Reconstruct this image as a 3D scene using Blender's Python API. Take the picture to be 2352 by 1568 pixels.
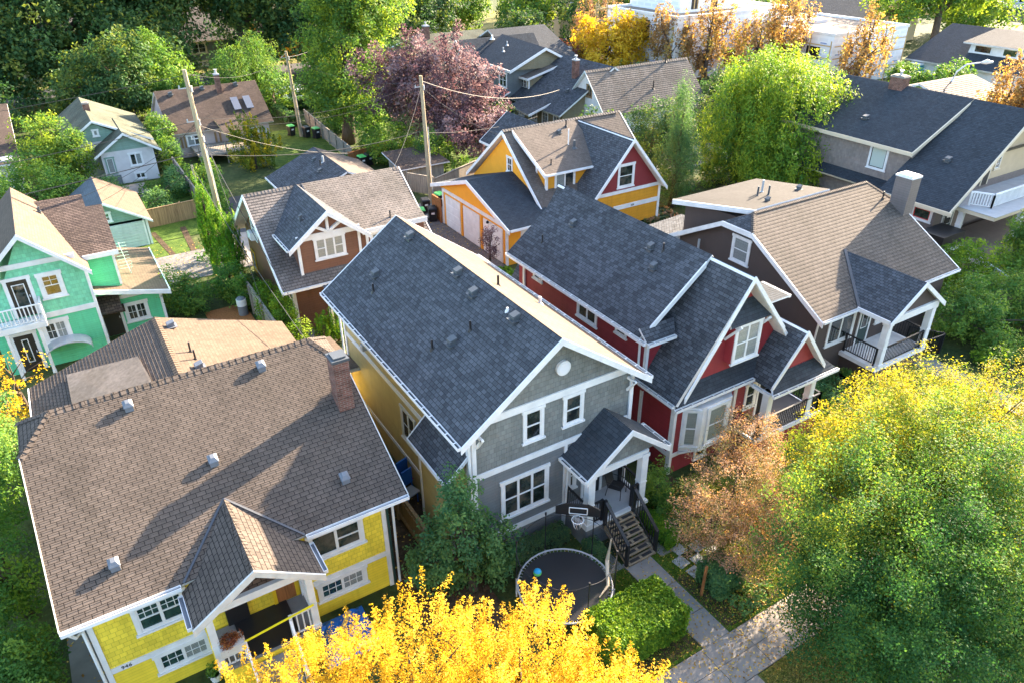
import bpy, math, random
import numpy as np
from mathutils import Vector, Matrix

S = bpy.context.scene
for o in list(bpy.data.objects): bpy.data.objects.remove(o)
COL = S.collection

# ---------------------------------------------------------------- camera
F, PIT, YAW, ROL = 1708.875 / 2352 * 36, 0.532057, 0.551659, -0.0076547
_f = Vector((math.sin(YAW) * math.cos(PIT), math.cos(YAW) * math.cos(PIT), -math.sin(PIT)))
_r = Vector((math.cos(YAW), -math.sin(YAW), 0)); _u = _r.cross(_f)
_c, _s = math.cos(ROL), math.sin(ROL)
_R = _c * _r + _s * _u; _U = -_s * _r + _c * _u
cam = bpy.data.objects.new('camera', bpy.data.cameras.new('camera'))
cam.data.lens = F; cam.data.sensor_width = 36; cam.data.clip_start = 0.5; cam.data.clip_end = 2500
m = Matrix((( _R.x, _U.x, -_f.x, 0), (_R.y, _U.y, -_f.y, 0), (_R.z, _U.z, -_f.z, 20), (0, 0, 0, 1)))
cam.matrix_world = m
COL.objects.link(cam); S.camera = cam
# ---------------------------------------------------------------- light
SV = Vector((2.38, 0.68, 1.0)).normalized()
w = bpy.data.worlds.new('World'); S.world = w; w.use_nodes = True
nt = w.node_tree; bg = nt.nodes['Background']
sky = nt.nodes.new('ShaderNodeTexSky'); sky.sky_type = 'NISHITA'; sky.sun_disc = False
sky.sun_elevation = math.asin(SV.z); sky.sun_rotation = math.atan2(SV.x, SV.y)
sky.air_density = 1.0; sky.dust_density = 2.0; sky.ozone_density = 1.0
nt.links.new(sky.outputs[0], bg.inputs[0]); bg.inputs[1].default_value = 0.112
sl = bpy.data.objects.new('sun', bpy.data.lights.new('sun', 'SUN'))
sl.data.energy = 5.0; sl.data.angle = math.radians(0.55); sl.data.color = (1.0, 0.80, 0.58)
sl.rotation_euler = (-SV).to_track_quat('-Z', 'Y').to_euler(); COL.objects.link(sl)
S.view_settings.view_transform = 'Standard'; S.view_settings.look = 'None'
S.view_settings.exposure = 3.0; S.view_settings.gamma = 1.0
S.render.engine = 'CYCLES'
S.cycles.max_bounces = 6; S.cycles.diffuse_bounces = 3; S.cycles.transparent_max_bounces = 8

# ---------------------------------------------------------------- materials
MT = {}
def nm(name, rough=0.8, col=(0.5, 0.5, 0.5), spec=0.3):
    m = bpy.data.materials.new(name); m.use_nodes = True
    b = m.node_tree.nodes['Principled BSDF']
    b.inputs['Roughness'].default_value = rough
    b.inputs['Base Color'].default_value = (*col, 1)
    b.inputs['Specular IOR Level'].default_value = spec
    MT[name] = m
    return m, m.node_tree, b
def N(nt, t, **k):
    n = nt.nodes.new(t)
    for a, v in k.items():
        if a in n.inputs: n.inputs[a].default_value = v
        else: setattr(n, a, v)
    return n
def mixc(nt, fac, a, b, mode='MIX'):
    n = nt.nodes.new('ShaderNodeMix'); n.data_type = 'RGBA'; n.blend_type = mode
    for i, v in ((0, fac), (6, a), (7, b)):
        if hasattr(v, 'node'): nt.links.new(v, n.inputs[i])
        elif i == 0: n.inputs[0].default_value = v
        else: n.inputs[i].default_value = (*v, 1)
    return n.outputs[2]
def noise(nt, scale, detail=4, coord=None, rough=0.6):
    n = N(nt, 'ShaderNodeTexNoise'); n.inputs['Scale'].default_value = scale; n.inputs['Detail'].default_value = detail
    n.inputs['Roughness'].default_value = rough
    if coord is None:
        g = N(nt, 'ShaderNodeNewGeometry'); coord = g.outputs['Position']
    nt.links.new(coord, n.inputs['Vector'])
    return n.outputs['Fac']
def ramp(nt, fac, stops):
    r = N(nt, 'ShaderNodeValToRGB'); nt.links.new(fac, r.inputs[0])
    e = r.color_ramp.elements
    while len(e) < len(stops): e.new(0.5)
    for i, (p, c) in enumerate(stops):
        e[i].position = p; e[i].color = (*c, 1) if len(c) == 3 else c
    return r.outputs[0]
def sc(c, k): return tuple(min(1, x * k) for x in c)
def bump(nt, b, h, strength=0.4, dist=0.01):
    n = N(nt, 'ShaderNodeBump'); n.inputs['Strength'].default_value = strength; n.inputs['Distance'].default_value = dist
    nt.links.new(h, n.inputs['Height']); nt.links.new(n.outputs[0], b.inputs['Normal'])
def brick(nt, wd, ht, mortar, c1, c2, cm, squash=1.0, off=0.5):
    uv = N(nt, 'ShaderNodeUVMap'); n = N(nt, 'ShaderNodeTexBrick')
    nt.links.new(uv.outputs[0], n.inputs['Vector'])
    n.inputs['Scale'].default_value = 1; n.inputs['Brick Width'].default_value = wd; n.inputs['Row Height'].default_value = ht
    n.inputs['Mortar Size'].default_value = mortar; n.inputs['Mortar Smooth'].default_value = 0.3
    n.offset = off; n.squash = squash; n.squash_frequency = 3
    for k_, v in (('Color1', c1), ('Color2', c2), ('Mortar', cm)): n.inputs[k_].default_value = (*v, 1)
    return n
def shingle(name, c, var=0.35, dark=0.35, wd=0.27, e=0.143, tint=None, weather=0.3, mort=0.006):
    m, nt, b = nm(name, 0.9, c, 0.2)
    t = tint or sc(c, 1 + var)
    n = brick(nt, wd, e, mort, sc(c, 1 - var), t, sc(c, dark))
    n2 = brick(nt, wd * 0.61, e, 0.0, (0, 0, 0), (1, 1, 1), (0.5, 0.5, 0.5), off=0.37)
    c1 = mixc(nt, n2.outputs['Color'], sc(c, 0.8), sc(c, 1.25))
    col = mixc(nt, 0.55, n.outputs['Color'], c1)
    col = mixc(nt, n.outputs['Fac'], col, sc(c, dark))
    w_ = ramp(nt, noise(nt, 0.5, 5), [(0.3, (1 - weather,) * 3), (0.7, (1 + weather * 0.3,) * 3)])
    col = mixc(nt, 1.0, col, w_, 'MULTIPLY')
    uv = N(nt, 'ShaderNodeUVMap'); mp = N(nt, 'ShaderNodeMapping'); nt.links.new(uv.outputs[0], mp.inputs[0]); mp.inputs['Scale'].default_value = (1.3, 0.16, 1)
    st_ = ramp(nt, noise(nt, 1.0, 7, mp.outputs[0], 0.7), [(0.36, (0.74, 0.75, 0.72)), (0.52, (1, 1, 1)), (0.72, (1.1, 1.08, 1.05))])
    col = mixc(nt, 0.35 + weather, col, st_, 'MULTIPLY')
    g = ramp(nt, noise(nt, 90, 2), [(0.3, (0.8,) * 3), (0.7, (1.15,) * 3)])
    col = mixc(nt, 0.8, col, g, 'MULTIPLY')
    nt.links.new(col, b.inputs['Base Color'])
    bump(nt, b, noise(nt, 60, 3), 0.25, 0.006)
    return m
def siding(name, c, row=0.15, shake=False, dark=0.45):
    m, nt, b = nm(name, 0.55, c, 0.35)
    if shake:
        n = brick(nt, 0.19, row, 0.006, sc(c, 0.9), sc(c, 1.08), sc(c, dark), off=0.43)
        n2 = brick(nt, 0.13, row, 0.0, (0.9,) * 3, (1.06,) * 3, (1, 1, 1), off=0.31)
        col = mixc(nt, 1.0, n.outputs['Color'], n2.outputs['Color'], 'MULTIPLY')
    else:
        n = brick(nt, 3.6, row, 0.0045, sc(c, 0.96), sc(c, 1.04), sc(c, dark))
        col = n.outputs['Color']
    w_ = ramp(nt, noise(nt, 1.3, 6), [(0.3, (0.9,) * 3), (0.7, (1.04,) * 3)])
    col = mixc(nt, 1.0, col, w_, 'MULTIPLY')
    uv0 = N(nt, 'ShaderNodeUVMap'); mp = N(nt, 'ShaderNodeMapping'); nt.links.new(uv0.outputs[0], mp.inputs[0]); mp.inputs['Scale'].default_value = (3.0, 0.3, 1)
    st_ = ramp(nt, noise(nt, 1.0, 7, mp.outputs[0], 0.7), [(0.34, (0.80, 0.79, 0.77)), (0.5, (1, 1, 1)), (0.72, (1.06, 1.06, 1.06))])
    col = mixc(nt, 0.6, col, st_, 'MULTIPLY')
    nt.links.new(col, b.inputs['Base Color'])
    uv = N(nt, 'ShaderNodeUVMap'); sx = N(nt, 'ShaderNodeSeparateXYZ'); nt.links.new(uv.outputs[0], sx.inputs[0])
    d = N(nt, 'ShaderNodeMath', operation='DIVIDE'); nt.links.new(sx.outputs[1], d.inputs[0]); d.inputs[1].default_value = row
    f = N(nt, 'ShaderNodeMath', operation='FRACT'); nt.links.new(d.outputs[0], f.inputs[0])
    i_ = N(nt, 'ShaderNodeMath', operation='SUBTRACT'); i_.inputs[0].default_value = 1; nt.links.new(f.outputs[0], i_.inputs[1])
    bump(nt, b, i_.outputs[0], 0.8, 0.014)
    return m
def paint(name, c, rough=0.5, dirt=0.15, sc_=2.0, spec=0.35, bp=0.1):
    m, nt, b = nm(name, rough, c, spec)
    w_ = ramp(nt, noise(nt, sc_, 6), [(0.3, (1 - dirt,) * 3), (0.75, (1.03,) * 3)])
    nt.links.new(mixc(nt, 1.0, c, w_, 'MULTIPLY'), b.inputs['Base Color'])
    bump(nt, b, noise(nt, 25, 4), bp, 0.01)
    return m
def two(name, c1, c2, scale, rough=0.95, lo=0.4, hi=0.6, bs=None, bd=0.03, c3=None):
    m, nt, b = nm(name, rough, c1, 0.2)
    st = [(lo, c1), (hi, c2)] + ([(min(1, hi + 0.15), c3)] if c3 else [])
    col = ramp(nt, noise(nt, scale, 7, rough=0.7), st)
    g = ramp(nt, noise(nt, scale * 9, 4), [(0.3, (0.75,) * 3), (0.7, (1.2,) * 3)])
    nt.links.new(mixc(nt, 1.0, col, g, 'MULTIPLY'), b.inputs['Base Color'])
    if bs: bump(nt, b, noise(nt, bs, 4), 0.7, bd)
    return m
def woodm(name, c, rough=0.8, st=(12, 12, 0.8)):
    m, nt, b = nm(name, rough, c, 0.2)
    g = N(nt, 'ShaderNodeNewGeometry'); mp = N(nt, 'ShaderNodeMapping'); nt.links.new(g.outputs['Position'], mp.inputs[0]); mp.inputs['Scale'].default_value = st
    f = noise(nt, 1.0, 6, mp.outputs[0])
    nt.links.new(ramp(nt, f, [(0.3, sc(c, 0.55)), (0.5, c), (0.75, sc(c, 1.35))]), b.inputs['Base Color'])
    bump(nt, b, f, 0.4, 0.01)
    return m
def leafm(name, stops, tr=0.45, trc=None, rough=0.5):
    m = bpy.data.materials.new(name); m.use_nodes = True; nt = m.node_tree
    nt.nodes.clear(); out = N(nt, 'ShaderNodeOutputMaterial')
    a = N(nt, 'ShaderNodeAttribute'); a.attribute_name = 'tint'
    col = ramp(nt, a.outputs['Fac'], stops)
    d = N(nt, 'ShaderNodeBsdfPrincipled'); d.inputs['Roughness'].default_value = 0.6; d.inputs['Specular IOR Level'].default_value = 0.12
    nt.links.new(col, d.inputs['Base Color'])
    t = N(nt, 'ShaderNodeBsdfTranslucent')
    tc = mixc(nt, 1.0, col, trc or (1.25, 1.2, 0.55), 'MULTIPLY'); nt.links.new(tc, t.inputs[0])
    x = N(nt, 'ShaderNodeMixShader'); x.inputs[0].default_value = tr
    nt.links.new(d.outputs[0], x.inputs[1]); nt.links.new(t.outputs[0], x.inputs[2]); nt.links.new(x.outputs[0], out.inputs[0])
    MT[name] = m
    return m

shingle('sh_yellow', (0.102, 0.082, 0.068), 0.20, 0.12, 0.27, 0.143, (0.128, 0.102, 0.083), 0.16, 0.012)
shingle('sh_flat', (0.040, 0.038, 0.037), 0.12, 0.6, 0.28, 0.143, None, 0.2)
shingle('sh_tan', (0.12, 0.090, 0.066), 0.12, 0.45, 0.3, 0.143, None, 0.1)
shingle('sh_brown', (0.108, 0.090, 0.076), 0.16, 0.12, 0.3, 0.2, None, 0.1, 0.010)
shingle('sh_grey', (0.064, 0.069, 0.078), 0.4, 0.25, 0.22, 0.143, (0.140, 0.148, 0.162), 0.16, 0.009)
shingle('sh_red', (0.058, 0.062, 0.070), 0.38, 0.28, 0.26, 0.143, (0.145, 0.155, 0.172), 0.2, 0.009)
shingle('sh_char', (0.042, 0.050, 0.060), 0.3, 0.35, 0.3, 0.143, None, 0.1)
shingle('sh_lane', (0.15, 0.135, 0.125), 0.22, 0.25, 0.3, 0.18, (0.20, 0.17, 0.15), 0.3, 0.012)
shingle('sh_orange', (0.125, 0.103, 0.088), 0.15, 0.45, 0.28, 0.143, None, 0.15)
shingle('sh_oldbrown', (0.085, 0.062, 0.052), 0.15, 0.7, 0.3, 0.15, (0.11, 0.08, 0.06), 0.35)
shingle('sh_moss', (0.10, 0.115, 0.085), 0.2, 0.5, 0.3, 0.15, (0.15, 0.13, 0.09), 0.4)
shingle('sh_dkbrown', (0.085, 0.062, 0.055), 0.45, 0.3, 0.24, 0.16, (0.16, 0.12, 0.10), 0.3, 0.014)
shingle('sh_blue', (0.10, 0.12, 0.135), 0.1, 0.6, 0.3, 0.16, None, 0.2)
shingle('sh_far', (0.15, 0.13, 0.115), 0.2, 0.3, 0.35, 0.25, None, 0.25, 0.014)
siding('yel_shake', (0.85, 0.66, 0.06), 0.17, True, 0.55); siding('yel_lap', (0.80, 0.60, 0.045), 0.12, False, 0.6)
siding('gry_shake', (0.185, 0.195, 0.185), 0.19, True, 0.5); siding('gry_lap', (0.155, 0.165, 0.17), 0.13)
siding('tan_wall', (0.44, 0.33, 0.14), 0.15, False, 0.8)
siding('red_lap', (0.24, 0.028, 0.038), 0.11); siding('red_board', (0.29, 0.036, 0.045), 4.0, False, 0.8)
siding('lane_brown', (0.165, 0.078, 0.05), 0.14); siding('org_lap', (0.60, 0.27, 0.018), 0.2, False, 0.6)
paint('org_wall', (0.78, 0.34, 0.025), 0.7, 0.08); paint('org_red', (0.20, 0.025, 0.03), 0.6, 0.08)
siding('grn_shake', (0.19, 0.58, 0.36), 0.2, True, 0.7); siding('grn_lap', (0.11, 0.53, 0.28), 0.12, False, 0.65)
siding('mint_lap', (0.20, 0.31, 0.26), 0.17, False, 0.55); siding('mint_door', (0.50, 0.55, 0.53), 0.22, False, 0.7)
paint('brn_wall', (0.075, 0.056, 0.050), 0.8, 0.1); siding('taupe', (0.24, 0.205, 0.185), 0.22, True, 0.8); siding('taupe_dk', (0.15, 0.125, 0.118), 0.13)
siding('far_grey', (0.13, 0.15, 0.155), 0.18); paint('beige', (0.5, 0.38, 0.24), 0.8, 0.1); siding('khaki', (0.22, 0.19, 0.12), 0.18)
paint('stucco', (0.62, 0.60, 0.60), 0.95, 0.2, 1.2); paint('pinkish', (0.50, 0.42, 0.40), 0.95, 0.2, 1.2)
paint('white', (0.75, 0.75, 0.745), 0.5, 0.2, 2.2); paint('white_old', (0.62, 0.60, 0.55), 0.6, 0.25, 3)
paint('cream', (0.62, 0.52, 0.38), 0.5, 0.08); paint('door_dk', (0.035, 0.03, 0.025), 0.4, 0.1); paint('door_green', (0.02, 0.05, 0.045), 0.4, 0.1)
paint('black', (0.018, 0.018, 0.02), 0.4, 0.1); paint('metal', (0.38, 0.40, 0.42), 0.35, 0.15, 4, 0.5); paint('vent_dk', (0.07, 0.08, 0.09), 0.5, 0.15)
paint('flash', (0.06, 0.065, 0.075), 0.5, 0.2); paint('vent_grey', (0.15, 0.165, 0.19), 0.5, 0.15)
paint('concrete', (0.27, 0.245, 0.22), 0.9, 0.3, 1.5); paint('conc_dk', (0.20, 0.20, 0.20), 0.9, 0.3, 1.5); paint('asphalt', (0.055, 0.055, 0.06), 0.9, 0.3, 1.0)
two('lane', (0.13, 0.125, 0.12), (0.19, 0.18, 0.17), 0.7, bs=12); paint('slate', (0.38, 0.39, 0.40), 0.8, 0.2)
two('ground', (0.03, 0.05, 0.015), (0.07, 0.085, 0.025), 0.35, bs=3, bd=0.1, c3=(0.08, 0.07, 0.035))
two('lawn', (0.04, 0.08, 0.01), (0.09, 0.14, 0.02), 1.6, bs=30, bd=0.05); two('lawn_dry', (0.17, 0.13, 0.04), (0.11, 0.14, 0.025), 1.8, bs=30, bd=0.05, c3=(0.22, 0.16, 0.07))
two('soil', (0.045, 0.030, 0.018), (0.09, 0.06, 0.035), 3.0, bs=20, bd=0.05); two('mat_flat', (0.13, 0.11, 0.095), (0.17, 0.15, 0.13), 0.8)
two('torch', (0.20, 0.155, 0.115), (0.25, 0.195, 0.15), 0.6)
woodm('wood', (0.26, 0.17, 0.09)); woodm('wood_grey', (0.25, 0.22, 0.18)); woodm('pole', (0.33, 0.27, 0.18), 0.85, (14, 14, 0.5)); woodm('wood_red', (0.30, 0.12, 0.04))
woodm('bark', (0.085, 0.065, 0.05), 0.95, (9, 9, 1.2)); woodm('step', (0.26, 0.20, 0.13), 0.85, (1.2, 14, 14)); woodm('lumber', (0.55, 0.38, 0.18))
m_, nt_, b_ = nm('brickm', 0.9, (0.2, 0.1, 0.08)); n_ = brick(nt_, 0.22, 0.075, 0.01, (0.13, 0.05, 0.035), (0.22, 0.09, 0.065), (0.22, 0.18, 0.15))
nt_.links.new(mixc(nt_, 1.0, n_.outputs['Color'], ramp(nt_, noise(nt_, 3, 5), [(0.35, (0.6, 0.6, 0.6)), (0.7, (1.2, 1.2, 1.2))]), 'MULTIPLY'), b_.inputs['Base Color'])
m_, nt_, b_ = nm('pavers', 0.9, (0.2, 0.17, 0.15)); n_ = brick(nt_, 0.24, 0.12, 0.01, (0.12, 0.10, 0.09), (0.19, 0.16, 0.14), (0.06, 0.055, 0.05)); nt_.links.new(n_.outputs['Color'], b_.inputs['Base Color'])
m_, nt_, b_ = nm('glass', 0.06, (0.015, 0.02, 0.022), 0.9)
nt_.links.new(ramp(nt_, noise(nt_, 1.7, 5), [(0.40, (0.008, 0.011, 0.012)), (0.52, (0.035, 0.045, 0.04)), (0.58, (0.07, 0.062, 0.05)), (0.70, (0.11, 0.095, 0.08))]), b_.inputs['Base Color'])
m_, nt_, b_ = nm('blind', 0.18, (0.3, 0.33, 0.32), 0.8); n_ = brick(nt_, 5, 0.055, 0.010, (0.26, 0.29, 0.28), (0.32, 0.34, 0.33), (0.06, 0.07, 0.07)); nt_.links.new(n_.outputs['Color'], b_.inputs['Base Color'])
m_, nt_, b_ = nm('glass_green', 0.08, (0.012, 0.04, 0.038), 0.9); nt_.links.new(ramp(nt_, noise(nt_, 3, 3), [(0.4, (0.008, 0.028, 0.028)), (0.65, (0.03, 0.07, 0.06))]), b_.inputs['Base Color'])
nm('curtain', 0.3, (0.42, 0.50, 0.46), 0.8); nm('skyl', 0.15, (0.12, 0.13, 0.16), 0.8); nm('rubber', 0.35, (0.022, 0.022, 0.024), 0.4); nm('blue', 0.4, (0.02, 0.12, 0.42)); nm('tarp', 0.5, (0.01, 0.12, 0.45))
nm('blueball', 0.3, (0.02, 0.30, 0.55)); nm('greenlid', 0.4, (0.12, 0.50, 0.12)); nm('redp', 0.4, (0.5, 0.03, 0.03)); nm('silver', 0.25, (0.5, 0.5, 0.52), 0.6); nm('tape', 0.4, (0.85, 0.75, 0.03)); nm('terra', 0.9, (0.28, 0.09, 0.05)); nm('carblack', 0.2, (0.02, 0.02, 0.025), 0.7); nm('teal', 0.5, (0.02, 0.25, 0.32)); nm('yellowp', 0.5, (0.7, 0.45, 0.02)); nm('chain', 0.6, (0.7, 0.7, 0.72))
m_, nt_, b_ = nm('wrap', 0.5, (0.75, 0.77, 0.80)); n_ = brick(nt_, 1.5, 0.62, 0.16, (0.75, 0.77, 0.80), (0.70, 0.72, 0.76), (0.82, 0.83, 0.85)); nt_.links.new(n_.outputs['Color'], b_.inputs['Base Color'])
# fine mesh netting: real see-through weave
m_ = bpy.data.materials.new('net'); m_.use_nodes = True; nt_ = m_.node_tree; b_ = nt_.nodes['Principled BSDF']; b_.inputs['Base Color'].default_value = (0.02, 0.02, 0.02, 1); b_.inputs['Alpha'].default_value = 0.22; MT['net'] = m_

LV = dict(
 yellow=[(0.0, (0.22, 0.14, 0.012)), (0.25, (0.42, 0.27, 0.018)), (0.55, (0.60, 0.41, 0.03)), (0.85, (0.68, 0.50, 0.06)), (1, (0.60, 0.30, 0.03))],
 yelgreen=[(0.0, (0.046, 0.113, 0.022)), (0.35, (0.138, 0.195, 0.022)), (0.65, (0.367, 0.318, 0.022)), (1, (0.574, 0.410, 0.022))],
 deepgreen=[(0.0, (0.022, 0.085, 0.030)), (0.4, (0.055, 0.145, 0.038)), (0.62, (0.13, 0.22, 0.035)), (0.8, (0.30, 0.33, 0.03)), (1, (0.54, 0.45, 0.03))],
 green=[(0.0, (0.038, 0.121, 0.034)), (0.5, (0.095, 0.203, 0.041)), (1, (0.230, 0.324, 0.047))],
 lime=[(0.0, (0.048, 0.128, 0.041)), (0.5, (0.124, 0.230, 0.043)), (1, (0.330, 0.397, 0.043))],
 dark=[(0.0, (0.025, 0.075, 0.037)), (0.6, (0.062, 0.131, 0.044)), (1, (0.200, 0.225, 0.037))],
 maple=[(0.0, (0.08, 0.13, 0.04)), (0.28, (0.16, 0.15, 0.06)), (0.5, (0.36, 0.21, 0.14)), (0.8, (0.48, 0.30, 0.20)), (1, (0.78, 0.33, 0.04))],
 willow=[(0.0, (0.045, 0.13, 0.03)), (0.45, (0.14, 0.26, 0.03)), (1, (0.42, 0.48, 0.04))],
 plum=[(0.0, (0.053, 0.030, 0.041)), (0.5, (0.126, 0.079, 0.092)), (1, (0.291, 0.218, 0.216))],
 orange=[(0.0, (0.141, 0.111, 0.065)), (0.35, (0.281, 0.166, 0.082)), (0.7, (0.432, 0.260, 0.097)), (1, (0.302, 0.321, 0.082))],
 fig=[(0.0, (0.037, 0.125, 0.056)), (0.5, (0.088, 0.188, 0.069)), (1, (0.163, 0.275, 0.075))],
 laurel=[(0.0, (0.049, 0.126, 0.014)), (0.5, (0.112, 0.224, 0.021)), (1, (0.280, 0.378, 0.028))],
 cedar=[(0.0, (0.042, 0.133, 0.017)), (0.5, (0.098, 0.238, 0.021)), (1, (0.238, 0.336, 0.021))],
 redbush=[(0.0, (0.09, 0.03, 0.03)), (1, (0.20, 0.07, 0.06))],
)
for k_, v_ in LV.items():
    leafm('leaf_' + k_, v_, 0.5 if k_ in ('yellow', 'yelgreen', 'lime', 'orange', 'deepgreen') else 0.4, (1.2, 1.0, 1.0) if k_ == 'plum' else None)

# ---------------------------------------------------------------- mesh helpers
ORG = {}
def V3(p): return Vector(p)
class MB:
    def __init__(s): s.v = []; s.f = []; s.m = []; s.uv = {}
    def face(s, pts, mi=0):
        i = len(s.v); s.v += [tuple(p) for p in pts]; s.f.append(tuple(range(i, i + len(pts)))); s.m.append(mi)
    def hexa(s, c, mi=0):      # 8 corners: bottom 4 then top 4
        i = len(s.v); s.v += [tuple(p) for p in c]
        for q in ((3, 2, 1, 0), (4, 5, 6, 7), (0, 1, 5, 4), (1, 2, 6, 5), (2, 3, 7, 6), (3, 0, 4, 7)):
            s.f.append(tuple(i + k for k in q)); s.m.append(mi)
    def box(s, x0, x1, y0, y1, z0, z1, mi=0):
        s.hexa([(x0, y0, z0), (x1, y0, z0), (x1, y1, z0), (x0, y1, z0), (x0, y0, z1), (x1, y0, z1), (x1, y1, z1), (x0, y1, z1)], mi)
    def rbox(s, c, sx, sy, sz, rz=0, mi=0, tilt=0):
        M = Matrix.Translation(c) @ Matrix.Rotation(rz, 4, 'Z') @ Matrix.Rotation(tilt, 4, 'X')
        s.hexa([M @ V3((a * sx / 2, b * sy / 2, d * sz / 2)) for d in (-1, 1) for a, b in ((-1, -1), (1, -1), (1, 1), (-1, 1))], mi)
    def prism(s, pts, vec, mi=0):
        vec = V3(vec); a = [V3(p) for p in pts]; b = [p + vec for p in a]
        s.face(a, mi); s.face(list(reversed(b)), mi)
        for k in range(len(a)):
            j = (k + 1) % len(a); s.face([a[k], b[k], b[j], a[j]], mi)
    def tube(s, ps, rs, n=8, mi=0, cap=True):
        ps = [V3(p) for p in ps]
        if not hasattr(rs, '__len__'): rs = [rs] * len(ps)
        i0 = len(s.v)
        for k, p in enumerate(ps):
            d = (ps[min(k + 1, len(ps) - 1)] - ps[max(k - 1, 0)]).normalized()
            a = d.cross(Vector((0, 0, 1)) if abs(d.z) < 0.9 else Vector((1, 0, 0))).normalized(); b = d.cross(a)
            for j in range(n):
                t = 2 * math.pi * j / n; s.v.append(tuple(p + (a * math.cos(t) + b * math.sin(t)) * rs[k]))
        for k in range(len(ps) - 1):
            for j in range(n):
                q = (j + 1) % n; s.f.append((i0 + k * n + j, i0 + k * n + q, i0 + (k + 1) * n + q, i0 + (k + 1) * n + j)); s.m.append(mi)
        if cap:
            s.f.append(tuple(i0 + j for j in reversed(range(n)))); s.m.append(mi)
            s.f.append(tuple(i0 + (len(ps) - 1) * n + j for j in range(n))); s.m.append(mi)
    def bar(s, a, b, w=0.05, h=None, mi=0):
        a = V3(a); b = V3(b); h = h or w; d = (b - a).normalized()
        x = d.cross(Vector((0, 0, 1)) if abs(d.z) < 0.95 else Vector((0, 1, 0))).normalized() * w / 2; y = d.cross(x).normalized() * h / 2
        s.hexa([a - x - y, a + x - y, a + x + y, a - x + y, b - x - y, b + x - y, b + x + y, b - x + y], mi)
    def lathe(s, c, prof, n=16, mi=0):
        s.tube([(c[0], c[1], c[2] + z) for r, z in prof], [max(r, 0.001) for r, z in prof], n, mi)
    def each(s, name, mat, P=None):     # every loose piece becomes a part of its own
        par = list(range(len(s.v)))
        def find(a):
            while par[a] != a: par[a] = par[par[a]]; a = par[a]
            return a
        for f in s.f:
            for q in f[1:]: par[find(q)] = find(f[0])
        bb = {}
        for i, v in enumerate(s.v):
            r = find(i); b = bb.setdefault(r, [list(v), list(v)])
            for k in range(3): b[0][k] = min(b[0][k], v[k]); b[1][k] = max(b[1][k], v[k])
        ks = list(bb); grp = {k: k for k in ks}
        def gf(a):
            while grp[a] != a: a = grp[a]
            return a
        for i, a in enumerate(ks):
            for b in ks[i + 1:]:
                if all(bb[a][0][k] - .004 <= bb[b][1][k] and bb[b][0][k] - .004 <= bb[a][1][k] for k in range(3)): grp[gf(b)] = gf(a)
        out = {}
        for f, m_ in zip(s.f, s.m): out.setdefault(gf(find(f[0])), []).append((f, m_))
        res = []
        for k, fs in out.items():
            q = MB(); mp = {}
            for f, m_ in fs:
                nf = []
                for i in f:
                    if i not in mp: mp[i] = len(q.v); q.v.append(s.v[i])
                    nf.append(mp[i])
                q.f.append(tuple(nf)); q.m.append(m_)
            res.append(q.build(name, mat, P))
        return res
    def build(s, name, mat, P=None, smooth=False, uv=True):
        o0 = V3(ORG.get(P.name, (0, 0, 0))) if P else Vector((0, 0, 0))
        me = bpy.data.meshes.new(name)
        me.from_pydata([(x - o0.x, y - o0.y, z - o0.z) for x, y, z in s.v], [], s.f)
        for k in (mat if isinstance(mat, (list, tuple)) else [mat]): me.materials.append(MT[k])
        me.polygons.foreach_set('material_index', s.m)
        if smooth: me.polygons.foreach_set('use_smooth', [True] * len(s.f))
        if uv:
            ul = me.uv_layers.new(name='UVMap')
            Z = Vector((0, 0, 1))
            for p in me.polygons:
                n = p.normal
                h = Z.cross(n) if abs(n.z) < 0.995 else Vector((1, 0, 0))
                h.normalize(); sd = n.cross(h)
                if h.x < -1e-4 or (abs(h.x) < 1e-4 and h.y < 0): h = -h
                if sd.z < 0: sd = -sd
                for li in p.loop_indices:
                    q = V3(s.v[me.loops[li].vertex_index]); ul.data[li].uv = (q.dot(h) + 50, q.dot(sd) + 50)
        o = bpy.data.objects.new(name, me); COL.objects.link(o)
        if P:
            o.parent = P
            ORG[o.name] = tuple(o0)
        else: ORG[o.name] = (0, 0, 0)
        return o
def thing(name, label, cat, x, y, z=0.0, group=None):
    o = bpy.data.objects.new(name, None); COL.objects.link(o); o.location = (x, y, z); ORG[o.name] = (x, y, z)
    o.empty_display_size = 0.2
    o['label'] = label; o['category'] = cat
    if group: o['group'] = group
    return o
def tag(o, label, cat, group=None, kind=None):
    o['label'] = label; o['category'] = cat
    if group: o['group'] = group
    if kind: o['kind'] = kind
    return o
def struct(name, mb, mat):
    o = mb.build(name, mat); o['kind'] = 'structure'; return o
def dup(root, dx, dy, rz=0, label=None, group=None, scale=None):
    r = root.copy(); COL.objects.link(r); r.location = (dx, dy, root.location.z); r.rotation_euler = (0, 0, rz)
    if scale: r.scale = (scale,) * 3
    if label: r['label'] = label
    if group: r['group'] = group
    for ch in list(root.children):
        c = ch.copy(); COL.objects.link(c); c.parent = r
        for g in ch.children:
            d = g.copy(); COL.objects.link(d); d.parent = c
    return r

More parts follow.
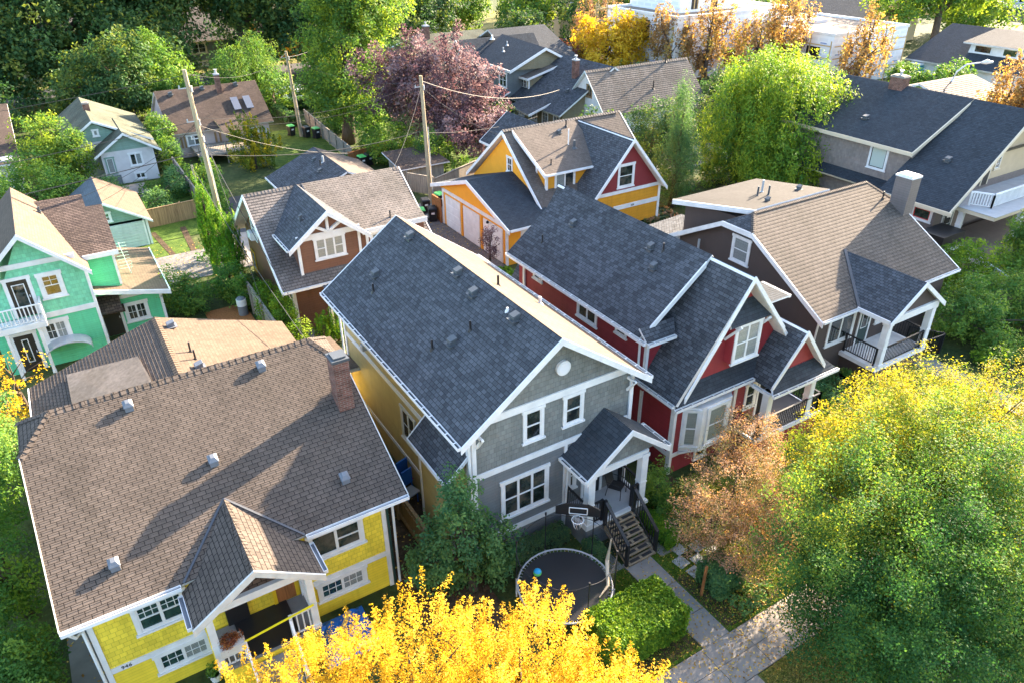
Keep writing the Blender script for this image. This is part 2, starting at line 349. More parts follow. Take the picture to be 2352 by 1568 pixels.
def clip(poly, v, keep_above):     # poly: list of (u,v)
    out = []
    for i in range(len(poly)):
        a, b = poly[i], poly[(i + 1) % len(poly)]
        ia = (a[1] >= v) if keep_above else (a[1] <= v); ib = (b[1] >= v) if keep_above else (b[1] <= v)
        if ia: out.append(a)
        if ia != ib:
            t = (v - a[1]) / (b[1] - a[1]); out.append((a[0] + t * (b[0] - a[0]), v))
    return out
def roofslab(mb, poly, t=0.15, e=0.143, st=0.010, edge=1):
    P = [V3(p) for p in poly]
    n = (P[1] - P[0]).cross(P[2] - P[0]).normalized()
    if n.z < 0: n = -n
    h = Vector((0, 0, 1)).cross(n)
    h = h.normalized() if h.length > 1e-3 else Vector((1, 0, 0))
    sd = n.cross(h); 
    if sd.z < 0: sd = -sd
    for i in range(3, len(P)):      # keep every roof plane flat
        P[i] = Vector((P[i].x, P[i].y, P[0].z - (n.x * (P[i].x - P[0].x) + n.y * (P[i].y - P[0].y)) / n.z))
    o = P[0]; uv = [((p - o).dot(h), (p - o).dot(sd)) for p in P]
    v0 = min(q[1] for q in uv); v1 = max(q[1] for q in uv)
    voff = (o.dot(sd) + 50)     # course lines follow the global uv rows
    k = math.floor((v0 + voff) / e)
    while k * e - voff < v1:
        a, b = k * e - voff, (k + 1) * e - voff; k += 1
        q = clip(clip(uv, a, True), b, False)
        if len(q) < 3: continue
        pts = []
        for (uu, vv) in q:
            lift = 0.003 + st * (1 - (vv - a) / e)
            pts.append(o + h * uu + sd * vv + n * lift)
        mb.face(pts, 0)
        for i in range(len(q)):
            A, B = q[i], q[(i + 1) % len(q)]
            if abs(A[1] - a) < 1e-6 and abs(B[1] - a) < 1e-6 and abs(A[0] - B[0]) > 1e-4:
                pa = o + h * A[0] + sd * a; pb = o + h * B[0] + sd * a
                mb.face([pa + n * (0.003 + st), pb + n * (0.003 + st), pb, pa], 0)
    mb.prism(P, -n * t, edge)
def ridgecap(mb, a, b, w=0.16, drop=0.07, step=0.2, lift=0.03):
    a = V3(a); b = V3(b); L = (b - a).length; d = (b - a) / L; s = d.cross(Vector((0, 0, 1))).normalized(); k = 0.0
    while k < L - 0.02:
        p = a + d * k; q = a + d * min(L, k + step + 0.03)
        lp, lq = lift + 0.022, lift
        for sg in (1, -1):
            A = p + Vector((0, 0, lp)); B = q + Vector((0, 0, lq)); C = q + s * w * sg + Vector((0, 0, lq - drop * w / 0.13)); D = p + s * w * sg + Vector((0, 0, lp - drop * w / 0.13))
            mb.face([A, B, C, D] if sg > 0 else [A, D, C, B], 0)
        mb.face([p + Vector((0, 0, lp)), p + s * w + Vector((0, 0, lp - drop * w / 0.13)), p - s * w + Vector((0, 0, lp - drop * w / 0.13))], 0)
        k += step
def board(mb, a, b, h, t, n, up=0.0, mi=0):   # board hanging under line a-b, t thick along n
    a = V3(a) + Vector((0, 0, up)); b = V3(b) + Vector((0, 0, up)); n = V3(n) * t; z = Vector((0, 0, -h))
    mb.hexa([a + z, b + z, b + z + n, a + z + n, a, b, b + n, a + n], mi)
def gutter(P, segs, ticks=True):
    for a, b, n in segs:
        mb = MB(); md = MB(); mt = MB()
        a = V3(a); b = V3(b); n = V3(n); d = (b - a).normalized()
        board(mb, a + n * 0.12, b + n * 0.12, 0.12, 0.015, n)
        board(mb, a + n * 0.0, b + n * 0.0, 0.12, 0.015, n)
        z = Vector((0, 0, -0.12)); mb.hexa([a + z, b + z, b + z + n * .13, a + z + n * .13, a + z * .85, b + z * .85, b + z * .85 + n * .13, a + z * .85 + n * .13])
        z = Vector((0, 0, -0.075)); md.face([a + z + n * .016, b + z + n * .016, b + z + n * .119, a + z + n * .119])
        for e_ in (a, b): board(mb, e_ - d * 0.006, e_ + d * 0.006, 0.118, 0.13, n)
        if ticks:
            k = 0.3; L = (b - a).length
            while k < L:
                p = a + d * k; board(mb, p - d * .018, p + d * .018, 0.02, 0.13, n, 0.004); k += 0.55
        g = mb.build('gutter', 'white', P)
        md.build('gutter_inside', 'flash' if ticks else 'vent_grey', g)

FR = {'-y': lambda c: (lambda u, v, n: (u, c - n, v)), '+y': lambda c: (lambda u, v, n: (u, c + n, v)),
      '-x': lambda c: (lambda u, v, n: (c - n, u, v)), '+x': lambda c: (lambda u, v, n: (c + n, u, v))}
def lb(mb, f, u0, u1, v0, v1, n0, n1, mi=0):
    mb.hexa([f(u0, v0, n0), f(u1, v0, n0), f(u1, v0, n1), f(u0, v0, n1), f(u0, v1, n0), f(u1, v1, n0), f(u1, v1, n1), f(u0, v1, n1)], mi)
def win(P, side, c, a0, a1, z0, z1, cols=1, rail=True, blind=(), grid=None, trim=0.11, m='white', glass='glass', sash='white', name='window'):
    """rail: bool or list per column, True = double-hung rail at mid height; grid=(nx,ny,'top'|'full')"""
    f = FR[side](c); mb = MB(); g0 = MB()
    t = trim
    lb(mb, f, a0, a0 + t, z0 + .02, z1 - t, -.02, .045); lb(mb, f, a1 - t, a1, z0 + .02, z1 - t, -.02, .045)
    lb(mb, f, a0 - .04, a1 + .04, z1 - t, z1 + .01, -.02, .055)
    lb(mb, f, a0 + .0, a1 - .0, z0 + .02, z0 + t * .8, -.02, .04); lb(mb, f, a0 - .05, a1 + .05, z0 - .04, z0 + .03, -.02, .085)
    ia0, ia1, iz0, iz1 = a0 + t, a1 - t, z0 + t * .8, z1 - t
    fr = MB(); s = 0.045; wd = (ia1 - ia0) / cols
    for k in range(cols):
        x0 = ia0 + k * wd; x1 = x0 + wd
        lb(fr, f, x0, x0 + s, iz0, iz1, -.02, .03); lb(fr, f, x1 - s, x1, iz0, iz1, -.02, .03)
        lb(fr, f, x0 + s, x1 - s, iz1 - s, iz1, -.02, .03); lb(fr, f, x0 + s, x1 - s, iz0, iz0 + s, -.02, .03)
        rl = rail[k] if isinstance(rail, (list, tuple)) else rail
        zm = (iz0 + iz1) / 2
        if rl: lb(fr, f, x0 + s, x1 - s, zm - s / 2, zm + s / 2, -.02, .034)
        if grid:
            nx, ny, wh = grid; lo = zm if wh == 'top' else iz0
            for q in range(1, nx): lb(fr, f, x0 + wd * q / nx - .01, x0 + wd * q / nx + .01, lo, iz1 - s, -.02, .022)
            for q in range(1 if wh != 'top' else 0, ny): lb(fr, f, x0 + s, x1 - s, lo + (iz1 - lo) * q / ny - .01, lo + (iz1 - lo) * q / ny + .01, -.02, .02)
        lb(g0, f, x0 + s * .5, x1 - s * .5, iz0 + s * .5, iz1 - s * .5, -.01, .008, 1 if k in blind else 0)
    o = mb.build(name, m, P)
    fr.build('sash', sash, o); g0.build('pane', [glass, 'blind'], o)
    return o
def doorp(P, side, c, a0, a1, z0, z1, mat='door_dk', lite=None, m='white', trim=.11):
    f = FR[side](c); mb = MB()
    lb(mb, f, a0, a0 + trim, z0, z1 - trim, -.02, .045); lb(mb, f, a1 - trim, a1, z0, z1 - trim, -.02, .045); lb(mb, f, a0 - .03, a1 + .03, z1 - trim, z1, -.02, .05)
    d = MB(); lb(d, f, a0 + trim, a1 - trim, z0, z1 - trim, -.02, .02)
    o = d.build('door', mat, P); mb.build('door_frame', m, o)
    if lite:
        g = MB(); wd = a1 - a0; h = z1 - z0
        lb(g, f, a0 + wd * lite[0], a0 + wd * lite[1], z0 + h * lite[2], z0 + h * lite[3], .018, .03); g.build('pane', 'glass', o)
        g = MB(); A0, A1, B0, B1 = a0 + wd * lite[0], a0 + wd * lite[1], z0 + h * lite[2], z0 + h * lite[3]
        for q in ((A0 - .04, A0, B0 - .04, B1 + .04), (A1, A1 + .04, B0 - .04, B1 + .04), (A0, A1, B1, B1 + .04), (A0, A1, B0 - .04, B0)): lb(g, f, *q, .018, .036)
        g.build('pane_trim', m, o)
    h_ = MB(); lb(h_, f, a1 - trim - .09, a1 - trim - .05, z0 + .95, z0 + 1.07, .02, .07); h_.build('handle', 'silver', o)
    return o
def band(mb, side, c, a0, a1, z0, z1, t=0.035):
    lb(mb, FR[side](c), a0, a1, z0, z1, -.02, t)
def hood(P, pts, tilt=(0, 0), size=0.3, mat='vent_dk', kind='hood', ax='x', name='roof_vent'):
    """box hat vents seated on the roof; pts: (x,y,z) on the roof plane; rise = slope dz per m along ax"""
    for (x, y, z) in pts:
        mb = MB(); s = size / 2
        if kind == 'hood':
            mb.rbox((x, y, z + .05), size * 1.5, size * 1.5, .02, 0)
            mb.hexa([(x - s, y - s, z - .1), (x + s, y - s, z - .1), (x + s, y + s, z - .1), (x - s, y + s, z - .1), (x - s * .8, y - s * .8, z + .19), (x + s * .75, y - s * .8, z + .27), (x + s * .75, y + s * .8, z + .27), (x - s * .8, y + s * .8, z + .19)])
            mb.hexa([(x - s * 1.15, y - s * 1.1, z + .17), (x + s, y - s * 1.1, z + .25), (x + s, y + s * 1.1, z + .25), (x - s * 1.15, y + s * 1.1, z + .17), (x - s, y - s, z + .22), (x + s * .9, y - s, z + .3), (x + s * .9, y + s, z + .3), (x - s, y + s, z + .22)])
        else:
            mb.hexa([(x - s, y - s, z - .12), (x + s, y - s, z - .12), (x + s, y + s, z + .02), (x - s, y + s, z + .02), (x - s, y - s, z + .16), (x + s, y - s, z + .16), (x + s, y + s, z + .26), (x - s, y + s, z + .26)])
            mb.hexa([(x - s * 1.2, y - s * 1.2, z + .12), (x + s * 1.2, y - s * 1.2, z + .12), (x + s * 1.2, y + s * 1.2, z + .23), (x - s * 1.2, y + s * 1.2, z + .23), (x - s * .5, y - s * .5, z + .24), (x + s * .5, y - s * .5, z + .24), (x + s * .5, y + s * .5, z + .30), (x - s * .5, y + s * .5, z + .30)])
        mb.build(name, mat, P)
def pipe(P, pts, h=0.4, r=0.035, mat='black', name='vent_pipe'):
    for (x, y, z) in pts:
        mb = MB(); mb.tube([(x, y, z - .1), (x, y, z + h)], r, 10); mb.tube([(x, y, z - .06), (x, y, z + .07)], [r * 2.6, r * 1.2], 10); mb.build(name, mat, P)
def railing(P, a, b, z0, z1, mat='black', sp=0.12, w=0.025, posts=True, top=0.05, name='railing'):
    a = V3(a); b = V3(b); mb = MB(); L = (b - a).length; d = (b - a) / L
    za, zb = V3((0, 0, z0)), V3((0, 0, z1))
    mb.bar(a + zb, b + zb, top * 1.6, top); mb.bar(a + za + V3((0, 0, .1)), b + za + V3((0, 0, .1)), .04, .04)
    n = max(2, int(L / sp))
    for k in range(1, n):
        p = a + d * L * k / n; mb.bar(p + za + V3((0, 0, .1)), p + zb, w)
    if posts:
        for p in (a, b): mb.bar(p + za, p + zb + V3((0, 0, .04)), .09)
    return mb.build(name, mat, P)
def column(P, x, y, z0, z1, w=0.24, mat='white'):
    mb = MB(); mb.box(x - w / 2, x + w / 2, y - w / 2, y + w / 2, z0, z1)
    mb.box(x - w * .62, x + w * .62, y - w * .62, y + w * .62, z0, z0 + .14); mb.box(x - w * .6, x + w * .6, y - w * .6, y + w * .6, z1 - .14, z1)
    mb.box(x - w * .56, x + w * .56, y - w * .56, y + w * .56, z0 + .95, z0 + 1.02)
    for s in (-1, 1):
        mb.box(x - w * .30, x + w * .30, y + s * (w / 2) - .008, y + s * (w / 2) + .008, z0 + 1.1, z1 - .25)
    return mb.build('column', mat, P)
def rakes(P, lines, h=0.2, t=0.05, mat='white', up=0.03, name='bargeboard'):
    mb = MB()
    for a, b, n in lines:
        mb = MB(); board(mb, a, b, h, t, n, up); mb.build(name, mat, P)
def chimney(P, x0, x1, y0, y1, z0, z1, mat='brickm', cap='concrete', pots=1):
    mb = MB(); mb.box(x0, x1, y0, y1, z0, z1); c = mb.build('chimney', mat, P)
    k = MB(); k.box(x0 - .03, x1 + .03, y0 - .03, y1 + .03, z1, z1 + .09)
    k.box(x0 + .06, x1 - .06, y0 + .06, y1 - .06, z1 + .09, z1 + .15); k.build('chimney_cap', cap, c)
    if pots:
        k = MB(); k.tube([((x0 + x1) / 2, (y0 + y1) / 2, z1 + .15), ((x0 + x1) / 2, (y0 + y1) / 2, z1 + .42)], .1, 10)
        k.tube([((x0 + x1) / 2, (y0 + y1) / 2, z1 + .47), ((x0 + x1) / 2, (y0 + y1) / 2, z1 + .5)], .17, 10); k.build('flue', 'metal', c)
def gable_y(x0, x1, xr, ze0, ze1, zr, y0, z0=0.0):   # closed pentagon in xz at y0
    return [(x0, y0, z0), (x1, y0, z0), (x1, y0, ze1), (xr, y0, zr), (x0, y0, ze0)]
def text(P, s, loc, size, rot, mat='black'):
    cu = bpy.data.curves.new('house_number', 'FONT'); cu.body = s; cu.size = size; cu.extrude = 0.006; cu.align_x = 'CENTER'
    cu.resolution_u = 2
    o = bpy.data.objects.new('t', cu); COL.objects.link(o)
    bpy.context.view_layer.update()
    me = bpy.data.meshes.new_from_object(o); bpy.data.objects.remove(o); me.materials.clear(); me.materials.append(MT[mat])
    me.transform(Matrix.Translation(V3(loc) - V3(ORG[P.name] if P else (0, 0, 0))) @ rot)
    t = bpy.data.objects.new('house_number', me); COL.objects.link(t); t.parent = P; return t
RXF = Matrix.Rotation(math.pi / 2, 4, 'X')     # text facing -y

# ================================================================ GROUND
g = MB(); g.face([(-900, -500, -.02), (1400, -500, -.02), (1400, 1500, -.02), (-900, 1500, -.02)]); struct('ground', g, 'ground')
def sheet(name, pts, z, mat):
    mb = MB(); mb.prism([(x, y, z) for x, y in pts], (0, 0, -0.06)); return struct(name, mb, mat)
def rect(x0, x1, y0, y1): return [(x0, y0), (x1, y0), (x1, y1), (x0, y1)]
sheet('lawn', rect(10.95, 12.85, 9.78, 16.2), 0.012, 'lawn')
sheet('lawn', rect(14.05, 30, 9.78, 16), 0.012, 'lawn')
sheet('lawn', rect(12.9, 30, 3.5, 8.22), 0.012, 'lawn_dry')
sheet('lawn', rect(-8, 10.95, 3.5, 8.22), 0.012, 'lawn_dry')
sheet('lawn', rect(-8, 10.9, 9.78, 12), 0.012, 'lawn')
sheet('garden_bed', rect(10.2, 12.86, 9.9, 11.05), 0.02, 'soil')
sheet('garden_bed', rect(14.1, 16.8, 9.9, 12.3), 0.02, 'soil')
sheet('garden_bed', rect(14.9, 17.6, 12.6, 16.4), 0.02, 'soil')
sheet('garden_bed', rect(5.9, 8.5, 13.5, 27), 0.02, 'soil')
mb = MB()
x = -12.0
while x < 45:
    mb.box(x, x + 1.535, 8.25, 9.0 - .008, -.05, .03); mb.box(x, x + 1.535, 9.0 + .008, 9.75, -.05, .03); x += 1.55
struct('sidewalk', mb, 'concrete')
mb = MB()
for y0, y1 in ((9.76, 10.9), (10.92, 12.2), (12.22, 13.75)): mb.box(12.92, 14.02, y0, y1, -.05, .034)
for y0, y1 in ((3.0, 4.6), (4.62, 6.4), (6.42, 8.23)): mb.box(12.3, 13.6, y0, y1, -.05, .034)
mb.box(12.0, 12.9, 13.62, 14.95, -.05, .03); mb.box(14.35, 15.1, 13.3, 14.9, -.05, .03)
struct('path', mb, 'concrete')
mb = MB(); mb.box(16.7, 19.5, 2.5, 6.1, -.05, .036); mb.box(-3.9, -2.85, 12, 27, -.05, .03); struct('path', mb, 'conc_dk')
mb = MB()
for cx, cy in ((14.75, 12.75), (15.1, 13.25), (15.75, 13.0), (15.35, 12.5), (14.85, 12.15), (16.1, 12.5)): mb.rbox((cx, cy, 0.0), .46, .46, .07, .1)
struct('stepping_stones', mb, 'slate')
sheet('path', rect(33.6, 34.9, 9.78, 18), 0.03, 'conc_dk')
sheet('lane', [(-40, 46.0), (21, 46.0), (21, 50.6), (-40, 50.6)], 0.02, 'lane')
sheet('lane', [(21, 46.0), (90, 46.0), (90, 50.6), (21, 50.6)], 0.02, 'lane')
sheet('driveway', rect(16.9, 22.5, 33, 45.95), 0.03, 'pavers')
sheet('driveway', rect(8.65, 10.2, 46.5, 52), 0.045, 'concrete')
sheet('driveway', [(3.8, 50.65), (6.3, 50.65), (6.0, 53.3), (1.0, 53.3), (1.0, 50.65)], 0.012, 'lawn')
mb = MB()
for x0, x1, q in ((4.6, 4.95, .5), (5.9, 6.3, -.2)): mb.prism([(x0, 50.6, .026), (x1, 50.6, .026), (x1 - q, 55.5, .026), (x0 - q, 55.5, .026)], (0, 0, -.03))
struct('path', mb, 'soil')
sheet('parking_pad', rect(8.4, 17.2, 50.65, 60), 0.03, 'asphalt')
sheet('yard', rect(3.5, 8.2, 53.5, 68), 0.012, 'lawn'); sheet('patio', rect(3.4, 5.6, 64.0, 67.8), 0.02, 'concrete')
sheet('yard', rect(16, 24, 62, 78), 0.012, 'lawn')
sheet('street', [(-200, 106), (300, 106), (300, 114), (-200, 114)], 0.0, 'asphalt')
sheet('verge', rect(-60, 26, 98, 105.9), 0.004, 'lawn_dry'); sheet('verge', rect(-60, 200, 114.1, 122), 0.004, 'lawn_dry')
sheet('verge', rect(38, 100, 112, 150), 0.008, 'lawn_dry')
sheet('street', [(78, -60), (86, -60), (86, 105.8), (78, 105.8)], 0.004, 'asphalt'); sheet('street', rect(-60, 70, -8, 2.6), 0.0, 'asphalt')
sheet('patio', rect(7.2, 9.3, 30.2, 36.0), 0.02, 'conc_dk'); sheet('yard', rect(27, 33, 50.8, 62), 0.012, 'lawn')
sheet('patio', rect(28.8, 31.5, 54, 56), 0.03, 'concrete')
sheet('deck', rect(4.7, 6.9, 35.5, 41), 0.05, 'wood_red')

# ================================================================ YELLOW HOUSE
P = thing('yellow_house', 'yellow shingled house with a brown jerkinhead roof and number 946, nearest at the lower left', 'house', 1.6, 17.3)
th = math.tan(math.radians(27)); zf = lambda y: 4.07 + (y - 16.8) * th
yr, zr = 22.66, zf(22.66); yb = 26.9
lo, hi = MB(), MB()
lo.box(-2.73, 5.8, 17.3, 26.4, -.1, 1.45); hi.prism([(-2.73, 17.3, 1.45), (-2.73, 26.4, 1.45), (-2.73, 26.4, zf(17.3) - .1), (-2.73, 23.3, zf(21.5) - .1), (-2.73, 21.5, zf(21.5) - .1), (-2.73, 17.3, zf(17.3) - .1)], (8.53, 0, 0))
lo.build('wall', 'yel_lap', P); hi.build('wall', 'yel_shake', P)
r = MB(); xl, xr, cl, cr = -3.25, 6.45, -2.3, 5.66; yc = 21.5; zc = zf(yc); yk = yr + (zr - zc) * (26.9 - yr) / (zr - 4.07)
roofslab(r, [(xl, 16.8, 4.07), (xr, 16.8, 4.07), (xr, yc, zc), (cr, yr, zr), (cl, yr, zr), (xl, yc, zc)])
roofslab(r, [(xl, yb, 4.07), (xr, yb, 4.07), (xr, yk, zc), (cr, yr, zr), (cl, yr, zr), (xl, yk, zc)])
roofslab(r, [(xl, yc, zc), (cl, yr, zr), (xl, yk, zc)]); roofslab(r, [(xr, yc, zc), (cr, yr, zr), (xr, yk, zc)])
# porch gable: ridge at x 1.42
gz = 4.95; gy = 15.35; gx0, gx1, ge = -.35, 3.2, 3.78; ym = 16.8 + (gz - 4.07) / th
vl = 16.8 - (4.07 - ge) / th
r.m_ = 0
pr = MB()
roofslab(pr, [(gx0, gy, ge), (1.42, gy, gz), (1.42, ym, gz), (gx0 + .3, 16.86, 4.12), (gx0, 16.8, ge)])
roofslab(pr, [(gx1, gy, ge), (1.42, gy, gz), (1.42, ym, gz), (gx1 - .25, 16.86, 4.12), (gx1, 16.8, ge)])
r.build('roof', ['sh_yellow', 'white_old'], P)
pr.build('porch_roof', ['sh_yellow', 'white_old'], P)
c = MB(); ridgecap(c, (cl, yr, zr), (cr, yr, zr), .17, .085, .22)
for sx, e, k in ((cl, xl, 1), (cr, xr, 1)):
    ridgecap(c, (e, yc, zc), (sx, yr, zr), .14, .05, .2); ridgecap(c, (e, yk, zc), (sx, yr, zr), .14, .05, .2)
c.build('ridge_cap', 'sh_yellow', P)
c = MB(); ridgecap(c, (1.42, gy, gz), (1.42, ym, gz), .13, .085, .15); c.build('ridge_cap', 'sh_yellow', P)
fl = MB(); fl.bar((gx0 + .12, 16.8, 4.10), (1.42, ym + .05, gz + .03), .07, .03); fl.bar((gx1 - .05, 16.8, 4.10), (1.42, ym + .05, gz + .03), .07, .03); fl.each('flashing', 'flash', P)
rakes(P, [((gx0 - .02, gy, ge - .02), (1.42, gy, gz), (0, -1, 0)), ((1.42, gy, gz), (gx1 + .02, gy, ge - .02), (0, -1, 0))], .23, .06, 'white_old')
rakes(P, [((xl, 16.78, 4.07), (xl, yc, zc), (-1, 0, 0)), ((xr, 16.78, 4.07), (xr, yc, zc), (1, 0, 0))], .2, .03, 'white_old')
gutter(P, [((xl, 16.8, 4.09), (gx0 + .02, 16.8, 4.09), (0, -1, 0)), ((gx1 - .02, 16.8, 4.09), (xr, 16.8, 4.09), (0, -1, 0)), ((gx0, gy + .1, ge + .02), (gx0, 16.7, ge + .02), (-1, 0, 0)), ((gx1, gy + .1, ge + .02), (gx1, 16.7, ge + .02), (1, 0, 0))], False)
t_ = MB()
for a0, a1 in ((-2.76, -.1), (2.85, 5.82)):
    band(t_, '-y', 17.3, a0, a1, 1.40, 1.60)
for x0 in (-2.78, 5.68): t_.box(x0, x0 + .14, 17.25, 17.4, -.05, 3.95)
band(t_, '-x', -2.73, 17.4, 26.4, 1.40, 1.60); band(t_, '+x', 5.8, 17.4, 26.4, 1.40, 1.60)
t_.each('trim', 'white', P)
win(P, '-y', 17.3, -1.72, -.28, 2.42, 3.52, 2, [True, True], grid=(3, 2, 'top'), glass='glass_green', trim=.13)
win(P, '-y', 17.3, -1.58, -.02, .62, 1.42, 2, False, (1,), grid=(3, 2, 'full'), glass='glass_green', trim=.13)
win(P, '-y', 17.3, 3.25, 5.05, 2.42, 3.52, 2, [False, True], grid=None, glass='glass', trim=.13)
win(P, '-y', 17.3, 3.28, 4.95, .62, 1.42, 2, False, (1,), grid=(3, 2, 'full'), glass='glass_green', trim=.13)
text(P, '946', (-2.25, 17.26, 1.44), .19, RXF)
# porch
pb = MB(); pb.box(.0, 2.85, 15.75, 17.3, -.05, 1.3, 0); pb.build('porch_base', 'yel_lap', P)
pb = MB(); pb.box(-.06, 2.9, 15.7, 17.25, 1.3, 1.38); pb.build('porch_floor', 'conc_dk', P)
pb = MB(); pb.box(.55, 1.2, 17.2, 17.295, 1.38, 3.35); pb.box(.7, 2.3, 15.74, 17.28, 1.384, 1.395); pb.build('porch_opening', 'black', P)
doorp(P, '-y', 17.29, 1.95, 2.75, 1.38, 3.4, 'wood_red', None, 'yellowp')
for cx in (.05, 2.8): column(P, cx, 15.85, 1.38, 3.75, .2, 'white')
for cx, nm_ in ((-.02, 1), (2.86, 1)):
    q = MB(); q.box(cx - .06, cx + .06, 15.78, 16.05, 1.4, 3.6); q.build('post_panel', 'yel_shake', P)
bm_ = MB(); bm_.box(-.1, 2.95, 15.76, 15.9, 3.55, 3.8); bm_.build('porch_beam', 'white', P)
gf = MB(); gf.prism([(.0, 15.9, 3.8), (2.85, 15.9, 3.8), (1.42, 15.9, 4.75)], (0, .06, 0)); gf.build('gable_wall', 'sh_dkbrown', P)
railing(P, (0.1, 15.8, 0), (.75, 15.8, 0), 1.38, 2.25, 'white', .16, .04); railing(P, (2.1, 15.8, 0), (2.8, 15.8, 0), 1.38, 2.25, 'white', .16, .04)
railing(P, (2.83, 15.85, 0), (2.83, 17.2, 0), 1.38, 2.25, 'white', .16, .04)
sp = MB()
for k in range(6): sp.box(.85, 2.0, 15.7 - .28 * (k + 1), 15.7 - .28 * k, 0, 1.3 - .21 * (k + 1) + .0)
sp.build('porch_steps', 'conc_dk', P)
for cx in (.78, 2.07):
    q = MB(); q.bar((cx, 15.7, 2.2), (cx, 14.0, .95), .07, .05); q.bar((cx, 14.0, 0), (cx, 14.0, 1.0), .08); q.bar((cx, 15.0, .4), (cx, 15.0, 1.7), .06); q.each('handrail', 'white', P)
dn = MB(); dn.tube([(5.86, 17.22, 3.9), (5.86, 17.22, 0.05)], .045, 8); dn.each('downspout', 'door_green', P)
dn = MB(); dn.tube([(6.2, 16.85, 3.9), (6.05, 17.2, 3.6), (6.03, 17.24, .05)], .045, 8); dn.each('downspout', 'white', P)
dn = MB(); dn.tube([(-3.1, 16.75, 3.95), (-3.0, 16.9, 3.6), (-2.86, 17.2, 3.45), (-2.85, 17.2, .05)], .045, 8); dn.each('downspout', 'white', P)
hood(P, [(-.23, 22.05, 6.74), (3.84, 22.1, 6.77), (1.5, 19.65, 5.52), (4.86, 17.85, 4.6), (-1.69, 17.83, 4.6)], size=.24, mat='vent_grey', kind='hat')
chimney(P, 5.6, 6.12, 19.9, 20.5, 5.0, 7.5, 'brickm', 'vent_dk', 0)
# rear wing
Q = thing('rear_cottage', 'low tan shingled rear wing with wavy gable roof behind the yellow house', 'house', 1.75, 30)
b_ = MB(); b_.prism([(-3.3, 27.4, 0), (6.8, 27.4, 0), (6.8, 27.4, 2.2), (1.75, 27.4, 3.85), (-3.3, 27.4, 2.2)], (0, 5.8, 0)); b_.build('wall', 'yel_lap', Q)
r = MB(); roofslab(r, [(-3.75, 25.5, 2.15), (1.75, 25.5, 4.0), (1.75, 33.6, 4.0), (-3.75, 33.6, 2.15)], st=.02); r.build('roof', ['sh_yellow', 'white'], Q)
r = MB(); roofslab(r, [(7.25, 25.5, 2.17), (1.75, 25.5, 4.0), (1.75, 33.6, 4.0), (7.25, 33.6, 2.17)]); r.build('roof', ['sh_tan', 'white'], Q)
r = MB(); r.prism([(-2.2, 32.7, 2.72), (.59, 30.9, 3.66), (.75, 28.8, 3.72), (.75, 25.6, 3.74), (-2.2, 25.6, 2.72)], (0, 0, .1)); r.build('roof', 'torch', Q)
r = MB(); roofslab(r, [(6.9, 29.6, 3.0), (8.4, 29.6, 2.9), (8.6, 26.4, 2.9), (6.3, 26.4, 3.05)]); r.build('roof', ['sh_tan', 'white'], Q)
c = MB(); ridgecap(c, (1.75, 25.5, 4.0), (1.75, 33.6, 4.0), .17, .05, .2); c.build('ridge_cap', 'sh_tan', Q)
rakes(Q, [((-3.75, 25.5, 2.15), (-3.75, 33.6, 2.15), (-1, 0, 0))], .16, .05, 'white', .02, 'fascia')
hood(Q, [(2.25, 32.6, 3.84), (2.6, 28.6, 3.72)], size=.32, mat='vent_grey'); pipe(Q, [(2.55, 30.1, 3.75), (2.6, 29.4, 3.72)], .45, .04)

# ================================================================ GREY HOUSE
P = thing('grey_house', 'tall grey shingled house with slate gable roof and small porch in the centre', 'house', 11.7, 16.41)
a = MB(); a.box(8.6, 15.05, 16.41, 16.7, -.05, 3.98); a.build('wall', 'gry_lap', P)
a = MB(); a.prism(gable_y(8.602, 15.048, 11.62, 6.18, 6.02, 8.3, 16.409, 3.98), (0, .2, 0)); a.build('wall', 'gry_shake', P)
a = MB(); a.prism(gable_y(8.57, 15.08, 11.62, 6.15, 6.0, 8.3, 16.6, -.05), (0, 11.2, 0)); a.build('wall', 'tan_wall', P)
r = MB(); GY0, GY1 = 15.93, 28.25
roofslab(r, [(7.98, GY0, 5.84), (11.62, GY0, 8.51), (11.62, GY1, 8.51), (7.98, GY1, 5.84)])
r.build('roof', ['sh_grey', 'white'], P)
r = MB(); roofslab(r, [(15.45, GY0, 5.78), (11.62, GY0, 8.51), (11.62, GY1, 8.51), (15.45, GY1, 5.78)]); r.build('roof', ['sh_tan', 'white'], P)  # sunny slope of the slate roof, sunlight painted in as tan shingles
rakes(P, [((7.95, GY0, 5.82), (11.62, GY0, 8.51), (0, -1, 0)), ((11.62, GY0, 8.51), (15.5, GY0, 5.75), (0, -1, 0)), ((7.95, GY1, 5.82), (11.62, GY1, 8.51), (0, 1, 0)), ((11.62, GY1, 8.51), (15.5, GY1, 5.75), (0, 1, 0))], .25, .05)
gutter(P, [((7.98, GY0, 5.86), (7.98, GY1, 5.86), (-1, 0, 0)), ((15.45, GY0, 5.80), (15.45, GY1, 5.80), (1, 0, 0))])
t_ = MB()
band(t_, '-y', 16.409, 9.0, 14.85, 5.95, 6.22, .05); band(t_, '-y', 16.409, 8.6, 15.05, 3.86, 4.08, .05); band(t_, '-y', 16.409, 8.6, 12.2, .98, 1.2, .05)
band(t_, '-x', 8.57, 16.7, 27.8, 3.9, 4.12, .03); band(t_, '-x', 8.57, 16.7, 27.8, 1.0, 1.18, .03)
for x0 in (8.55, 14.95): t_.box(x0, x0 + .15, 16.35, 16.5, -.05, 5.95)
t_.box(8.53, 8.6, 16.41, 16.75, -.05, 5.9); t_.box(8.53, 8.58, 27.6, 27.8, 0, 5.9); t_.box(12.18, 12.3, 16.36, 16.43, .1, 3.86)
for x_ in (8.75, 14.85):   # knee braces
    t_.bar((x_, 16.4, 5.2), (x_, 16.0, 5.75), .09); t_.bar((x_, 16.0, 5.72), (x_, 16.42, 5.72), .09)
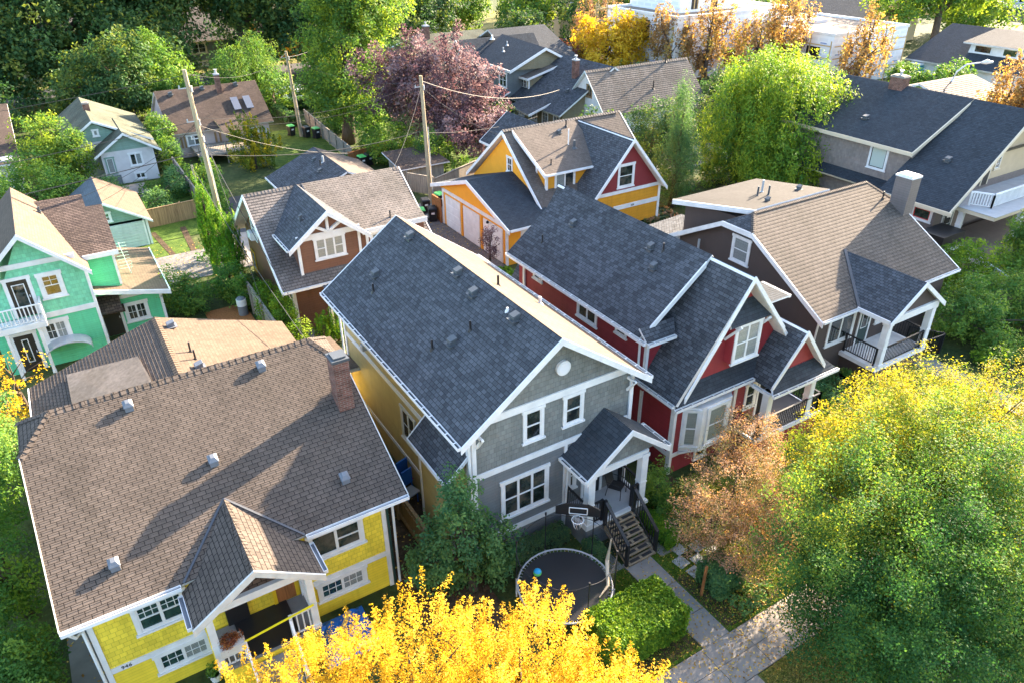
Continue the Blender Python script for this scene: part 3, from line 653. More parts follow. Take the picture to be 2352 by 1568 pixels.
t_.each('trim', 'white', P)
rv = MB(); rv.tube([(11.99, 16.30, 7.12), (11.99, 16.40, 7.12)], .27, 24); rv.build('gable_vent', 'white', P)
rv = MB(); rv.tube([(11.99, 16.285, 7.12), (11.99, 16.31, 7.12)], .20, 24); rv.build('gable_vent', 'chain', P)
win(P, '-y', 16.409, 10.48, 11.30, 4.62, 5.93); win(P, '-y', 16.409, 12.08, 12.93, 4.66, 5.93)
win(P, '-y', 16.41, 9.60, 11.55, 1.68, 3.36, 3, [True, True, True], trim=.13)
f_ = MB(); band(f_, '-x', 8.57, 21, 22.2, 1.95, 3.6, 0.0)
win(P, '-x', 8.57, 20.8, 22.1, 2.05, 3.58, 2, False, grid=(1, 2, 'full'), m='white_old'); win(P, '-x', 8.57, 22.1, 23.5, 4.85, 5.25, 2, False, trim=.06)
win(P, '-x', 8.57, 18.9, 20.1, .35, .95, 1, False)
d_ = MB(); d_.box(8.3, 8.57, 24.95, 25.2, 4.5, 4.75); d_.build('wall_vent', 'metal', P)
# side bump-out
b_ = MB(); b_.box(7.95, 8.6, 16.9, 19.2, .6, 4.2); b_.build('bay', 'tan_wall', P)
r = MB(); roofslab(r, [(7.7, 16.65, 3.95), (8.58, 16.65, 4.8), (8.58, 19.5, 4.8), (7.7, 19.5, 3.95)], .1); r.build('bay_roof', ['sh_grey', 'white'], P)
rakes(P, [((7.68, 19.5, 3.93), (8.6, 19.5, 4.82), (0, 1, 0)), ((7.68, 16.65, 3.93), (8.6, 16.65, 4.82), (0, -1, 0)), ((7.7, 16.65, 3.96), (7.7, 19.5, 3.96), (-1, 0, 0))], .16, .05)
t_ = MB(); t_.box(7.92, 8.05, 16.87, 17.0, .6, 3.9); t_.box(7.92, 8.05, 19.1, 19.23, .6, 3.9); t_.each('trim', 'white', P)
sp_ = MB(); sp_.tube([(8.2, 16.3, 5.75), (8.45, 16.36, 5.4), (8.47, 16.36, .1)], .045, 8); sp_.tube([(8.3, 28.1, 5.8), (8.45, 27.9, 5.5), (8.45, 27.9, .1)], .045, 8); sp_.tube([(12.22, 15.1, 3.3), (12.24, 16.2, 3.1), (12.24, 16.32, .2)], .04, 8); sp_.each('downspout', 'white', P)
gz_ = lambda x: 8.51 - (11.62 - x) * (8.51 - 5.84) / 3.64
hood(P, [(x, y, gz_(x)) for x, y in ((11.3, 26.2), (11.3, 22.1), (11.1, 20.6), (11.25, 18.1), (9.62, 26.1), (9.67, 19.6))], size=.28)
pipe(P, [(9.2, 25.4, gz_(9.2)), (10.29, 19.4, gz_(10.29)), (9.2, 20.2, gz_(9.2))], .38, .04); pipe(P, [(11.34, 18.7, 8.3)], .12, .04, 'white')
pipe(P, [(12.47, 21.2, 7.9)], .42, .045); pipe(P, [(14.5, 21.45, 6.45)], .32, .06, 'white')
# porch
b_ = MB(); b_.box(12.3, 15.0, 15.05, 16.41, -.05, .93); b_.build('porch_base', 'gry_lap', P)
b_ = MB(); b_.box(12.22, 15.05, 14.98, 16.42, .93, 1.05, 0); b_.build('porch_floor', 'white', P)
b_ = MB(); b_.box(12.34, 14.96, 15.1, 16.40, 1.05, 1.058); b_.build('porch_deck', 'slate', P)
column(P, 12.38, 15.12, 1.06, 3.35, .27); column(P, 14.72, 15.12, 1.06, 3.35, .27)
r = MB(); PY = 14.85
roofslab(r, [(12.05, PY, 3.42), (13.85, PY, 4.8), (13.85, 16.42, 4.8), (12.05, 16.42, 3.42)], .12); roofslab(r, [(15.62, PY, 3.42), (13.85, PY, 4.8), (13.85, 16.42, 4.8), (15.62, 16.42, 3.42)], .12)
r.build('porch_roof', ['sh_char', 'white'], P)
rakes(P, [((12.0, PY, 3.38), (13.85, PY, 4.8), (0, -1, 0)), ((13.85, PY, 4.8), (15.68, PY, 3.36), (0, -1, 0))], .22, .05)
gutter(P, [((12.05, PY, 3.44), (12.05, 16.35, 3.44), (-1, 0, 0)), ((15.62, PY, 3.44), (15.62, 16.35, 3.44), (1, 0, 0))])
b_ = MB(); b_.box(12.25, 14.85, 15.0, 15.2, 3.25, 3.5); b_.build('porch_beam', 'white', P)
b_ = MB(); b_.prism([(12.35, 15.06, 3.5), (15.3, 15.06, 3.5), (13.85, 15.06, 4.6)], (0, .08, 0)); b_.build('gable_wall', 'gry_shake', P)
b_ = MB(); b_.box(13.6, 15.0, 15.25, 16.39, 1.05, 1.06); 
doorp(P, '-y', 16.40, 13.0, 13.95, 1.06, 3.1, 'black', (.25, .75, .45, .9)); win(P, '-y', 16.40, 12.35, 12.75, 1.75, 2.95)
railing(P, (12.32, 15.2, 0), (12.32, 16.35, 0), 1.06, 1.98, 'black', .11); railing(P, (12.52, 15.08, 0), (12.95, 15.08, 0), 1.06, 1.98, 'black', .1); railing(P, (14.3, 15.08, 0), (14.6, 15.08, 0), 1.06, 1.98, 'black', .1); railing(P, (14.78, 15.25, 0), (14.78, 16.35, 0), 1.06, 1.98, 'black', .11)
st_ = MB(); rb = MB()
for k in range(6):
    y1 = 14.98 - .24 * k; z1 = .93 - .165 * k
    st_.box(13.05, 14.25, y1 - .27, y1, z1 - .045, z1); st_.box(13.1, 14.2, y1 - .03, y1, z1 - .17, z1 - .045)
    for x0 in (13.18, 13.72): rb.box(x0, x0 + .42, y1 - .2, y1 - .08, z1, z1 + .008)
st_.prism([(13.03, 14.98, .9), (13.03, 14.98, .6), (13.03, 13.75, 0), (13.03, 13.5, 0)], (.05, 0, 0)); st_.prism([(14.22, 14.98, .9), (14.22, 14.98, .6), (14.22, 13.75, 0), (14.22, 13.5, 0)], (.05, 0, 0))
s_ = st_.build('stairs', 'step', P); rb.build('tread_mat', 'rubber', s_)
for x_ in (13.0, 14.3):
    q = MB(); q.bar((x_, 14.95, 2.0), (x_, 13.6, 1.02), .12, .05)
    for yy, z0, z1 in ((14.95, .9, 2.05), (13.62, 0, 1.05)): q.bar((x_, yy, z0), (x_, yy, z1), .1)
    q.bar((x_, 14.95, 1.1), (x_, 13.6, .14), .04, .04)
    for k in range(1, 11): yy = 14.95 - 1.35 * k / 11; q.bar((x_, yy, 1.1 - .96 * k / 11), (x_, yy, 2.0 - .98 * k / 11), .025)
    q.build('stair_railing', 'black', P)

# ================================================================ RED HOUSE
P = thing('red_house', 'dark red house with steep slate gable roof and white bay window beside the grey house', 'house', 20.2, 16.56)
a = MB(); a.box(17.55, 22.9, 16.56, 28.0, -.05, 3.7); a.box(21.6, 24.8, 17.6, 28.0, -.05, 3.6); a.build('wall', 'red_lap', P)
a = MB(); a.box(17.3, 20.2, 18.2, 27.4, 3.2, 5.75); a.box(17.9, 22.6, 16.9, 27.9, 3.7, 4.2); a.build('dormer_wall', 'red_lap', P)
a = MB(); a.prism([(17.6, 16.62, 3.9), (22.8, 16.62, 3.9), (22.8, 16.62, 4.9), (20.15, 16.62, 8.15)], (0, .3, 0)); a.build('gable_wall', 'red_board', P)
a = MB(); a.prism([(17.7, 27.6, 3.7), (22.6, 27.6, 3.7), (22.5, 27.6, 5.2), (20.15, 27.6, 8.15)], (0, .3, 0)); a.build('gable_wall', 'red_board', P)
RY0, RY1 = 16.0, 28.3
r = MB()
roofslab(r, [(17.15, RY0 + .2, 3.72), (20.15, RY0, 8.36), (20.15, RY1, 8.36), (17.15, RY1, 3.72)])
roofslab(r, [(22.9, RY0, 5.0), (20.15, RY0, 8.36), (20.15, RY1, 8.36), (22.9, RY1, 5.0)])
roofslab(r, [(25.2, 18.0, 3.4), (22.9, 18.0, 5.0), (22.9, RY1, 5.0), (25.2, RY1, 3.4)])
r.build('roof', ['sh_red', 'white'], P)
r = MB(); roofslab(r, [(16.83, 18.15, 5.8), (20.15, 18.15, 8.42), (20.15, 27.7, 8.42), (16.83, 27.7, 5.8)])
roofslab(r, [(16.83, 17.7, 5.78), (18.2, 17.7, 5.78), (18.55, 18.2, 6.2), (16.83, 18.2, 6.2)], .08)
r.build('dormer_roof', ['sh_red', 'white'], P)
r = MB()     # pent roofs
roofslab(r, [(17.15, 16.2, 3.55), (21.5, 16.2, 3.55), (22.0, 16.7, 4.25), (17.55, 16.7, 4.25)], .1)
roofslab(r, [(21.32, 15.12, 3.3), (25.12, 15.12, 3.3), (24.5, 15.6, 3.85), (21.7, 15.6, 3.85)], .1)
roofslab(r, [(19.45, 16.1, 6.35), (21.7, 16.1, 6.35), (21.0, 16.63, 7.1), (19.7, 16.63, 7.1)], .08)
roofslab(r, [(23.9, 17.95, 5.45), (25.0, 17.95, 5.45), (25.0, 19.6, 5.45), (23.9, 19.6, 5.9)], .08)
r.each('pent_roof', ['sh_char', 'white'], P)
r = MB()
roofslab(r, [(21.32, 15.3, 3.45), (22.95, 15.3, 5.6), (22.95, 17.2, 5.6), (21.32, 16.75, 3.45)], .12); roofslab(r, [(24.6, 15.3, 3.5), (22.95, 15.3, 5.6), (22.95, 18.2, 5.6), (24.6, 18.2, 3.5)], .12)
r.build('porch_roof', ['sh_red', 'white'], P)
gf = MB(); gf.prism([(21.6, 15.62, 3.7), (24.4, 15.62, 3.7), (22.95, 15.62, 5.45)], (0, .1, 0)); gf.build('gable_wall', 'red_board', P)
gzr = lambda x: 3.72 + (x - 17.15) * 4.64 / 3.0
rakes(P, [((17.35, RY0, gzr(17.4)), (20.15, RY0, 8.36), (0, -1, 0)), ((20.15, RY0, 8.36), (22.35, RY0, 5.66), (0, -1, 0)), ((21.38, 15.3, 3.55), (22.95, 15.3, 5.6), (0, -1, 0)), ((22.95, 15.3, 5.6), (24.5, 15.3, 3.6), (0, -1, 0)), ((17.1, 18.15, 5.98), (19.85, 18.15, 8.2), (0, -1, 0))], .24, .06)
gutter(P, [((17.15, 16.25, 3.72), (17.15, RY1, 3.72), (-1, 0, 0)), ((16.83, 17.75, 5.8), (16.83, 27.7, 5.8), (-1, 0, 0)), ((16.83, 17.7, 5.78), (18.2, 17.7, 5.78), (0, -1, 0)),
           ((17.1, 16.2, 3.57), (21.3, 16.2, 3.57), (0, -1, 0)), ((21.25, 15.12, 3.32), (25.15, 15.12, 3.32), (0, -1, 0)), ((21.32, 15.2, 3.32), (21.32, 16.2, 3.32), (-1, 0, 0)), ((25.0, 17.95, 5.46), (25.0, 19.5, 5.46), (1, 0, 0))])
t_ = MB()
for y0 in (16.56, 18.4, 26.9): t_.box(17.51, 17.57, y0 + .01, y0 + .17, .0, 3.5)
t_.box(17.5, 17.64, 16.52, 16.66, 0, 3.4); band(t_, '-x', 17.55, 16.7, 27.9, .82, 1.02); band(t_, '-y', 16.56, 17.6, 22.9, .82, 1.0)
t_.box(17.27, 17.4, 18.16, 18.3, 3.9, 5.7); t_.box(17.27, 17.32, 26.9, 27.05, 3.9, 5.7); t_.box(19.15, 19.3, 16.51, 16.6, 2.95, 3.4); t_.box(20.75, 20.9, 16.5, 16.6, 1.0, 3.4)
t_.bar((19.95, 16.05, 6.3), (19.75, 16.6, 5.6), .1); t_.bar((21.5, 16.05, 6.3), (21.45, 16.6, 5.6), .1)
t_.each('trim', 'white', P)
# bay window
b = MB(); bp = [(17.95, 16.57), (18.6, 16.1), (20.15, 16.1), (20.5, 16.57)]
b.prism([(x, y, 1.1) for x, y in bp], (0, 0, 2.05)); b.prism([(x, y - .04 if y < 16.3 else y, 1.04) for x, y in bp], (0, 0, .07)); b.build('bay', 'white', P)
dl = (Vector((18.6, 16.1)) - Vector((17.95, 16.57))).normalized(); nl = Vector((-(-dl.y), -dl.x)); nl = Vector((dl.y, -dl.x))
FR['bay'] = lambda c: (lambda u, v, n: (17.95 + dl.x * u + nl.x * n, 16.57 + dl.y * u + nl.y * n, v))
win(P, 'bay', 0, .08, .72, 1.25, 3.05, blind=(0,), trim=.09); win(P, '-y', 16.1, 18.85, 20.0, 1.25, 3.05, blind=(0,), trim=.12)
b = MB(); b.bar((17.95, 16.5, .95), (18.6, 16.15, 1.08), .08); b.bar((19.5, 16.55, .9), (18.9, 16.15, 1.06), .08); b.each('bracket', 'white', P)
b = MB(); b.box(19.85, 21.35, 16.25, 16.63, 4.62, 6.4); b.build('dormer_bay', 'red_board', P)
win(P, '-y', 16.25, 19.88, 21.32, 4.62, 6.3, 2, True, (0, 1), trim=.12)
win(P, '-x', 17.3, 21.3, 22.7, 4.6, 5.38, 2, False); win(P, '-x', 17.3, 25.4, 26.15, 5.0, 5.36, 1, False, trim=.07); win(P, '-x', 17.3, 19.4, 20.1, 5.0, 5.38, 1, False, trim=.07)
win(P, '-y', 16.56, 18.9, 19.6, .15, .72, 1, False); win(P, '-y', 16.56, 21.45, 22.15, 1.7, 2.95, 1, True)
doorp(P, '-y', 16.56, 22.2, 22.9, 1.1, 3.0, 'black')
f_ = MB(); f_.box(21.0, 25.0, 15.3, 17.6, .9, 1.05); f_.build('porch_floor', 'white', P); f_ = MB(); f_.box(21.1, 24.9, 15.4, 17.59, 1.05, 1.06); f_.build('porch_deck', 'flash', P); f_ = MB(); f_.box(22.0, 23.2, 16.6, 17.2, 1.06, 1.5); f_.box(22.0, 23.2, 17.2, 17.35, 1.06, 1.95); f_.build('bench', 'black', P)
f_ = MB(); f_.box(21.1, 24.9, 15.35, 17.6, -.05, .9); f_.build('porch_base', 'red_lap', P)
column(P, 21.55, 15.5, 1.06, 3.25, .3); column(P, 24.2, 15.5, 1.06, 3.2, .28)
railing(P, (21.1, 15.4, 0), (24.9, 15.4, 0), 1.05, 1.95, 'black'); railing(P, (20.95, 16.5, 0), (21.1, 15.4, 0), 1.05, 1.95, 'black'); railing(P, (24.9, 15.4, 0), (24.9, 17.5, 0), 1.05, 1.95, 'black')
zr_ = lambda x: 5.8 + (x - 16.83) * 2.62 / 3.32
hood(P, [(x, y, zr_(x)) for x, y in ((18.92, 25.4), (19.43, 20.8), (18.9, 19.96))], size=.24); pipe(P, [(17.85, 26.27, zr_(17.85)), (19.57, 20.2, zr_(19.57))], .35)
dn = MB(); dn.tube([(16.8, 18.3, 5.65), (17.2, 18.5, 5.3), (17.22, 18.5, 4.3), (17.0, 18.6, 3.95)], .05, 8); dn.tube([(16.8, 27.0, 5.65), (17.2, 26.8, 5.3), (17.22, 26.8, 4.3), (17.0, 26.7, 3.95)], .05, 8); dn.each('downspout', 'white', P)

# ================================================================ BROWN HOUSE
P = thing('brown_house', 'dark brown house with sunlit tan shingle roof, grey chimney and front porch with black railing', 'house', 32.8, 18.2)
zb = lambda y: 3.45 + (y - 17.8) * .567
a = MB(); a.box(27.92, 38.0, 18.2, 28.8, -.3, 3.45); a.prism([(27.92, 18.2, 3.45), (27.92, 28.6, 3.45), (27.92, 27.9, 4.0), (27.92, 24.4, 6.0), (27.92, 22.6, 6.0), (27.92, 18.2, 3.55)], (10.0, 0, 0)); a.build('wall', 'brn_wall', P)
BL, BR_, BF, BY = 27.6, 38.3, 17.8, 23.5
r = MB(); zc = zb(22.5)
roofslab(r, [(BL, BF, 3.45), (BR_, BF, 3.45), (BR_, 22.0, zb(22.0)), (37.4, BY, zb(BY)), (28.6, BY, zb(BY)), (BL, 22.5, zc)], .15, .2, .014)
roofslab(r, [(BL, 29.2, 3.45), (BR_, 29.2, 3.45), (BR_, 25.0, zb(22.0)), (37.4, BY, zb(BY)), (28.6, BY, zb(BY)), (BL, 24.5, zc)], .15, .2, .014)
r.build('roof', ['sh_brown', 'white'], P)
r = MB(); roofslab(r, [(BL, 22.5, zc), (28.6, BY, zb(BY)), (BL, 24.5, zc)]); r.build('hip_roof', ['sh_grey', 'white'], P); r = MB(); roofslab(r, [(BR_, 22, zb(22)), (37.4, BY, zb(BY)), (BR_, 25, zb(22))]); r.build('hip_roof', ['sh_grey', 'white'], P)
r = MB(); roofslab(r, [(27.75, 28.3, 6.1), (28.9, 23.7, 6.72), (34.6, 23.7, 6.72), (34.2, 28.3, 6.15)], .22, .143, .006); r.build('dormer_roof', ['sh_flat', 'white'], P)
a = MB(); a.prism([(28.25, 27.8, 3.5), (33.9, 27.8, 3.5), (33.9, 23.9, 3.5), (28.95, 23.9, 3.5)], (0, 0, 2.55)); a.build('dormer_wall', 'brn_wall', P)
r = MB(); roofslab(r, [(27.3, 27.6, 4.15), (30.2, 27.8, 4.3), (30.2, 30.0, 4.2), (27.3, 30.0, 4.15)], .2); r.build('rear_roof', ['sh_red', 'white'], P)
c = MB(); ridgecap(c, (28.6, BY, zb(BY)), (37.4, BY, zb(BY)), .13, .05, .14)
for q in (((BL, 22.5, zc), (28.6, BY, zb(BY))), ((BR_, 22, zb(22)), (37.4, BY, zb(BY)))): ridgecap(c, *q, .12, .045, .14)
c.build('ridge_cap', 'sh_brown', P)
rakes(P, [((BL, BF - .06, 3.38), (BL, 22.5, zc), (-1, 0, 0)), ((BL, 22.5, zc), (BL, 24.5, zc), (-1, 0, 0)), ((BL, 24.5, zc), (BL, 28.2, 4.15), (-1, 0, 0)), ((BR_, BF, 3.45), (BR_, 22, zb(22)), (1, 0, 0)), ((28.9, 23.6, 6.7), (27.75, 28.3, 6.08), (-1, -.25, 0))], .26, .06)
gutter(P, [((BL, BF, 3.46), (30.2, BF, 3.46), (0, -1, 0)), ((34.2, BF, 3.46), (BR_, BF, 3.46), (0, -1, 0))], False)
# porch
r = MB(); PA = (32.15, 4.95); yi = BF + (PA[1] - 3.45) / .567
roofslab(r, [(30.1, 16.05, 3.45), (32.15, 16.05, 4.95), (32.15, yi, 4.95), (30.1, 17.8, 3.45)], .13, .143); roofslab(r, [(34.2, 16.05, 3.45), (32.15, 16.05, 4.95), (32.15, yi, 4.95), (34.2, 17.8, 3.45)], .13, .143)
r.build('porch_roof', ['sh_grey', 'white'], P)
fl = MB(); fl.bar((30.12, 17.75, 3.50), (32.15, yi, 5.0), .14, .03); fl.each('flashing', 'flash', P)
rakes(P, [((30.02, 16.05, 3.39), (32.15, 16.05, 4.95), (0, -1, 0)), ((32.15, 16.05, 4.95), (34.28, 16.05, 3.39), (0, -1, 0))], .24, .06)
rakes(P, [((30.1, 16.1, 3.5), (30.1, 17.8, 3.5), (-1, 0, 0))], .2, .05, name='fascia')
b = MB(); b.box(30.25, 34.0, 16.15, 16.4, 3.2, 3.55); b.box(30.22, 30.4, 16.4, 18.1, 3.22, 3.42); b.build('porch_beam', 'white', P)
b = MB(); b.prism([(30.4, 16.25, 3.55), (33.9, 16.25, 3.55), (32.15, 16.25, 4.8)], (0, .1, 0)); b.build('gable_wall', 'brn_wall', P)
b = MB(); b.box(30.1, 34.1, 16.2, 18.2, .72, .92); b.build('porch_floor', 'white', P); b = MB(); b.box(30.3, 34.0, 16.3, 18.2, -.3, .72); b.build('porch_base', 'brn_wall', P)
column(P, 30.45, 16.35, .93, 3.25, .3); column(P, 33.85, 16.35, .93, 3.25, .3)
railing(P, (30.3, 16.45, 0), (30.3, 18.1, 0), .93, 1.85, 'black'); railing(P, (30.6, 16.3, 0), (33.7, 16.3, 0), .93, 1.85, 'black'); railing(P, (33.9, 16.45, 0), (33.9, 18.1, 0), .93, 1.85, 'black')
win(P, '-y', 18.2, 28.75, 30.75, 1.55, 3.1, 2, [False, False], grid=None, trim=.13); doorp(P, '-y', 18.2, 31.1, 32.1, .93, 3.1, 'door_green', (.3, .7, .4, .9)); win(P, '-y', 18.2, 32.5, 33.5, 1.7, 3.0)
win(P, '-x', 27.92, 22.75, 23.95, 4.2, 5.6, 1, True, (0,), trim=.13)
chimney(P, 37.75, 38.55, 21.15, 22.1, 0, 7.35, 'taupe_dk', 'white', 0)
pipe(P, [(37.45, 22.35, zb(22.35))], .42, .04); pipe(P, [(31.6, 25.2, 6.5), (31.1, 25.5, 6.45)], .55, .05, 'vent_dk'); pipe(P, [(31.9, 25.9, 6.4)], .7, .06, 'metal'); hood(P, [(33.5, 24.8, 6.55), (30.6, 24.4, 6.55)], size=.22)
dn = MB(); dn.tube([(27.65, 17.75, 3.35), (27.85, 18.15, 3.1), (27.88, 18.3, .1)], .05, 8); dn.each('downspout', 'white_old', P)
pp = MB(); pp.tube([(27.7, 26.0, 4.0), (27.7, 26.0, 4.6)], .06, 8); pp.build('vent_pipe', 'metal', P)

# ================================================================ ORANGE AND RED LANE HOUSE
P = thing('orange_house', 'orange laneway house with red front gable and attached garage with white doors', 'house', 29, 40)
a = MB(); a.box(22.6, 26.0, 37.2, 45.9, -.05, 2.62); a.prism([(22.6, 37.2, 2.6), (22.6, 45.9, 2.6), (22.6, 46.4, 2.6), (22.6, 41.7, 4.25), (22.6, 37.0, 2.6)], (3.0, 0, 0)); 
a.prism([(25.8, 37.7, 0), (25.8, 47.1, 0), (25.8, 47.1, 2.8), (25.8, 42.4, 6.75), (25.8, 37.7, 2.8)], (9.2, 0, 0)); a.build('wall', 'org_wall', P)
a = MB(); a.box(26.45, 31.0, 38.6, 42, 2.8, 4.95); a.box(28.6, 34.6, 36.7, 38.0, 1.0, 3.5); a.build('wall', 'org_lap', P)
a = MB(); a.prism([(28.9, 36.699, 3.5), (34.4, 36.699, 3.5), (31.65, 36.699, 6.75)], (0, .3, 0)); a.build('gable_wall', 'org_red', P)
r = MB()
roofslab(r, [(22.25, 36.35, 2.72), (22.25, 41.7, 4.42), (25.8, 41.7, 4.42), (25.8, 36.35, 2.72)], .13); roofslab(r, [(22.25, 47.05, 2.72), (22.25, 41.7, 4.42), (25.8, 41.7, 4.42), (25.8, 47.05, 2.72)], .13)
r.build('garage_roof', ['sh_char', 'white'], P)
r = MB(); so = (7 - 2.85) / 5.1
zo = lambda y: 7 - (42.4 - y) * so
roofslab(r, [(25.45, 37.3, zo(37.3)), (29.4, 37.3, zo(37.3)), (31.6, 42.4, 7.0), (25.45, 42.4, 7.0)]); roofslab(r, [(31.6, 39.3, zo(39.3)), (35.3, 39.3, zo(39.3)), (35.3, 42.4, 7.0), (31.6, 42.4, 7.0)])
roofslab(r, [(25.45, 47.5, 2.85), (35.3, 47.5, 2.85), (35.3, 42.4, 7.0), (25.45, 42.4, 7.0)])
r.build('roof', ['sh_orange', 'white'], P)
r = MB(); roofslab(r, [(26.15, 38.25, 5.0), (31.2, 38.25, 5.0), (31.2, 42.4, 7.06), (26.15, 42.4, 7.06)], .14); r.build('dormer_roof', ['sh_orange', 'white'], P)
r = MB(); gx = 31.63; gs = (6.95 - 3.5) / 3.0
roofslab(r, [(28.55, 36.25, 3.42), (gx, 36.25, 6.95), (gx, 42.35, 6.98), (28.55, 38.6, 3.42)]); roofslab(r, [(34.75, 36.25, 3.35), (gx, 36.25, 6.95), (gx, 42.35, 6.98), (34.75, 39.5, 3.35)]); r.build('cross_roof', ['sh_grey', 'white'], P)
c = MB(); ridgecap(c, (25.45, 42.4, 7.06), (35.3, 42.4, 7.06), .17, .09, .22); c.build('ridge_cap', 'sh_lane', P)
rakes(P, [((25.45, 37.25, 2.83), (25.45, 42.4, 7.02), (-1, 0, 0)), ((25.45, 42.4, 7.02), (25.45, 47.55, 2.83), (-1, 0, 0)), ((22.25, 36.3, 2.7), (22.25, 41.7, 4.42), (-1, 0, 0)), ((22.25, 41.7, 4.42), (22.25, 47.1, 2.7), (-1, 0, 0)),
          ((28.5, 36.25, 3.36), (gx, 36.25, 6.98), (0, -1, 0)), ((gx, 36.25, 6.98), (34.85, 36.25, 3.26), (0, -1, 0)), ((26.15, 38.25, 5.0), (26.15, 42.2, 6.97), (-1, 0, 0)), ((35.3, 39.3, zo(39.3)), (35.3, 42.4, 7.0), (1, 0, 0))], .26, .07)
gutter(P, [((26.15, 38.25, 5.02), (31.2, 38.25, 5.02), (0, -1, 0)), ((22.3, 36.35, 2.74), (25.8, 36.35, 2.74), (0, -1, 0)), ((34.0, 39.3, zo(39.3)), (35.4, 39.3, zo(39.3)), (0, -1, 0))], False)
t_ = MB(); band(t_, '-x', 22.6, 37.2, 45.9, 2.45, 2.68, .06); t_.box(22.52, 22.66, 45.8, 45.95, 0, 2.6); t_.box(22.52, 22.66, 37.15, 37.3, 0, 2.6); band(t_, '-y', 36.7, 28.8, 34.6, 3.33, 3.55, .05); band(t_, '-y', 36.7, 30.6, 34.6, 2.2, 2.5, .05)
t_.box(26.4, 26.55, 38.54, 38.7, 3.0, 4.9); t_.box(34.45, 34.62, 36.64, 36.8, 1.0, 3.4); t_.box(26.38, 26.45, 39.6, 39.75, 4.0, 5.5); t_.each('trim', 'white', P)
for k, (y0, y1) in enumerate(((43.35, 45.5), (40.65, 42.9), (37.7, 40.15))):
    d = MB(); d.box(22.55, 22.62, y0, y1, 0, 2.28)
    for q in range(1, 4): d.box(22.535, 22.555, y0 + .03, y1 - .03, .57 * q - .51, .57 * q - .03)
    d.build('garage_door', 'white', P)
d = MB(); d.box(23.6, 25.6, 37.17, 37.22, 0, 2.2); d.build('garage_door', 'white', P)
for y_ in (43.12, 40.4): d = MB(); d.box(22.52, 22.62, y_ - .1, y_ + .1, 0, 2.45); d.build('pilaster', 'org_wall', P)
win(P, '-x', 25.8, 41.65, 42.4, 4.25, 5.35, 1, True, grid=(2, 2, 'full'), trim=.1); win(P, '-y', 38.6, 27.1, 28.75, 3.75, 4.95, 2, False, (0,), trim=.12); win(P, '-y', 36.7, 30.8, 32.2, 3.7, 5.3, 1, True, trim=.14)
text(P, '324', (32.2, 36.64, 2.28), .2, RXF)
ld = MB(); ld.lathe((22.4, 39.3, 2.2), [(0.0, 0), (.09, .02), (.1, .12), (.03, .2)], 10); ld.build('lamp', 'black', P)
hood(P, [(29.35, 41.4, 6.5)], size=.25); pipe(P, [(30.2, 41.8, 6.8)], .45, .05); pipe(P, [(27.08, 39.0, 5.35)], .4, .04); pipe(P, [(29.35, 40.3, 5.95)], 1.1, .04, 'white'); pipe(P, [(29.6, 39.95, 5.85)], .5, .09, 'vent_dk'); pipe(P, [(33.9, 40.2, 5.3)], .5, .04)

# ================================================================ BROWN LANE HOUSE
P = thing('brown_laneway_house', 'reddish brown laneway house with timbered white dormer gable and weathered grey roof', 'house', 12.5, 36.1)
zl = lambda y: 2.8 + (y - 35.35) * .70
YR, ZR = 40.6, zl(40.6)
a = MB(); a.prism([(8.65, 36.1, -.05), (8.65, 45.2, -.05), (8.65, 45.2, 3.1), (8.65, YR, ZR - .15), (8.65, 36.1, zl(36.1) - .12)], (8.0, 0, 0)); a.build('wall', 'lane_brown', P)
a = MB(); a.box(9.24, 12.6, 36.0, 38, 2.9, 5.0); a.prism([(9.24, 36.0, 5.0), (12.6, 36.0, 5.0), (10.9, 36.0, 6.35)], (0, 2, 0)); a.box(12.6, 16.5, 36.2, 38.4, 3.0, 4.75); a.build('dormer_wall', 'lane_brown', P)
r = MB(); roofslab(r, [(7.95, 35.35, 2.8), (17.1, 35.35, 2.8), (17.1, YR, ZR), (7.95, YR, ZR)], .15, .18, .016); roofslab(r, [(7.95, 45.9, 2.8), (17.1, 45.9, 2.8), (17.1, YR, ZR), (7.95, YR, ZR)], .15, .18, .016)
r.build('roof', ['sh_lane', 'white_old'], P)
r = MB(); roofslab(r, [(12.4, 36.05, 4.92), (16.6, 36.05, 4.92), (16.6, YR, ZR + .05), (11.2, YR, ZR + .05), (11.2, 38.0, 5.8)], .13, .18, .014); r.build('dormer_roof', ['sh_lane', 'white'], P)
r = MB(); ym = 35.35 + (6.55 - 2.8) / .7
roofslab(r, [(8.7, 35.6, 4.86), (10.88, 35.6, 6.56), (10.88, ym, 6.56), (8.7, 38.3, 4.86)], .13); roofslab(r, [(13.05, 35.6, 4.86), (10.88, 35.6, 6.56), (10.88, ym, 6.56), (13.05, 37.0, 4.86)], .13); r.build('gable_roof', ['sh_grey', 'white'], P)
c = MB(); ridgecap(c, (7.95, YR, ZR), (17.1, YR, ZR), .16, .1, .2); c.build('ridge_cap', 'sh_lane', P)
rakes(P, [((8.65, 35.6, 4.82), (10.88, 35.6, 6.56), (0, -1, 0)), ((10.88, 35.6, 6.56), (13.1, 35.6, 4.82), (0, -1, 0)), ((7.95, 35.35, 2.8), (7.95, YR, ZR), (-1, 0, 0)), ((7.95, YR, ZR), (7.95, 45.9, 2.8), (-1, 0, 0)), ((17.1, 35.35, 2.8), (17.1, YR, ZR), (1, 0, 0)), ((12.8, 36.05, 4.92), (16.65, 36.05, 4.92), (0, -1, 0))], .27, .06)
gutter(P, [((7.95, 35.35, 2.82), (17.1, 35.35, 2.82), (0, -1, 0)), ((8.7, 35.65, 4.87), (8.7, 38.2, 4.87), (-1, 0, 0))])
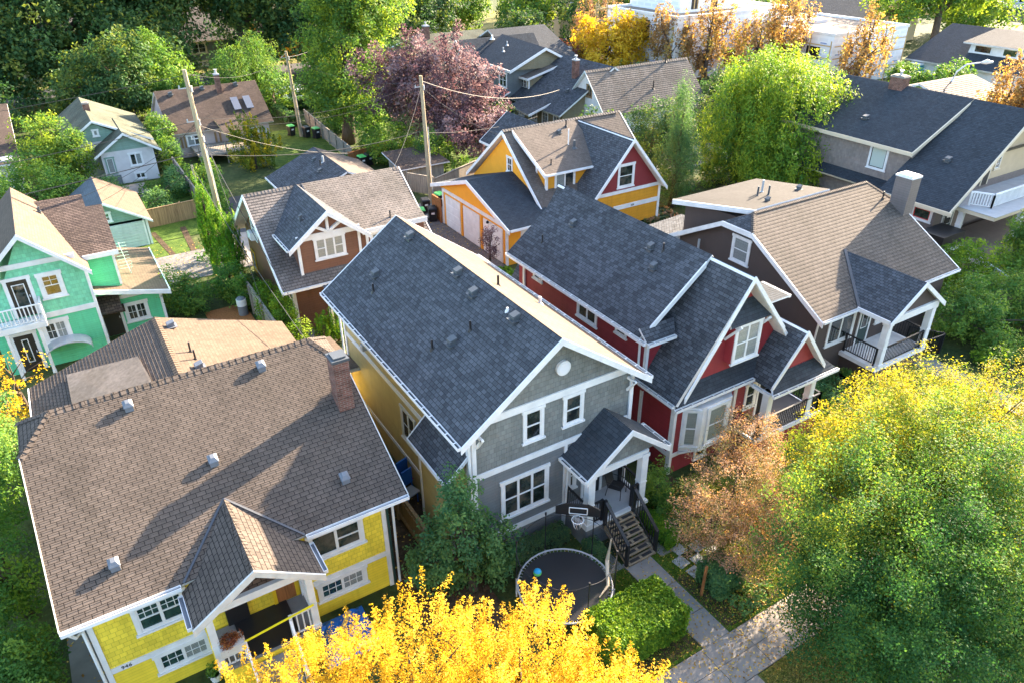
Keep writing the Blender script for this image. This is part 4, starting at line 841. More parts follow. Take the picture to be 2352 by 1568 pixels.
t_ = MB(); band(t_, '-y', 36.0, 9.2, 12.65, 5.05, 5.35, .06); t_.box(9.2, 9.34, 35.94, 36.05, 3.1, 5.1); t_.box(12.5, 12.64, 35.94, 36.05, 3.1, 5.1); t_.box(13.0, 13.15, 36.14, 36.25, 3.5, 4.8)
t_.bar((10.9, 35.92, 5.3), (10.9, 35.92, 6.3), .14); t_.bar((10.9, 35.915, 5.35), (11.75, 35.915, 5.85), .14); t_.bar((10.9, 35.915, 5.35), (10.05, 35.915, 5.85), .14)
t_.box(8.62, 8.76, 36.05, 36.2, 0, 3.0); t_.each('trim', 'white', P)
win(P, '-y', 36.0, 10.08, 11.78, 3.85, 5.1, 3, [True, False, True], (0, 1, 2), trim=.12); win(P, '-y', 36.2, 13.25, 14.9, 3.5, 4.65, 2, False, (0,), trim=.12)
win(P, '-x', 8.65, 42.3, 43.4, 3.0, 4.3, 1, True); win(P, '-x', 8.65, 44.0, 44.75, .4, 1.7, 1, False, grid=(2, 3, 'full'), m='yellowp')
acm = MB(); acm.box(8.3, 8.66, 42.5, 43.2, 3.05, 3.5)
for q in range(5): acm.box(8.27, 8.31, 42.53, 43.17, 3.1 + q * .08, 3.13 + q * .08)
acm.build('air_conditioner', 'white', P)
aw = MB()
for q in range(9): x0 = 10.0 + q * .2; aw.prism([(x0, 35.4, 2.75), (x0 + .1, 35.4, 2.79), (x0 + .2, 35.4, 2.75), (x0 + .1, 35.4, 2.72)], (-.1, -1.7, -.25))
aw.build('awning', 'flash', P)
doorp(P, '-y', 36.1, 10.4, 11.3, 0, 2.3, 'door_dk'); dn = MB()
for x_ in (9.95, 11.6): dn.bar((x_, 34.0, 0), (x_, 34.0, 2.5), .1)
dn.bar((9.9, 33.95, 2.45), (11.7, 33.95, 2.45), .1); dn.each('awning_post', 'white', P)
hood(P, [(9.9, 37.0, 5.85)], size=.18); pipe(P, [(14.7, 36.6, 5.1)], .4, .04)
dn = MB(); dn.tube([(8.0, 35.4, 2.7), (8.55, 36.0, 2.4), (8.58, 36.02, .1)], .045, 8); dn.each('downspout', 'white', P)

# ================================================================ GREEN HOUSE
P = thing('green_house', 'bright mint green shingled house with white balcony and trim at the left edge', 'house', -2.4, 39.4)
a = MB(); a.prism(gable_y(-4.9, -.35, -2.6, 2.7, 4.75, 6.95, 39.4, 2.7), (0, 7.2, 0)); a.build('wall', 'grn_shake', P)
a = MB(); a.box(-4.9, -.35, 39.4, 46.6, -.05, 2.7); a.box(-.34, 2.75, 41.0, 46.5, -.05, 2.2); a.prism([(-.34, 41.003, 2.2), (2.75, 41.003, 2.2), (-.34, 41.003, 3.0)], (0, 5, 0)); a.build('wall', 'grn_lap', P)
a = MB(); a.box(-.36, 1.05, 40.6, 46, 2.75, 4.9); a.build('wall', 'grn_lap', P)
r = MB(); roofslab(r, [(-.15, 38.9, 4.75), (-2.6, 38.9, 7.1), (-2.6, 46.8, 7.1), (-.15, 46.8, 4.75)]); roofslab(r, [(-5.1, 38.9, 4.75), (-2.6, 38.9, 7.1), (-2.6, 46.8, 7.1), (-5.1, 46.8, 4.75)]); r.build('roof', ['sh_tan', 'white'], P)
r = MB(); roofslab(r, [(-1.0, 40.2, 5.0), (1.3, 40.2, 5.0), (1.35, 44.8, 6.0), (.55, 44.8, 6.0), (.55, 46.2, 6.35), (-2.2, 46.2, 6.35), (-2.2, 44, 6.2)], .12, .16, .016); r.build('dormer_roof', ['sh_dkbrown', 'white'], P)
r = MB(); roofslab(r, [(-.5, 39.95, 3.25), (3.15, 39.95, 2.35), (3.15, 46.6, 2.35), (-.5, 46.6, 3.25)]); r.build('side_roof', ['sh_tan', 'white'], P)
rakes(P, [((-2.6, 38.9, 7.1), (-.1, 38.9, 4.7), (0, -1, 0)), ((-5.15, 38.9, 4.7), (-2.6, 38.9, 7.1), (0, -1, 0)), ((-.5, 39.95, 3.25), (3.2, 39.95, 2.35), (0, -1, 0)), ((-.3, 40.2, 5.0), (1.32, 40.2, 5.0), (0, -1, 0)), ((3.15, 39.95, 2.35), (3.15, 46.6, 2.35), (1, 0, 0))], .24, .06)
t_ = MB(); band(t_, '-y', 39.4, -4.9, -.3, 2.58, 2.85, .05); band(t_, '-y', 39.4, -4.9, -.6, 5.35, 5.6, .05); t_.box(-.42, -.28, 39.34, 39.5, 0, 4.6); t_.box(.98, 1.1, 40.54, 40.66, 3.0, 4.85); band(t_, '-y', 41.0, .3, 2.8, 2.0, 2.2, .05); t_.box(2.66, 2.8, 40.94, 41.1, 0, 2.1); t_.each('trim', 'white', P)
win(P, '-y', 39.4, -2.45, -1.4, 3.55, 4.9, 1, True, grid=(2, 2, 'top'), trim=.18); win(P, '-y', 39.4, -3.0, -1.75, 1.25, 2.45, 2, False, (1,), grid=(2, 2, 'full'), trim=.18); win(P, '-y', 41.0, .8, 2.0, .55, 1.68, 2, False, grid=(2, 2, 'full'), trim=.15)
doorp(P, '-y', 39.4, -3.85, -2.7, 2.9, 4.95, 'door_dk', (.3, .7, .25, .8), trim=.16); doorp(P, '-y', 39.4, -4.4, -3.25, 0, 2.15, 'door_dk', (.42, .6, .25, .8), trim=.16); doorp(P, '-y', 41.0, -.4, .72, 0, 1.6, 'door_dk', None, trim=.14)
b = MB(); b.box(-4.6, -2.6, 38.5, 39.4, 2.55, 2.85); b.build('balcony_floor', 'white', P); railing(P, (-4.5, 38.55, 0), (-2.65, 38.55, 0), 2.85, 3.75, 'white', .16, .05); railing(P, (-2.62, 38.6, 0), (-2.62, 39.35, 0), 2.85, 3.75, 'white', .16, .05)
b = MB(); b.prism([(-.35, 40.95, 1.62), (.85, 40.95, 1.62), (.85, 40.4, 1.5), (-.35, 40.4, 1.5)], (0, 0, .1)); b.prism([(-.4, 40.2, 1.75), (.75, 40.2, 1.75), (.75, 41.0, 2.4), (-.4, 41.0, 2.4)], (0, 0, -.1)); b.build('door_canopy', 'sh_dkbrown', P)
b = MB()
for q in range(10): 
    t0, t1 = math.pi * q / 10, math.pi * (q + 1) / 10
    p0, p1 = (-2.1 + 1.05 * math.cos(t0), .85 + .55 * math.sin(t0)), (-2.1 + 1.05 * math.cos(t1), .85 + .55 * math.sin(t1))
    b.prism([(p0[0], 38.5, p0[1]), (p1[0], 38.5, p1[1]), (p1[0], 38.5, p1[1] + .05), (p0[0], 38.5, p0[1] + .05)], (0, .9, 0))
b.build('arch_canopy', 'metal', P)
text(P, '536', (-3.75, 39.33, 2.63), .2, RXF)
column(P, -4.35, 38.65, 0, 2.55, .14); column(P, -3.0, 38.65, 0, 2.55, .14)
hood(P, [(.9, 40.9, 2.95)], size=.25, mat='metal'); hood(P, [(-1.6, 44.6, 6.2)], size=.15)
mb = MB(); mb.tube([(1.7, 42.4, 2.7), (1.5, 42.6, 4.5)], .02, 6)
for k in range(9): z = 3.0 + k * .18; mb.bar((1.25, 42.6, z), (1.85, 42.5, z + .02), .015)
mb.bar((1.7, 42.4, 2.7), (1.9, 42.4, 3.4), .02); mb.build('antenna', 'silver', P)

# ================================================================ MINT GARAGE
P = thing('mint_garage', 'small pale mint garage with grey shingled gable roof beside the lane', 'garage', 1.7, 53.4)
a = MB(); a.prism(gable_y(-.5, 3.95, 1.65, 1.95, 1.95, 3.2, 53.42, 1.75), (0, 5.8, 0)); a.box(-.5, 3.95, 53.42, 59.2, -.05, 1.9); a.build('wall', 'mint_lap', P)
r = MB(); roofslab(r, [(4.25, 53.0, 1.8), (1.65, 53.0, 3.45), (1.65, 59.6, 3.45), (4.25, 59.6, 1.8)], .1, .16); r.build('roof', ['sh_tan', 'white'], P)  # sunny side of the grey roof, its light put into a tan shingle
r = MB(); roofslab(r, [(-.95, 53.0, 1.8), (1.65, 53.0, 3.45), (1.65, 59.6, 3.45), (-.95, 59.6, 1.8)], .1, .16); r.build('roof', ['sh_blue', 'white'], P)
rakes(P, [((-1.0, 53.0, 1.78), (1.65, 53.0, 3.45), (0, -1, 0)), ((1.65, 53.0, 3.45), (4.3, 53.0, 1.78), (0, -1, 0))], .16, .05)
d = MB(); d.box(-.3, 3.7, 53.36, 53.44, 0, 1.75)
for q in range(9): d.box(-.28, 3.68, 53.34, 53.37, .03 + q * .19, .19 + q * .19)
d.build('garage_door', 'mint_door', P)
t_ = MB(); t_.box(3.86, 4.0, 53.36, 53.5, 0, 1.85); t_.box(3.68, 3.8, 53.33, 53.44, 0, 1.8); t_.each('trim', 'white', P)
win(P, '-y', 53.42, 1.3, 1.95, 2.05, 2.75, 1, True)

# ================================================================ MINT BUNGALOW
P = thing('white_bungalow', 'white stucco bungalow with pale green gable ends behind the mint garage', 'house', 4.8, 68.5)
a = MB(); a.box(3.0, 7.0, 68.5, 76, -.05, 2.7); a.box(1.6, 5.4, 70.5, 80, -.05, 3.3); a.build('wall', 'stucco', P)
a = MB(); a.prism([(3.0, 68.48, 2.7), (7.0, 68.48, 2.7), (4.97, 68.48, 4.0)], (0, .4, 0)); a.prism([(1.2, 70.48, 3.2), (5.6, 70.48, 3.2), (3.1, 70.48, 4.7)], (0, .4, 0)); a.build('gable_wall', 'mint_lap', P)
r = MB(); roofslab(r, [(7.5, 68.0, 2.5), (4.97, 68.0, 4.15), (4.97, 74, 4.15), (7.5, 74, 2.5)]); roofslab(r, [(2.5, 68.0, 2.5), (4.97, 68.0, 4.15), (4.97, 74, 4.15), (2.5, 74, 2.5)])
r.build('roof', ['sh_moss', 'white'], P)
r = MB(); roofslab(r, [(7.4, 70.1, 2.9), (3.1, 70.1, 4.95), (3.1, 80.5, 4.95), (7.4, 80.5, 2.9)]); roofslab(r, [(.7, 70.1, 3.3), (3.1, 70.1, 4.95), (3.1, 80.5, 4.95), (.7, 80.5, 3.3)]); r.build('roof', ['sh_moss', 'white'], P)
rakes(P, [((2.45, 68.0, 2.48), (4.97, 68.0, 4.15), (0, -1, 0)), ((4.97, 68.0, 4.15), (7.55, 68.0, 2.48), (0, -1, 0)), ((.65, 70.1, 3.28), (3.1, 70.1, 4.95), (0, -1, 0)), ((3.1, 70.1, 4.95), (5.2, 70.1, 3.95), (0, -1, 0))], .18, .05)
win(P, '-y', 68.5, 5.0, 6.05, 1.3, 2.4, 2, False, (1,)) ; win(P, '-y', 68.5, 3.2, 3.9, .9, 2.3, 1, False, m='mint_lap', blind=(0,)); win(P, '-y', 68.5, 5.1, 6.0, .15, .75, 2, False); win(P, '-y', 70.48, 2.95, 3.45, 3.6, 4.2, 1, False, (0,))
d = MB(); d.box(3.1, 4.1, 68.44, 68.52, 0, .75); d.build('door', 'far_grey', P)
chimney(P, 3.0, 3.5, 74.6, 75.1, 3.5, 5.4, 'brickm', 'concrete', 0)

# ================================================================ SKYLIGHT HOUSE
P = thing('skylight_house', 'pale stucco house with old brown roof, brick chimney and two skylights', 'house', 13.8, 73)
a = MB(); a.prism([(9.3, 73.3, 0), (9.3, 83.5, 0), (9.3, 83.5, 1.8), (9.3, 77.3, 5.1), (9.3, 73.3, 2.2)], (8.7, 0, 0)); a.build('wall', 'pinkish', P)
r = MB(); roofslab(r, [(9.1, 72.8, 2.3), (18.4, 72.8, 2.3), (18.4, 77.3, 5.3), (9.1, 77.3, 5.3)], .12, .16, .008); roofslab(r, [(9.1, 84, 1.7), (18.4, 84, 1.7), (18.4, 77.3, 5.3), (9.1, 77.3, 5.3)], .12, .16, .008); r.build('roof', ['sh_oldbrown', 'white_old'], P)
r = MB(); roofslab(r, [(13.4, 71.0, 2.25), (15.6, 71.0, 2.25), (15.8, 73.6, 2.95), (13.2, 73.6, 2.95)], .12, .16, .01); r.build('porch_roof', ['sh_oldbrown', 'lumber'], P)
for x0 in (15.35, 16.5):
    b = MB(); b.prism([(x0, 74.3, 3.38), (x0 + .65, 74.3, 3.38), (x0 + .65, 75.6, 4.25), (x0, 75.6, 4.25)], (0, -.06, .09)); b.build('skylight', 'skyl', P)
chimney(P, 14.5, 14.95, 76.3, 76.8, 4.3, 6.3, 'brickm', 'metal', 1); hood(P, [(13.3, 77.0, 5.1), (16.4, 77.0, 5.1), (10.4, 76.7, 4.95)], size=.35)
win(P, '-y', 73.3, 10.4, 11.8, .95, 2.0, 2, False, (0,)); win(P, '-y', 73.3, 15.9, 17.0, 1.1, 1.9, 2, False); win(P, '-y', 73.3, 17.5, 17.8, 1.3, 1.6, 1, False)
d = MB(); d.box(14.1, 15.2, 73.25, 73.32, 0, 1.9); d.build('door', 'door_dk', P)
d = MB(); d.box(10.6, 15.6, 69.4, 73.2, .85, 1.0)
for x_ in (10.7, 13.0, 15.5): d.bar((x_, 69.5, 0), (x_, 69.5, 1.9), .1)
d.build('deck', 'wood_grey', P); railing(P, (10.7, 69.5, 0), (15.5, 69.5, 0), 1.0, 1.75, 'wood_grey', .14)
for x_ in (9.9, 10.2, 12.9, 13.3): d = MB(); d.box(x_, x_ + .16, 73.2, 73.28, .9, 1.9); d.build('shutter', 'wood', P)

# ================================================================ SMALL DARK GARAGE, ORANGE NEIGHBOUR GARAGE
P = thing('blue_roofed_garage', 'low garage with blue grey gable roof behind the brown laneway house', 'garage', 15, 54)
a = MB(); a.prism(gable_y(13.6, 20.4, 17.4, 1.7, 1.9, 3.2, 50.9, -.05), (0, 6.4, 0)); a.build('wall', 'taupe', P)
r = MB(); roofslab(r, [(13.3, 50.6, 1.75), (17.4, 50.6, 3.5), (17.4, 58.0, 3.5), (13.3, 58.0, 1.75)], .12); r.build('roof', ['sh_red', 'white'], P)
r = MB(); roofslab(r, [(21.0, 50.6, 1.9), (17.4, 50.6, 3.5), (17.4, 58.0, 3.5), (21.0, 58.0, 1.9)], .12); r.build('roof', ['sh_orange', 'white'], P)  # same blue grey roof, sunlight painted into this slope's warmer shingles
rakes(P, [((13.3, 50.6, 1.75), (13.3, 58, 1.75), (-1, 0, 0))], .14, .05, name='fascia'); hood(P, [(16.6, 55.6, 3.1), (16.2, 53.2, 2.95)], size=.26); pipe(P, [(16.9, 54.4, 3.25)], .5, .08, 'metal'); pipe(P, [(16.6, 54.2, 3.15)], .4, .05)
P = thing('slate_roofed_garage', 'dark slate roofed garage tucked behind the orange laneway house', 'garage', 32.5, 51)
a = MB(); a.prism(gable_y(30.6, 35.4, 33.0, 2.85, 2.85, 4.7, 50.7, -.05), (0, 3.0, 0)); a.build('wall', 'far_grey', P)
r = MB(); roofslab(r, [(30.3, 47.2, 2.95), (33.0, 47.2, 5.0), (33.0, 54.1, 5.0), (30.3, 54.1, 2.95)], .13); roofslab(r, [(35.7, 47.2, 2.95), (33.0, 47.2, 5.0), (33.0, 54.1, 5.0), (35.7, 54.1, 2.95)], .13); r.build('roof', ['sh_red', 'white'], P)
rakes(P, [((30.25, 54.1, 2.92), (33.0, 54.1, 5.0), (0, 1, 0)), ((30.3, 47.2, 2.95), (30.3, 54.1, 2.95), (-1, 0, 0))], .18, .05)
P = thing('garden_shed', 'low dark roofed shed beside the wooden fence under the purple tree', 'shed', 24.8, 55)
a = MB(); a.box(23.3, 26.9, 54.3, 57.2, 0, 1.7); a.build('wall', 'wood_grey', P)
r = MB(); roofslab(r, [(22.9, 53.9, 1.75), (27.3, 53.9, 1.75), (27.0, 57.6, 2.3), (22.9, 57.6, 2.3)], .1); r.build('roof', ['sh_oldbrown', 'white'], P)
P = thing('grey_roofed_house', 'dark weathered roof of a house cut off by the left edge', 'house', -5, 75)
a = MB(); a.box(-9, -2.9, 67, 79, 0, 3.6); a.build('wall', 'stucco', P)
r = MB(); roofslab(r, [(-2.5, 66.5, 3.4), (-2.5, 80.5, 5.1), (-9, 80.5, 5.1), (-9, 66.5, 3.4)], .15, .18, .01); r.build('roof', ['sh_oldbrown', 'white'], P)

# ================================================================ DARK HOUSE (right)
P = thing('taupe_house', 'large taupe house with charcoal roof and white railed balcony at the right edge', 'house', 55, 30)
zd = lambda x: 3.0 + .61 * (x - 47.3)
a = MB(); a.prism([(48.0, 24.8, 0), (62, 24.8, 0), (62, 24.8, 3.9), (55.5, 24.8, 7.8), (48.0, 24.8, 3.3)], (0, 3.7, 0)); a.build('wall', 'taupe_dk', P)
a = MB(); a.prism([(50.0, 28.45, 0), (61, 28.45, 0), (61, 28.45, 5.0), (55.5, 28.45, 7.7), (50.0, 28.45, 5.1)], (0, 12.3, 0)); a.build('wall', 'taupe', P)
r = MB(); roofslab(r, [(47.1, 23.5, zd(47.1)), (55.5, 24.1, 8.0), (55.5, 28.6, 8.0), (47.1, 28.6, zd(47.1))], .18); roofslab(r, [(63.9, 23.5, zd(47.1)), (55.5, 24.1, 8.0), (55.5, 41, 8.0), (63.9, 41, zd(47.1))], .18)
roofslab(r, [(49.5, 28.3, 5.15), (55.5, 28.3, 8.03), (55.5, 41.0, 8.03), (49.5, 41.0, 5.15)], .18)
roofslab(r, [(49.0, 28.6, 2.25), (50.05, 28.6, 2.7), (50.05, 41.0, 2.7), (49.0, 41.0, 2.25)], .14)
r.build('roof', ['sh_char', 'cream'], P)
rakes(P, [((47.0, 23.5, zd(47.0)), (55.5, 24.1, 8.0), (0, -1, 0)), ((55.5, 24.1, 8.0), (64, 23.5, zd(47.0)), (0, -1, 0)), ((49.45, 28.3, 5.12), (55.0, 28.3, 7.78), (0, -1, 0)), ((49.5, 28.3, 5.15), (49.5, 41, 5.15), (-1, 0, 0)), ((47.1, 23.3, zd(47.1)), (47.1, 28.6, zd(47.1)), (-1, 0, 0))], .26, .08, 'cream')
win(P, '-x', 50.0, 30.2, 31.7, 3.25, 5.0, 1, False, m='white', glass='curtain', sash='black', trim=.17); win(P, '-x', 48.0, 24.95, 26.4, 1.5, 2.45, 1, False, glass='glass', sash='redp', trim=.17)
hood(P, [(52.2, 36.8, zd(52.2) + .2), (50.5, 26.3, zd(50.5)), (51.5, 33.6, 6.1)], size=.36); chimney(P, 54.8, 55.6, 33.4, 34.5, 7.4, 8.6, 'brickm', 'concrete', 2)
# recessed balcony gable
a = MB(); a.prism([(49.4, 24.77, 3.6), (61.6, 24.77, 3.6), (55.5, 24.77, 7.55)], (0, .05, 0)); a.build('gable_wall', 'beige', P)
win(P, '-y', 24.77, 51.4, 52.2, 3.8, 4.9, 1, True, m='cream', trim=.1); doorp(P, '-y', 24.77, 52.4, 53.3, 3.3, 5.5, 'door_dk', None, 'cream'); win(P, '-y', 24.77, 53.6, 54.3, 4.2, 5.5, 1, False, grid=(2, 4, 'full'), m='cream')
b = MB(); b.box(48.3, 60, 21.3, 24.8, 2.75, 3.02); b.build('balcony_floor', 'cream', P)
b = MB(); b.box(48.2, 60, 21.2, 24.8, 3.02, 3.05); b.build('balcony_deck', 'slate', P)
b = MB(); b.box(51.5, 60, 24.5, 24.6, 5.45, 5.6); b.build('gable_beam', 'black', P)
railing(P, (49.0, 23.4, 0), (49.6, 22.3, 0), 3.05, 3.95, 'white', .14, .05, top=.08); railing(P, (49.6, 22.3, 0), (58, 22.3, 0), 3.05, 3.95, 'white', .14, .05, top=.08)
for x_, y_ in ((48.7, 23.5), (51.5, 21.3), (56, 21.3)): column(P, x_, y_, .8, 2.75, .3)
doorp(P, '-y', 24.8, 49.0, 50.3, .8, 2.7, 'door_green', (.2, .8, .2, .9)); b = MB(); b.box(48.0, 60, 21.2, 24.3, -.05, .8); b.build('porch_base', 'taupe_dk', P)
b = MB(); b.box(45.6, 48.0, 22.6, 24.2, .9, 1.8); b.build('porch_wall', 'black', P); b = MB(); b.box(45.5, 48.1, 22.5, 24.3, .7, .9); b.build('porch_floor', 'white', P)
sq = MB()
for k in range(8): sq.box(45.6 - .0, 47.2, 20.9 - .3 * k, 21.2 - .3 * k, 0, .8 - .1 * k)
sq.build('porch_steps', 'concrete', P)
q = MB(); q.bar((45.5, 21.2, 1.75), (45.5, 18.4, .95), .1, .06)
for k in range(18): yy = 21.2 - k * .16; zz = 1.75 - k * .046; q.bar((45.5, yy, zz - .8), (45.5, yy, zz), .04)
q.bar((45.5, 18.4, 0), (45.5, 18.4, 1.0), .12); q.build('stair_railing', 'white', P)

# ================================================================ FAR GREY CLUSTER
P = thing('dormered_grey_house', 'dark grey house with black roof and white framed windows right of the purple tree', 'house', 46, 76)
a = MB(); a.box(42.1, 52, 69.0, 79.5, 0, 4.9); a.prism([(42.1, 76.6, 4.2), (42.1, 81.5, 4.2), (42.1, 79.1, 6.5)], (8, 0, 0)); a.box(42.3, 53, 76, 83, 0, 4.2); a.build('wall', 'far_grey', P)
r = MB(); roofslab(r, [(41.6, 76.5, 4.1), (41.6, 79.1, 6.75), (52, 79.1, 6.75), (52, 76.5, 4.1)]); roofslab(r, [(41.6, 82.0, 4.0), (41.6, 79.1, 6.75), (52, 79.1, 6.75), (52, 82.0, 4.0)])
roofslab(r, [(42.0, 68.2, 5.1), (46.4, 68.2, 6.95), (47.6, 79.0, 6.95), (42.3, 76.4, 5.1)]); roofslab(r, [(50.8, 68.2, 4.6), (46.4, 68.2, 6.95), (47.6, 79.0, 6.95), (51.8, 77.0, 4.6)])
roofslab(r, [(40.0, 68.5, 2.1), (42.2, 68.5, 3.0), (42.2, 77.5, 3.0), (40.0, 77.5, 2.1)])
r.build('roof', ['sh_char', 'white'], P)
a = MB(); a.prism([(42.6, 68.6, 5.0), (50.2, 68.6, 4.8), (46.4, 68.6, 6.8)], (0, .3, 0)); a.build('gable_wall', 'khaki', P)
rakes(P, [((41.6, 76.4, 4.0), (41.6, 79.1, 6.75), (-1, 0, 0)), ((41.6, 79.1, 6.75), (41.6, 82, 4.0), (-1, 0, 0)), ((41.9, 68.2, 5.05), (46.4, 68.2, 6.95), (0, -1, 0)), ((46.4, 68.2, 6.95), (48.8, 68.2, 5.8), (0, -1, 0)), ((42.0, 68.2, 5.1), (42.2, 72.6, 5.1), (-1, 0, 0))], .26, .1)
win(P, '-x', 42.1, 69.0, 70.6, 3.2, 4.75, 2, True, grid=None, trim=.15); win(P, '-x', 42.1, 73.3, 74.2, 3.4, 4.7, 1, False, (0,), trim=.15); win(P, '-x', 42.1, 74.9, 75.7, 4.0, 4.7, 1, False, trim=.12); win(P, '-x', 42.1, 78.4, 79.6, 4.3, 5.3, 2, True)
for y_ in (71.4, 72.3, 73.2): win(P, '-x', 42.1, y_, y_ + .75, .6, 1.8, 1, False, grid=(2, 3, 'full'))
a = MB(); a.tube([(42.05, 71.9, 3.9), (42.1, 71.9, 3.9)], .22, 12); a.build('wall_vent', 'white', P); pipe(P, [(45.5, 74.5, 6.5), (44.4, 73.5, 6.1)], .4, .07, 'metal'); pipe(P, [(46, 78.6, 6.6)], .4, .12, 'white')
P = thing('long_roofed_house', 'khaki house with long dark roof, pale dormer and brick chimney beside the white gable', 'house', 46, 66)
zk = lambda x: 2.2 + (x - 42.3) * .6
a = MB(); a.prism([(43.0, 60.2, 0), (55, 60.2, 0), (55, 60.2, 2.4), (48.6, 60.2, 5.8), (43.0, 60.2, 2.4)], (0, 11, 0)); a.build('wall', 'khaki', P)
r = MB(); roofslab(r, [(42.3, 59.7, 2.2), (48.8, 59.7, zk(48.8)), (48.8, 71.8, zk(48.8)), (42.3, 71.8, 2.2)]); roofslab(r, [(55.3, 59.7, 2.2), (48.8, 59.7, zk(48.8)), (48.8, 71.8, zk(48.8)), (55.3, 71.8, 2.2)])
roofslab(r, [(40.6, 62.6, 1.95), (43.8, 62.6, 2.9), (43.8, 66.2, 3.15), (40.6, 66.2, 1.95)]); r.build('roof', ['sh_red', 'white'], P)
r = MB(); roofslab(r, [(43.6, 67.4, 4.25), (48.4, 67.4, 5.45), (48.4, 72.0, 5.45), (43.6, 72.0, 4.25)], .14); r.build('dormer_roof', ['sh_far', 'white'], P)
a = MB(); a.box(44.0, 47.5, 67.7, 71.5, 2.7, 4.3); a.build('dormer_wall', 'khaki', P)
win(P, '-x', 44.0, 69.7, 71.0, 3.1, 4.1, 2, False, grid=(2, 2, 'full')); win(P, '-x', 44.0, 68.1, 69.4, 3.1, 4.1, 2, False, grid=(2, 2, 'full'))
rakes(P, [((43.6, 67.4, 4.25), (48.2, 67.4, 5.4), (0, -1, 0)), ((43.6, 67.4, 4.25), (43.6, 72, 4.25), (-1, 0, 0)), ((40.6, 62.6, 1.95), (43.6, 62.6, 2.85), (0, -1, 0))], .2, .08)
t_ = MB(); t_.box(43.9, 44.05, 67.65, 67.8, 2.7, 4.25); t_.box(43.9, 44.05, 71.4, 71.55, 2.7, 4.25); t_.each('trim', 'white', P)
chimney(P, 46.4, 46.9, 62.9, 63.5, 4.0, 6.4, 'brickm', 'metal', 1); hood(P, [(43.4, 64.6, 2.9), (44.9, 62.0, 3.8), (46.3, 69.9, 4.95)], size=.25)
for y_ in (60.6, 62.6, 64.6, 67.0, 69.0): win(P, '-x', 43.0, y_, y_ + 1.1, .6, 1.9, 2, False, grid=(2, 3, 'full'))
P = thing('white_gabled_house', 'white gabled house with long weathered shingle roof in front of the orange trees', 'house', 51, 60)
a = MB(); a.prism([(45.7, 57.4, 0), (45.7, 62.6, 0), (45.7, 62.6, 3.0), (45.7, 60.0, 5.85), (45.7, 57.4, 3.0)], (12.6, 0, 0)); a.build('wall', 'white', P)
r = MB(); zs = 3 / 2.85
roofslab(r, [(45.4, 56.6, 2.4), (58.6, 56.6, 2.4), (58.6, 60.0, 6.0), (45.4, 60.0, 6.0)], .14, .22, .02); roofslab(r, [(45.4, 63.4, 2.4), (58.6, 63.4, 2.4), (58.6, 60.0, 6.0), (45.4, 60.0, 6.0)], .14, .22, .02); r.build('roof', ['sh_far', 'white'], P)
c = MB(); ridgecap(c, (45.4, 60, 6), (58.6, 60, 6), .2, .12, .3); c.build('ridge_cap', 'sh_far', P)
rakes(P, [((45.4, 56.6, 2.4), (45.4, 60, 6), (-1, 0, 0)), ((45.4, 60, 6), (45.4, 63.4, 2.4), (-1, 0, 0))], .16, .08, 'mint_door')
win(P, '-x', 45.7, 59.1, 60.0, 3.6, 4.8, 2, False, m='wood', sash='wood', trim=.1); pipe(P, [(52.5, 58.0, 3.9), (55.5, 59.8, 5.9)], .8, .06)
P = thing('low_roofed_house', 'low grey roofed house behind the purple tree with a small chimney', 'house', 46, 90)
a = MB(); a.box(41, 52, 87, 94, 0, 4.2); a.build('wall', 'beige', P)
r = MB(); roofslab(r, [(39.5, 86.0, 4.1), (53, 86.0, 4.1), (51, 90, 6.0), (41.5, 90, 6.0)], .15, .2); roofslab(r, [(39.5, 94, 4.1), (53, 94, 4.1), (51, 90, 6.0), (41.5, 90, 6.0)], .15, .2); r.build('roof', ['sh_moss', 'white'], P); chimney(P, 42.5, 43.2, 89, 89.7, 5, 7.0, 'brickm', 'metal', 1)
P = thing('black_roofed_house', 'long flat toned black roof rising behind the dark grey house', 'house', 53, 86)
a = MB(); a.box(50, 60, 82.2, 92, 0, 4.0); a.build('wall', 'far_grey', P)
r = MB(); roofslab(r, [(50, 79.6, 3.4), (59.0, 79.6, 3.4), (58.5, 86.5, 6.4), (50.0, 86.5, 6.4)]); roofslab(r, [(50, 93, 3.4), (59, 93, 3.4), (58.5, 86.5, 6.4), (50.0, 86.5, 6.4)]); r.build('roof', ['sh_char', 'white'], P)

# ================================================================ CONSTRUCTION AND FAR RIGHT
def wrapped(name, label, cx, x0, x1, y0, y1, h, openings):
    P = thing(name, label, 'building', (x0 + x1) / 2, (y0 + y1) / 2)
    t = MB(); t.box(x0, x1, y0, y1, 0, h)
    a = MB(); a.box(x0 - .1, x1 + .1, y0 - .1, y0 + .3, h, h + .35); a.box(x0 - .1, x1 + .1, y1 - .3, y1 + .1, h, h + .35); a.box(x0 - .1, x0 + .3, y0 + .3, y1 - .3, h, h + .35); a.box(x1 - .3, x1 + .1, y0 + .3, y1 - .3, h, h + .35); a.build('parapet', 'white', P)
    a = MB(); a.box(x0 + .3, x1 - .3, y0 + .3, y1 - .3, h + .0, h + .06); a.build('roof', 'torch', P)
    for (s_, c, a0, a1, z0, z1) in openings:
        a = MB(); lb(a, FR[s_](c), a0, a1, z0, z1, -.02, .03); a.build('window', 'black', P)
    # printed marks on the wrap
    random.seed(int(cx))
    for k in range(90):
        z = .7 + .62 * random.randrange(int((h - .8) / .62)); 
        if k % 2: y = random.uniform(y0 + .5, y1 - 1.6); lb(t, FR['-x'](x0), y, y + .9, z, z + .14, .0, .012, 1)
        else: x = random.uniform(x0 + .5, x1 - 1.6); lb(t, FR['-y'](y0), x, x + .9, z, z + .14, .0, .012, 1)
    t.build('wall', ['wrap', 'blueprint'], P)
    return P
paint('blueprint', (0.25, 0.35, 0.62), 0.6, 0.2)
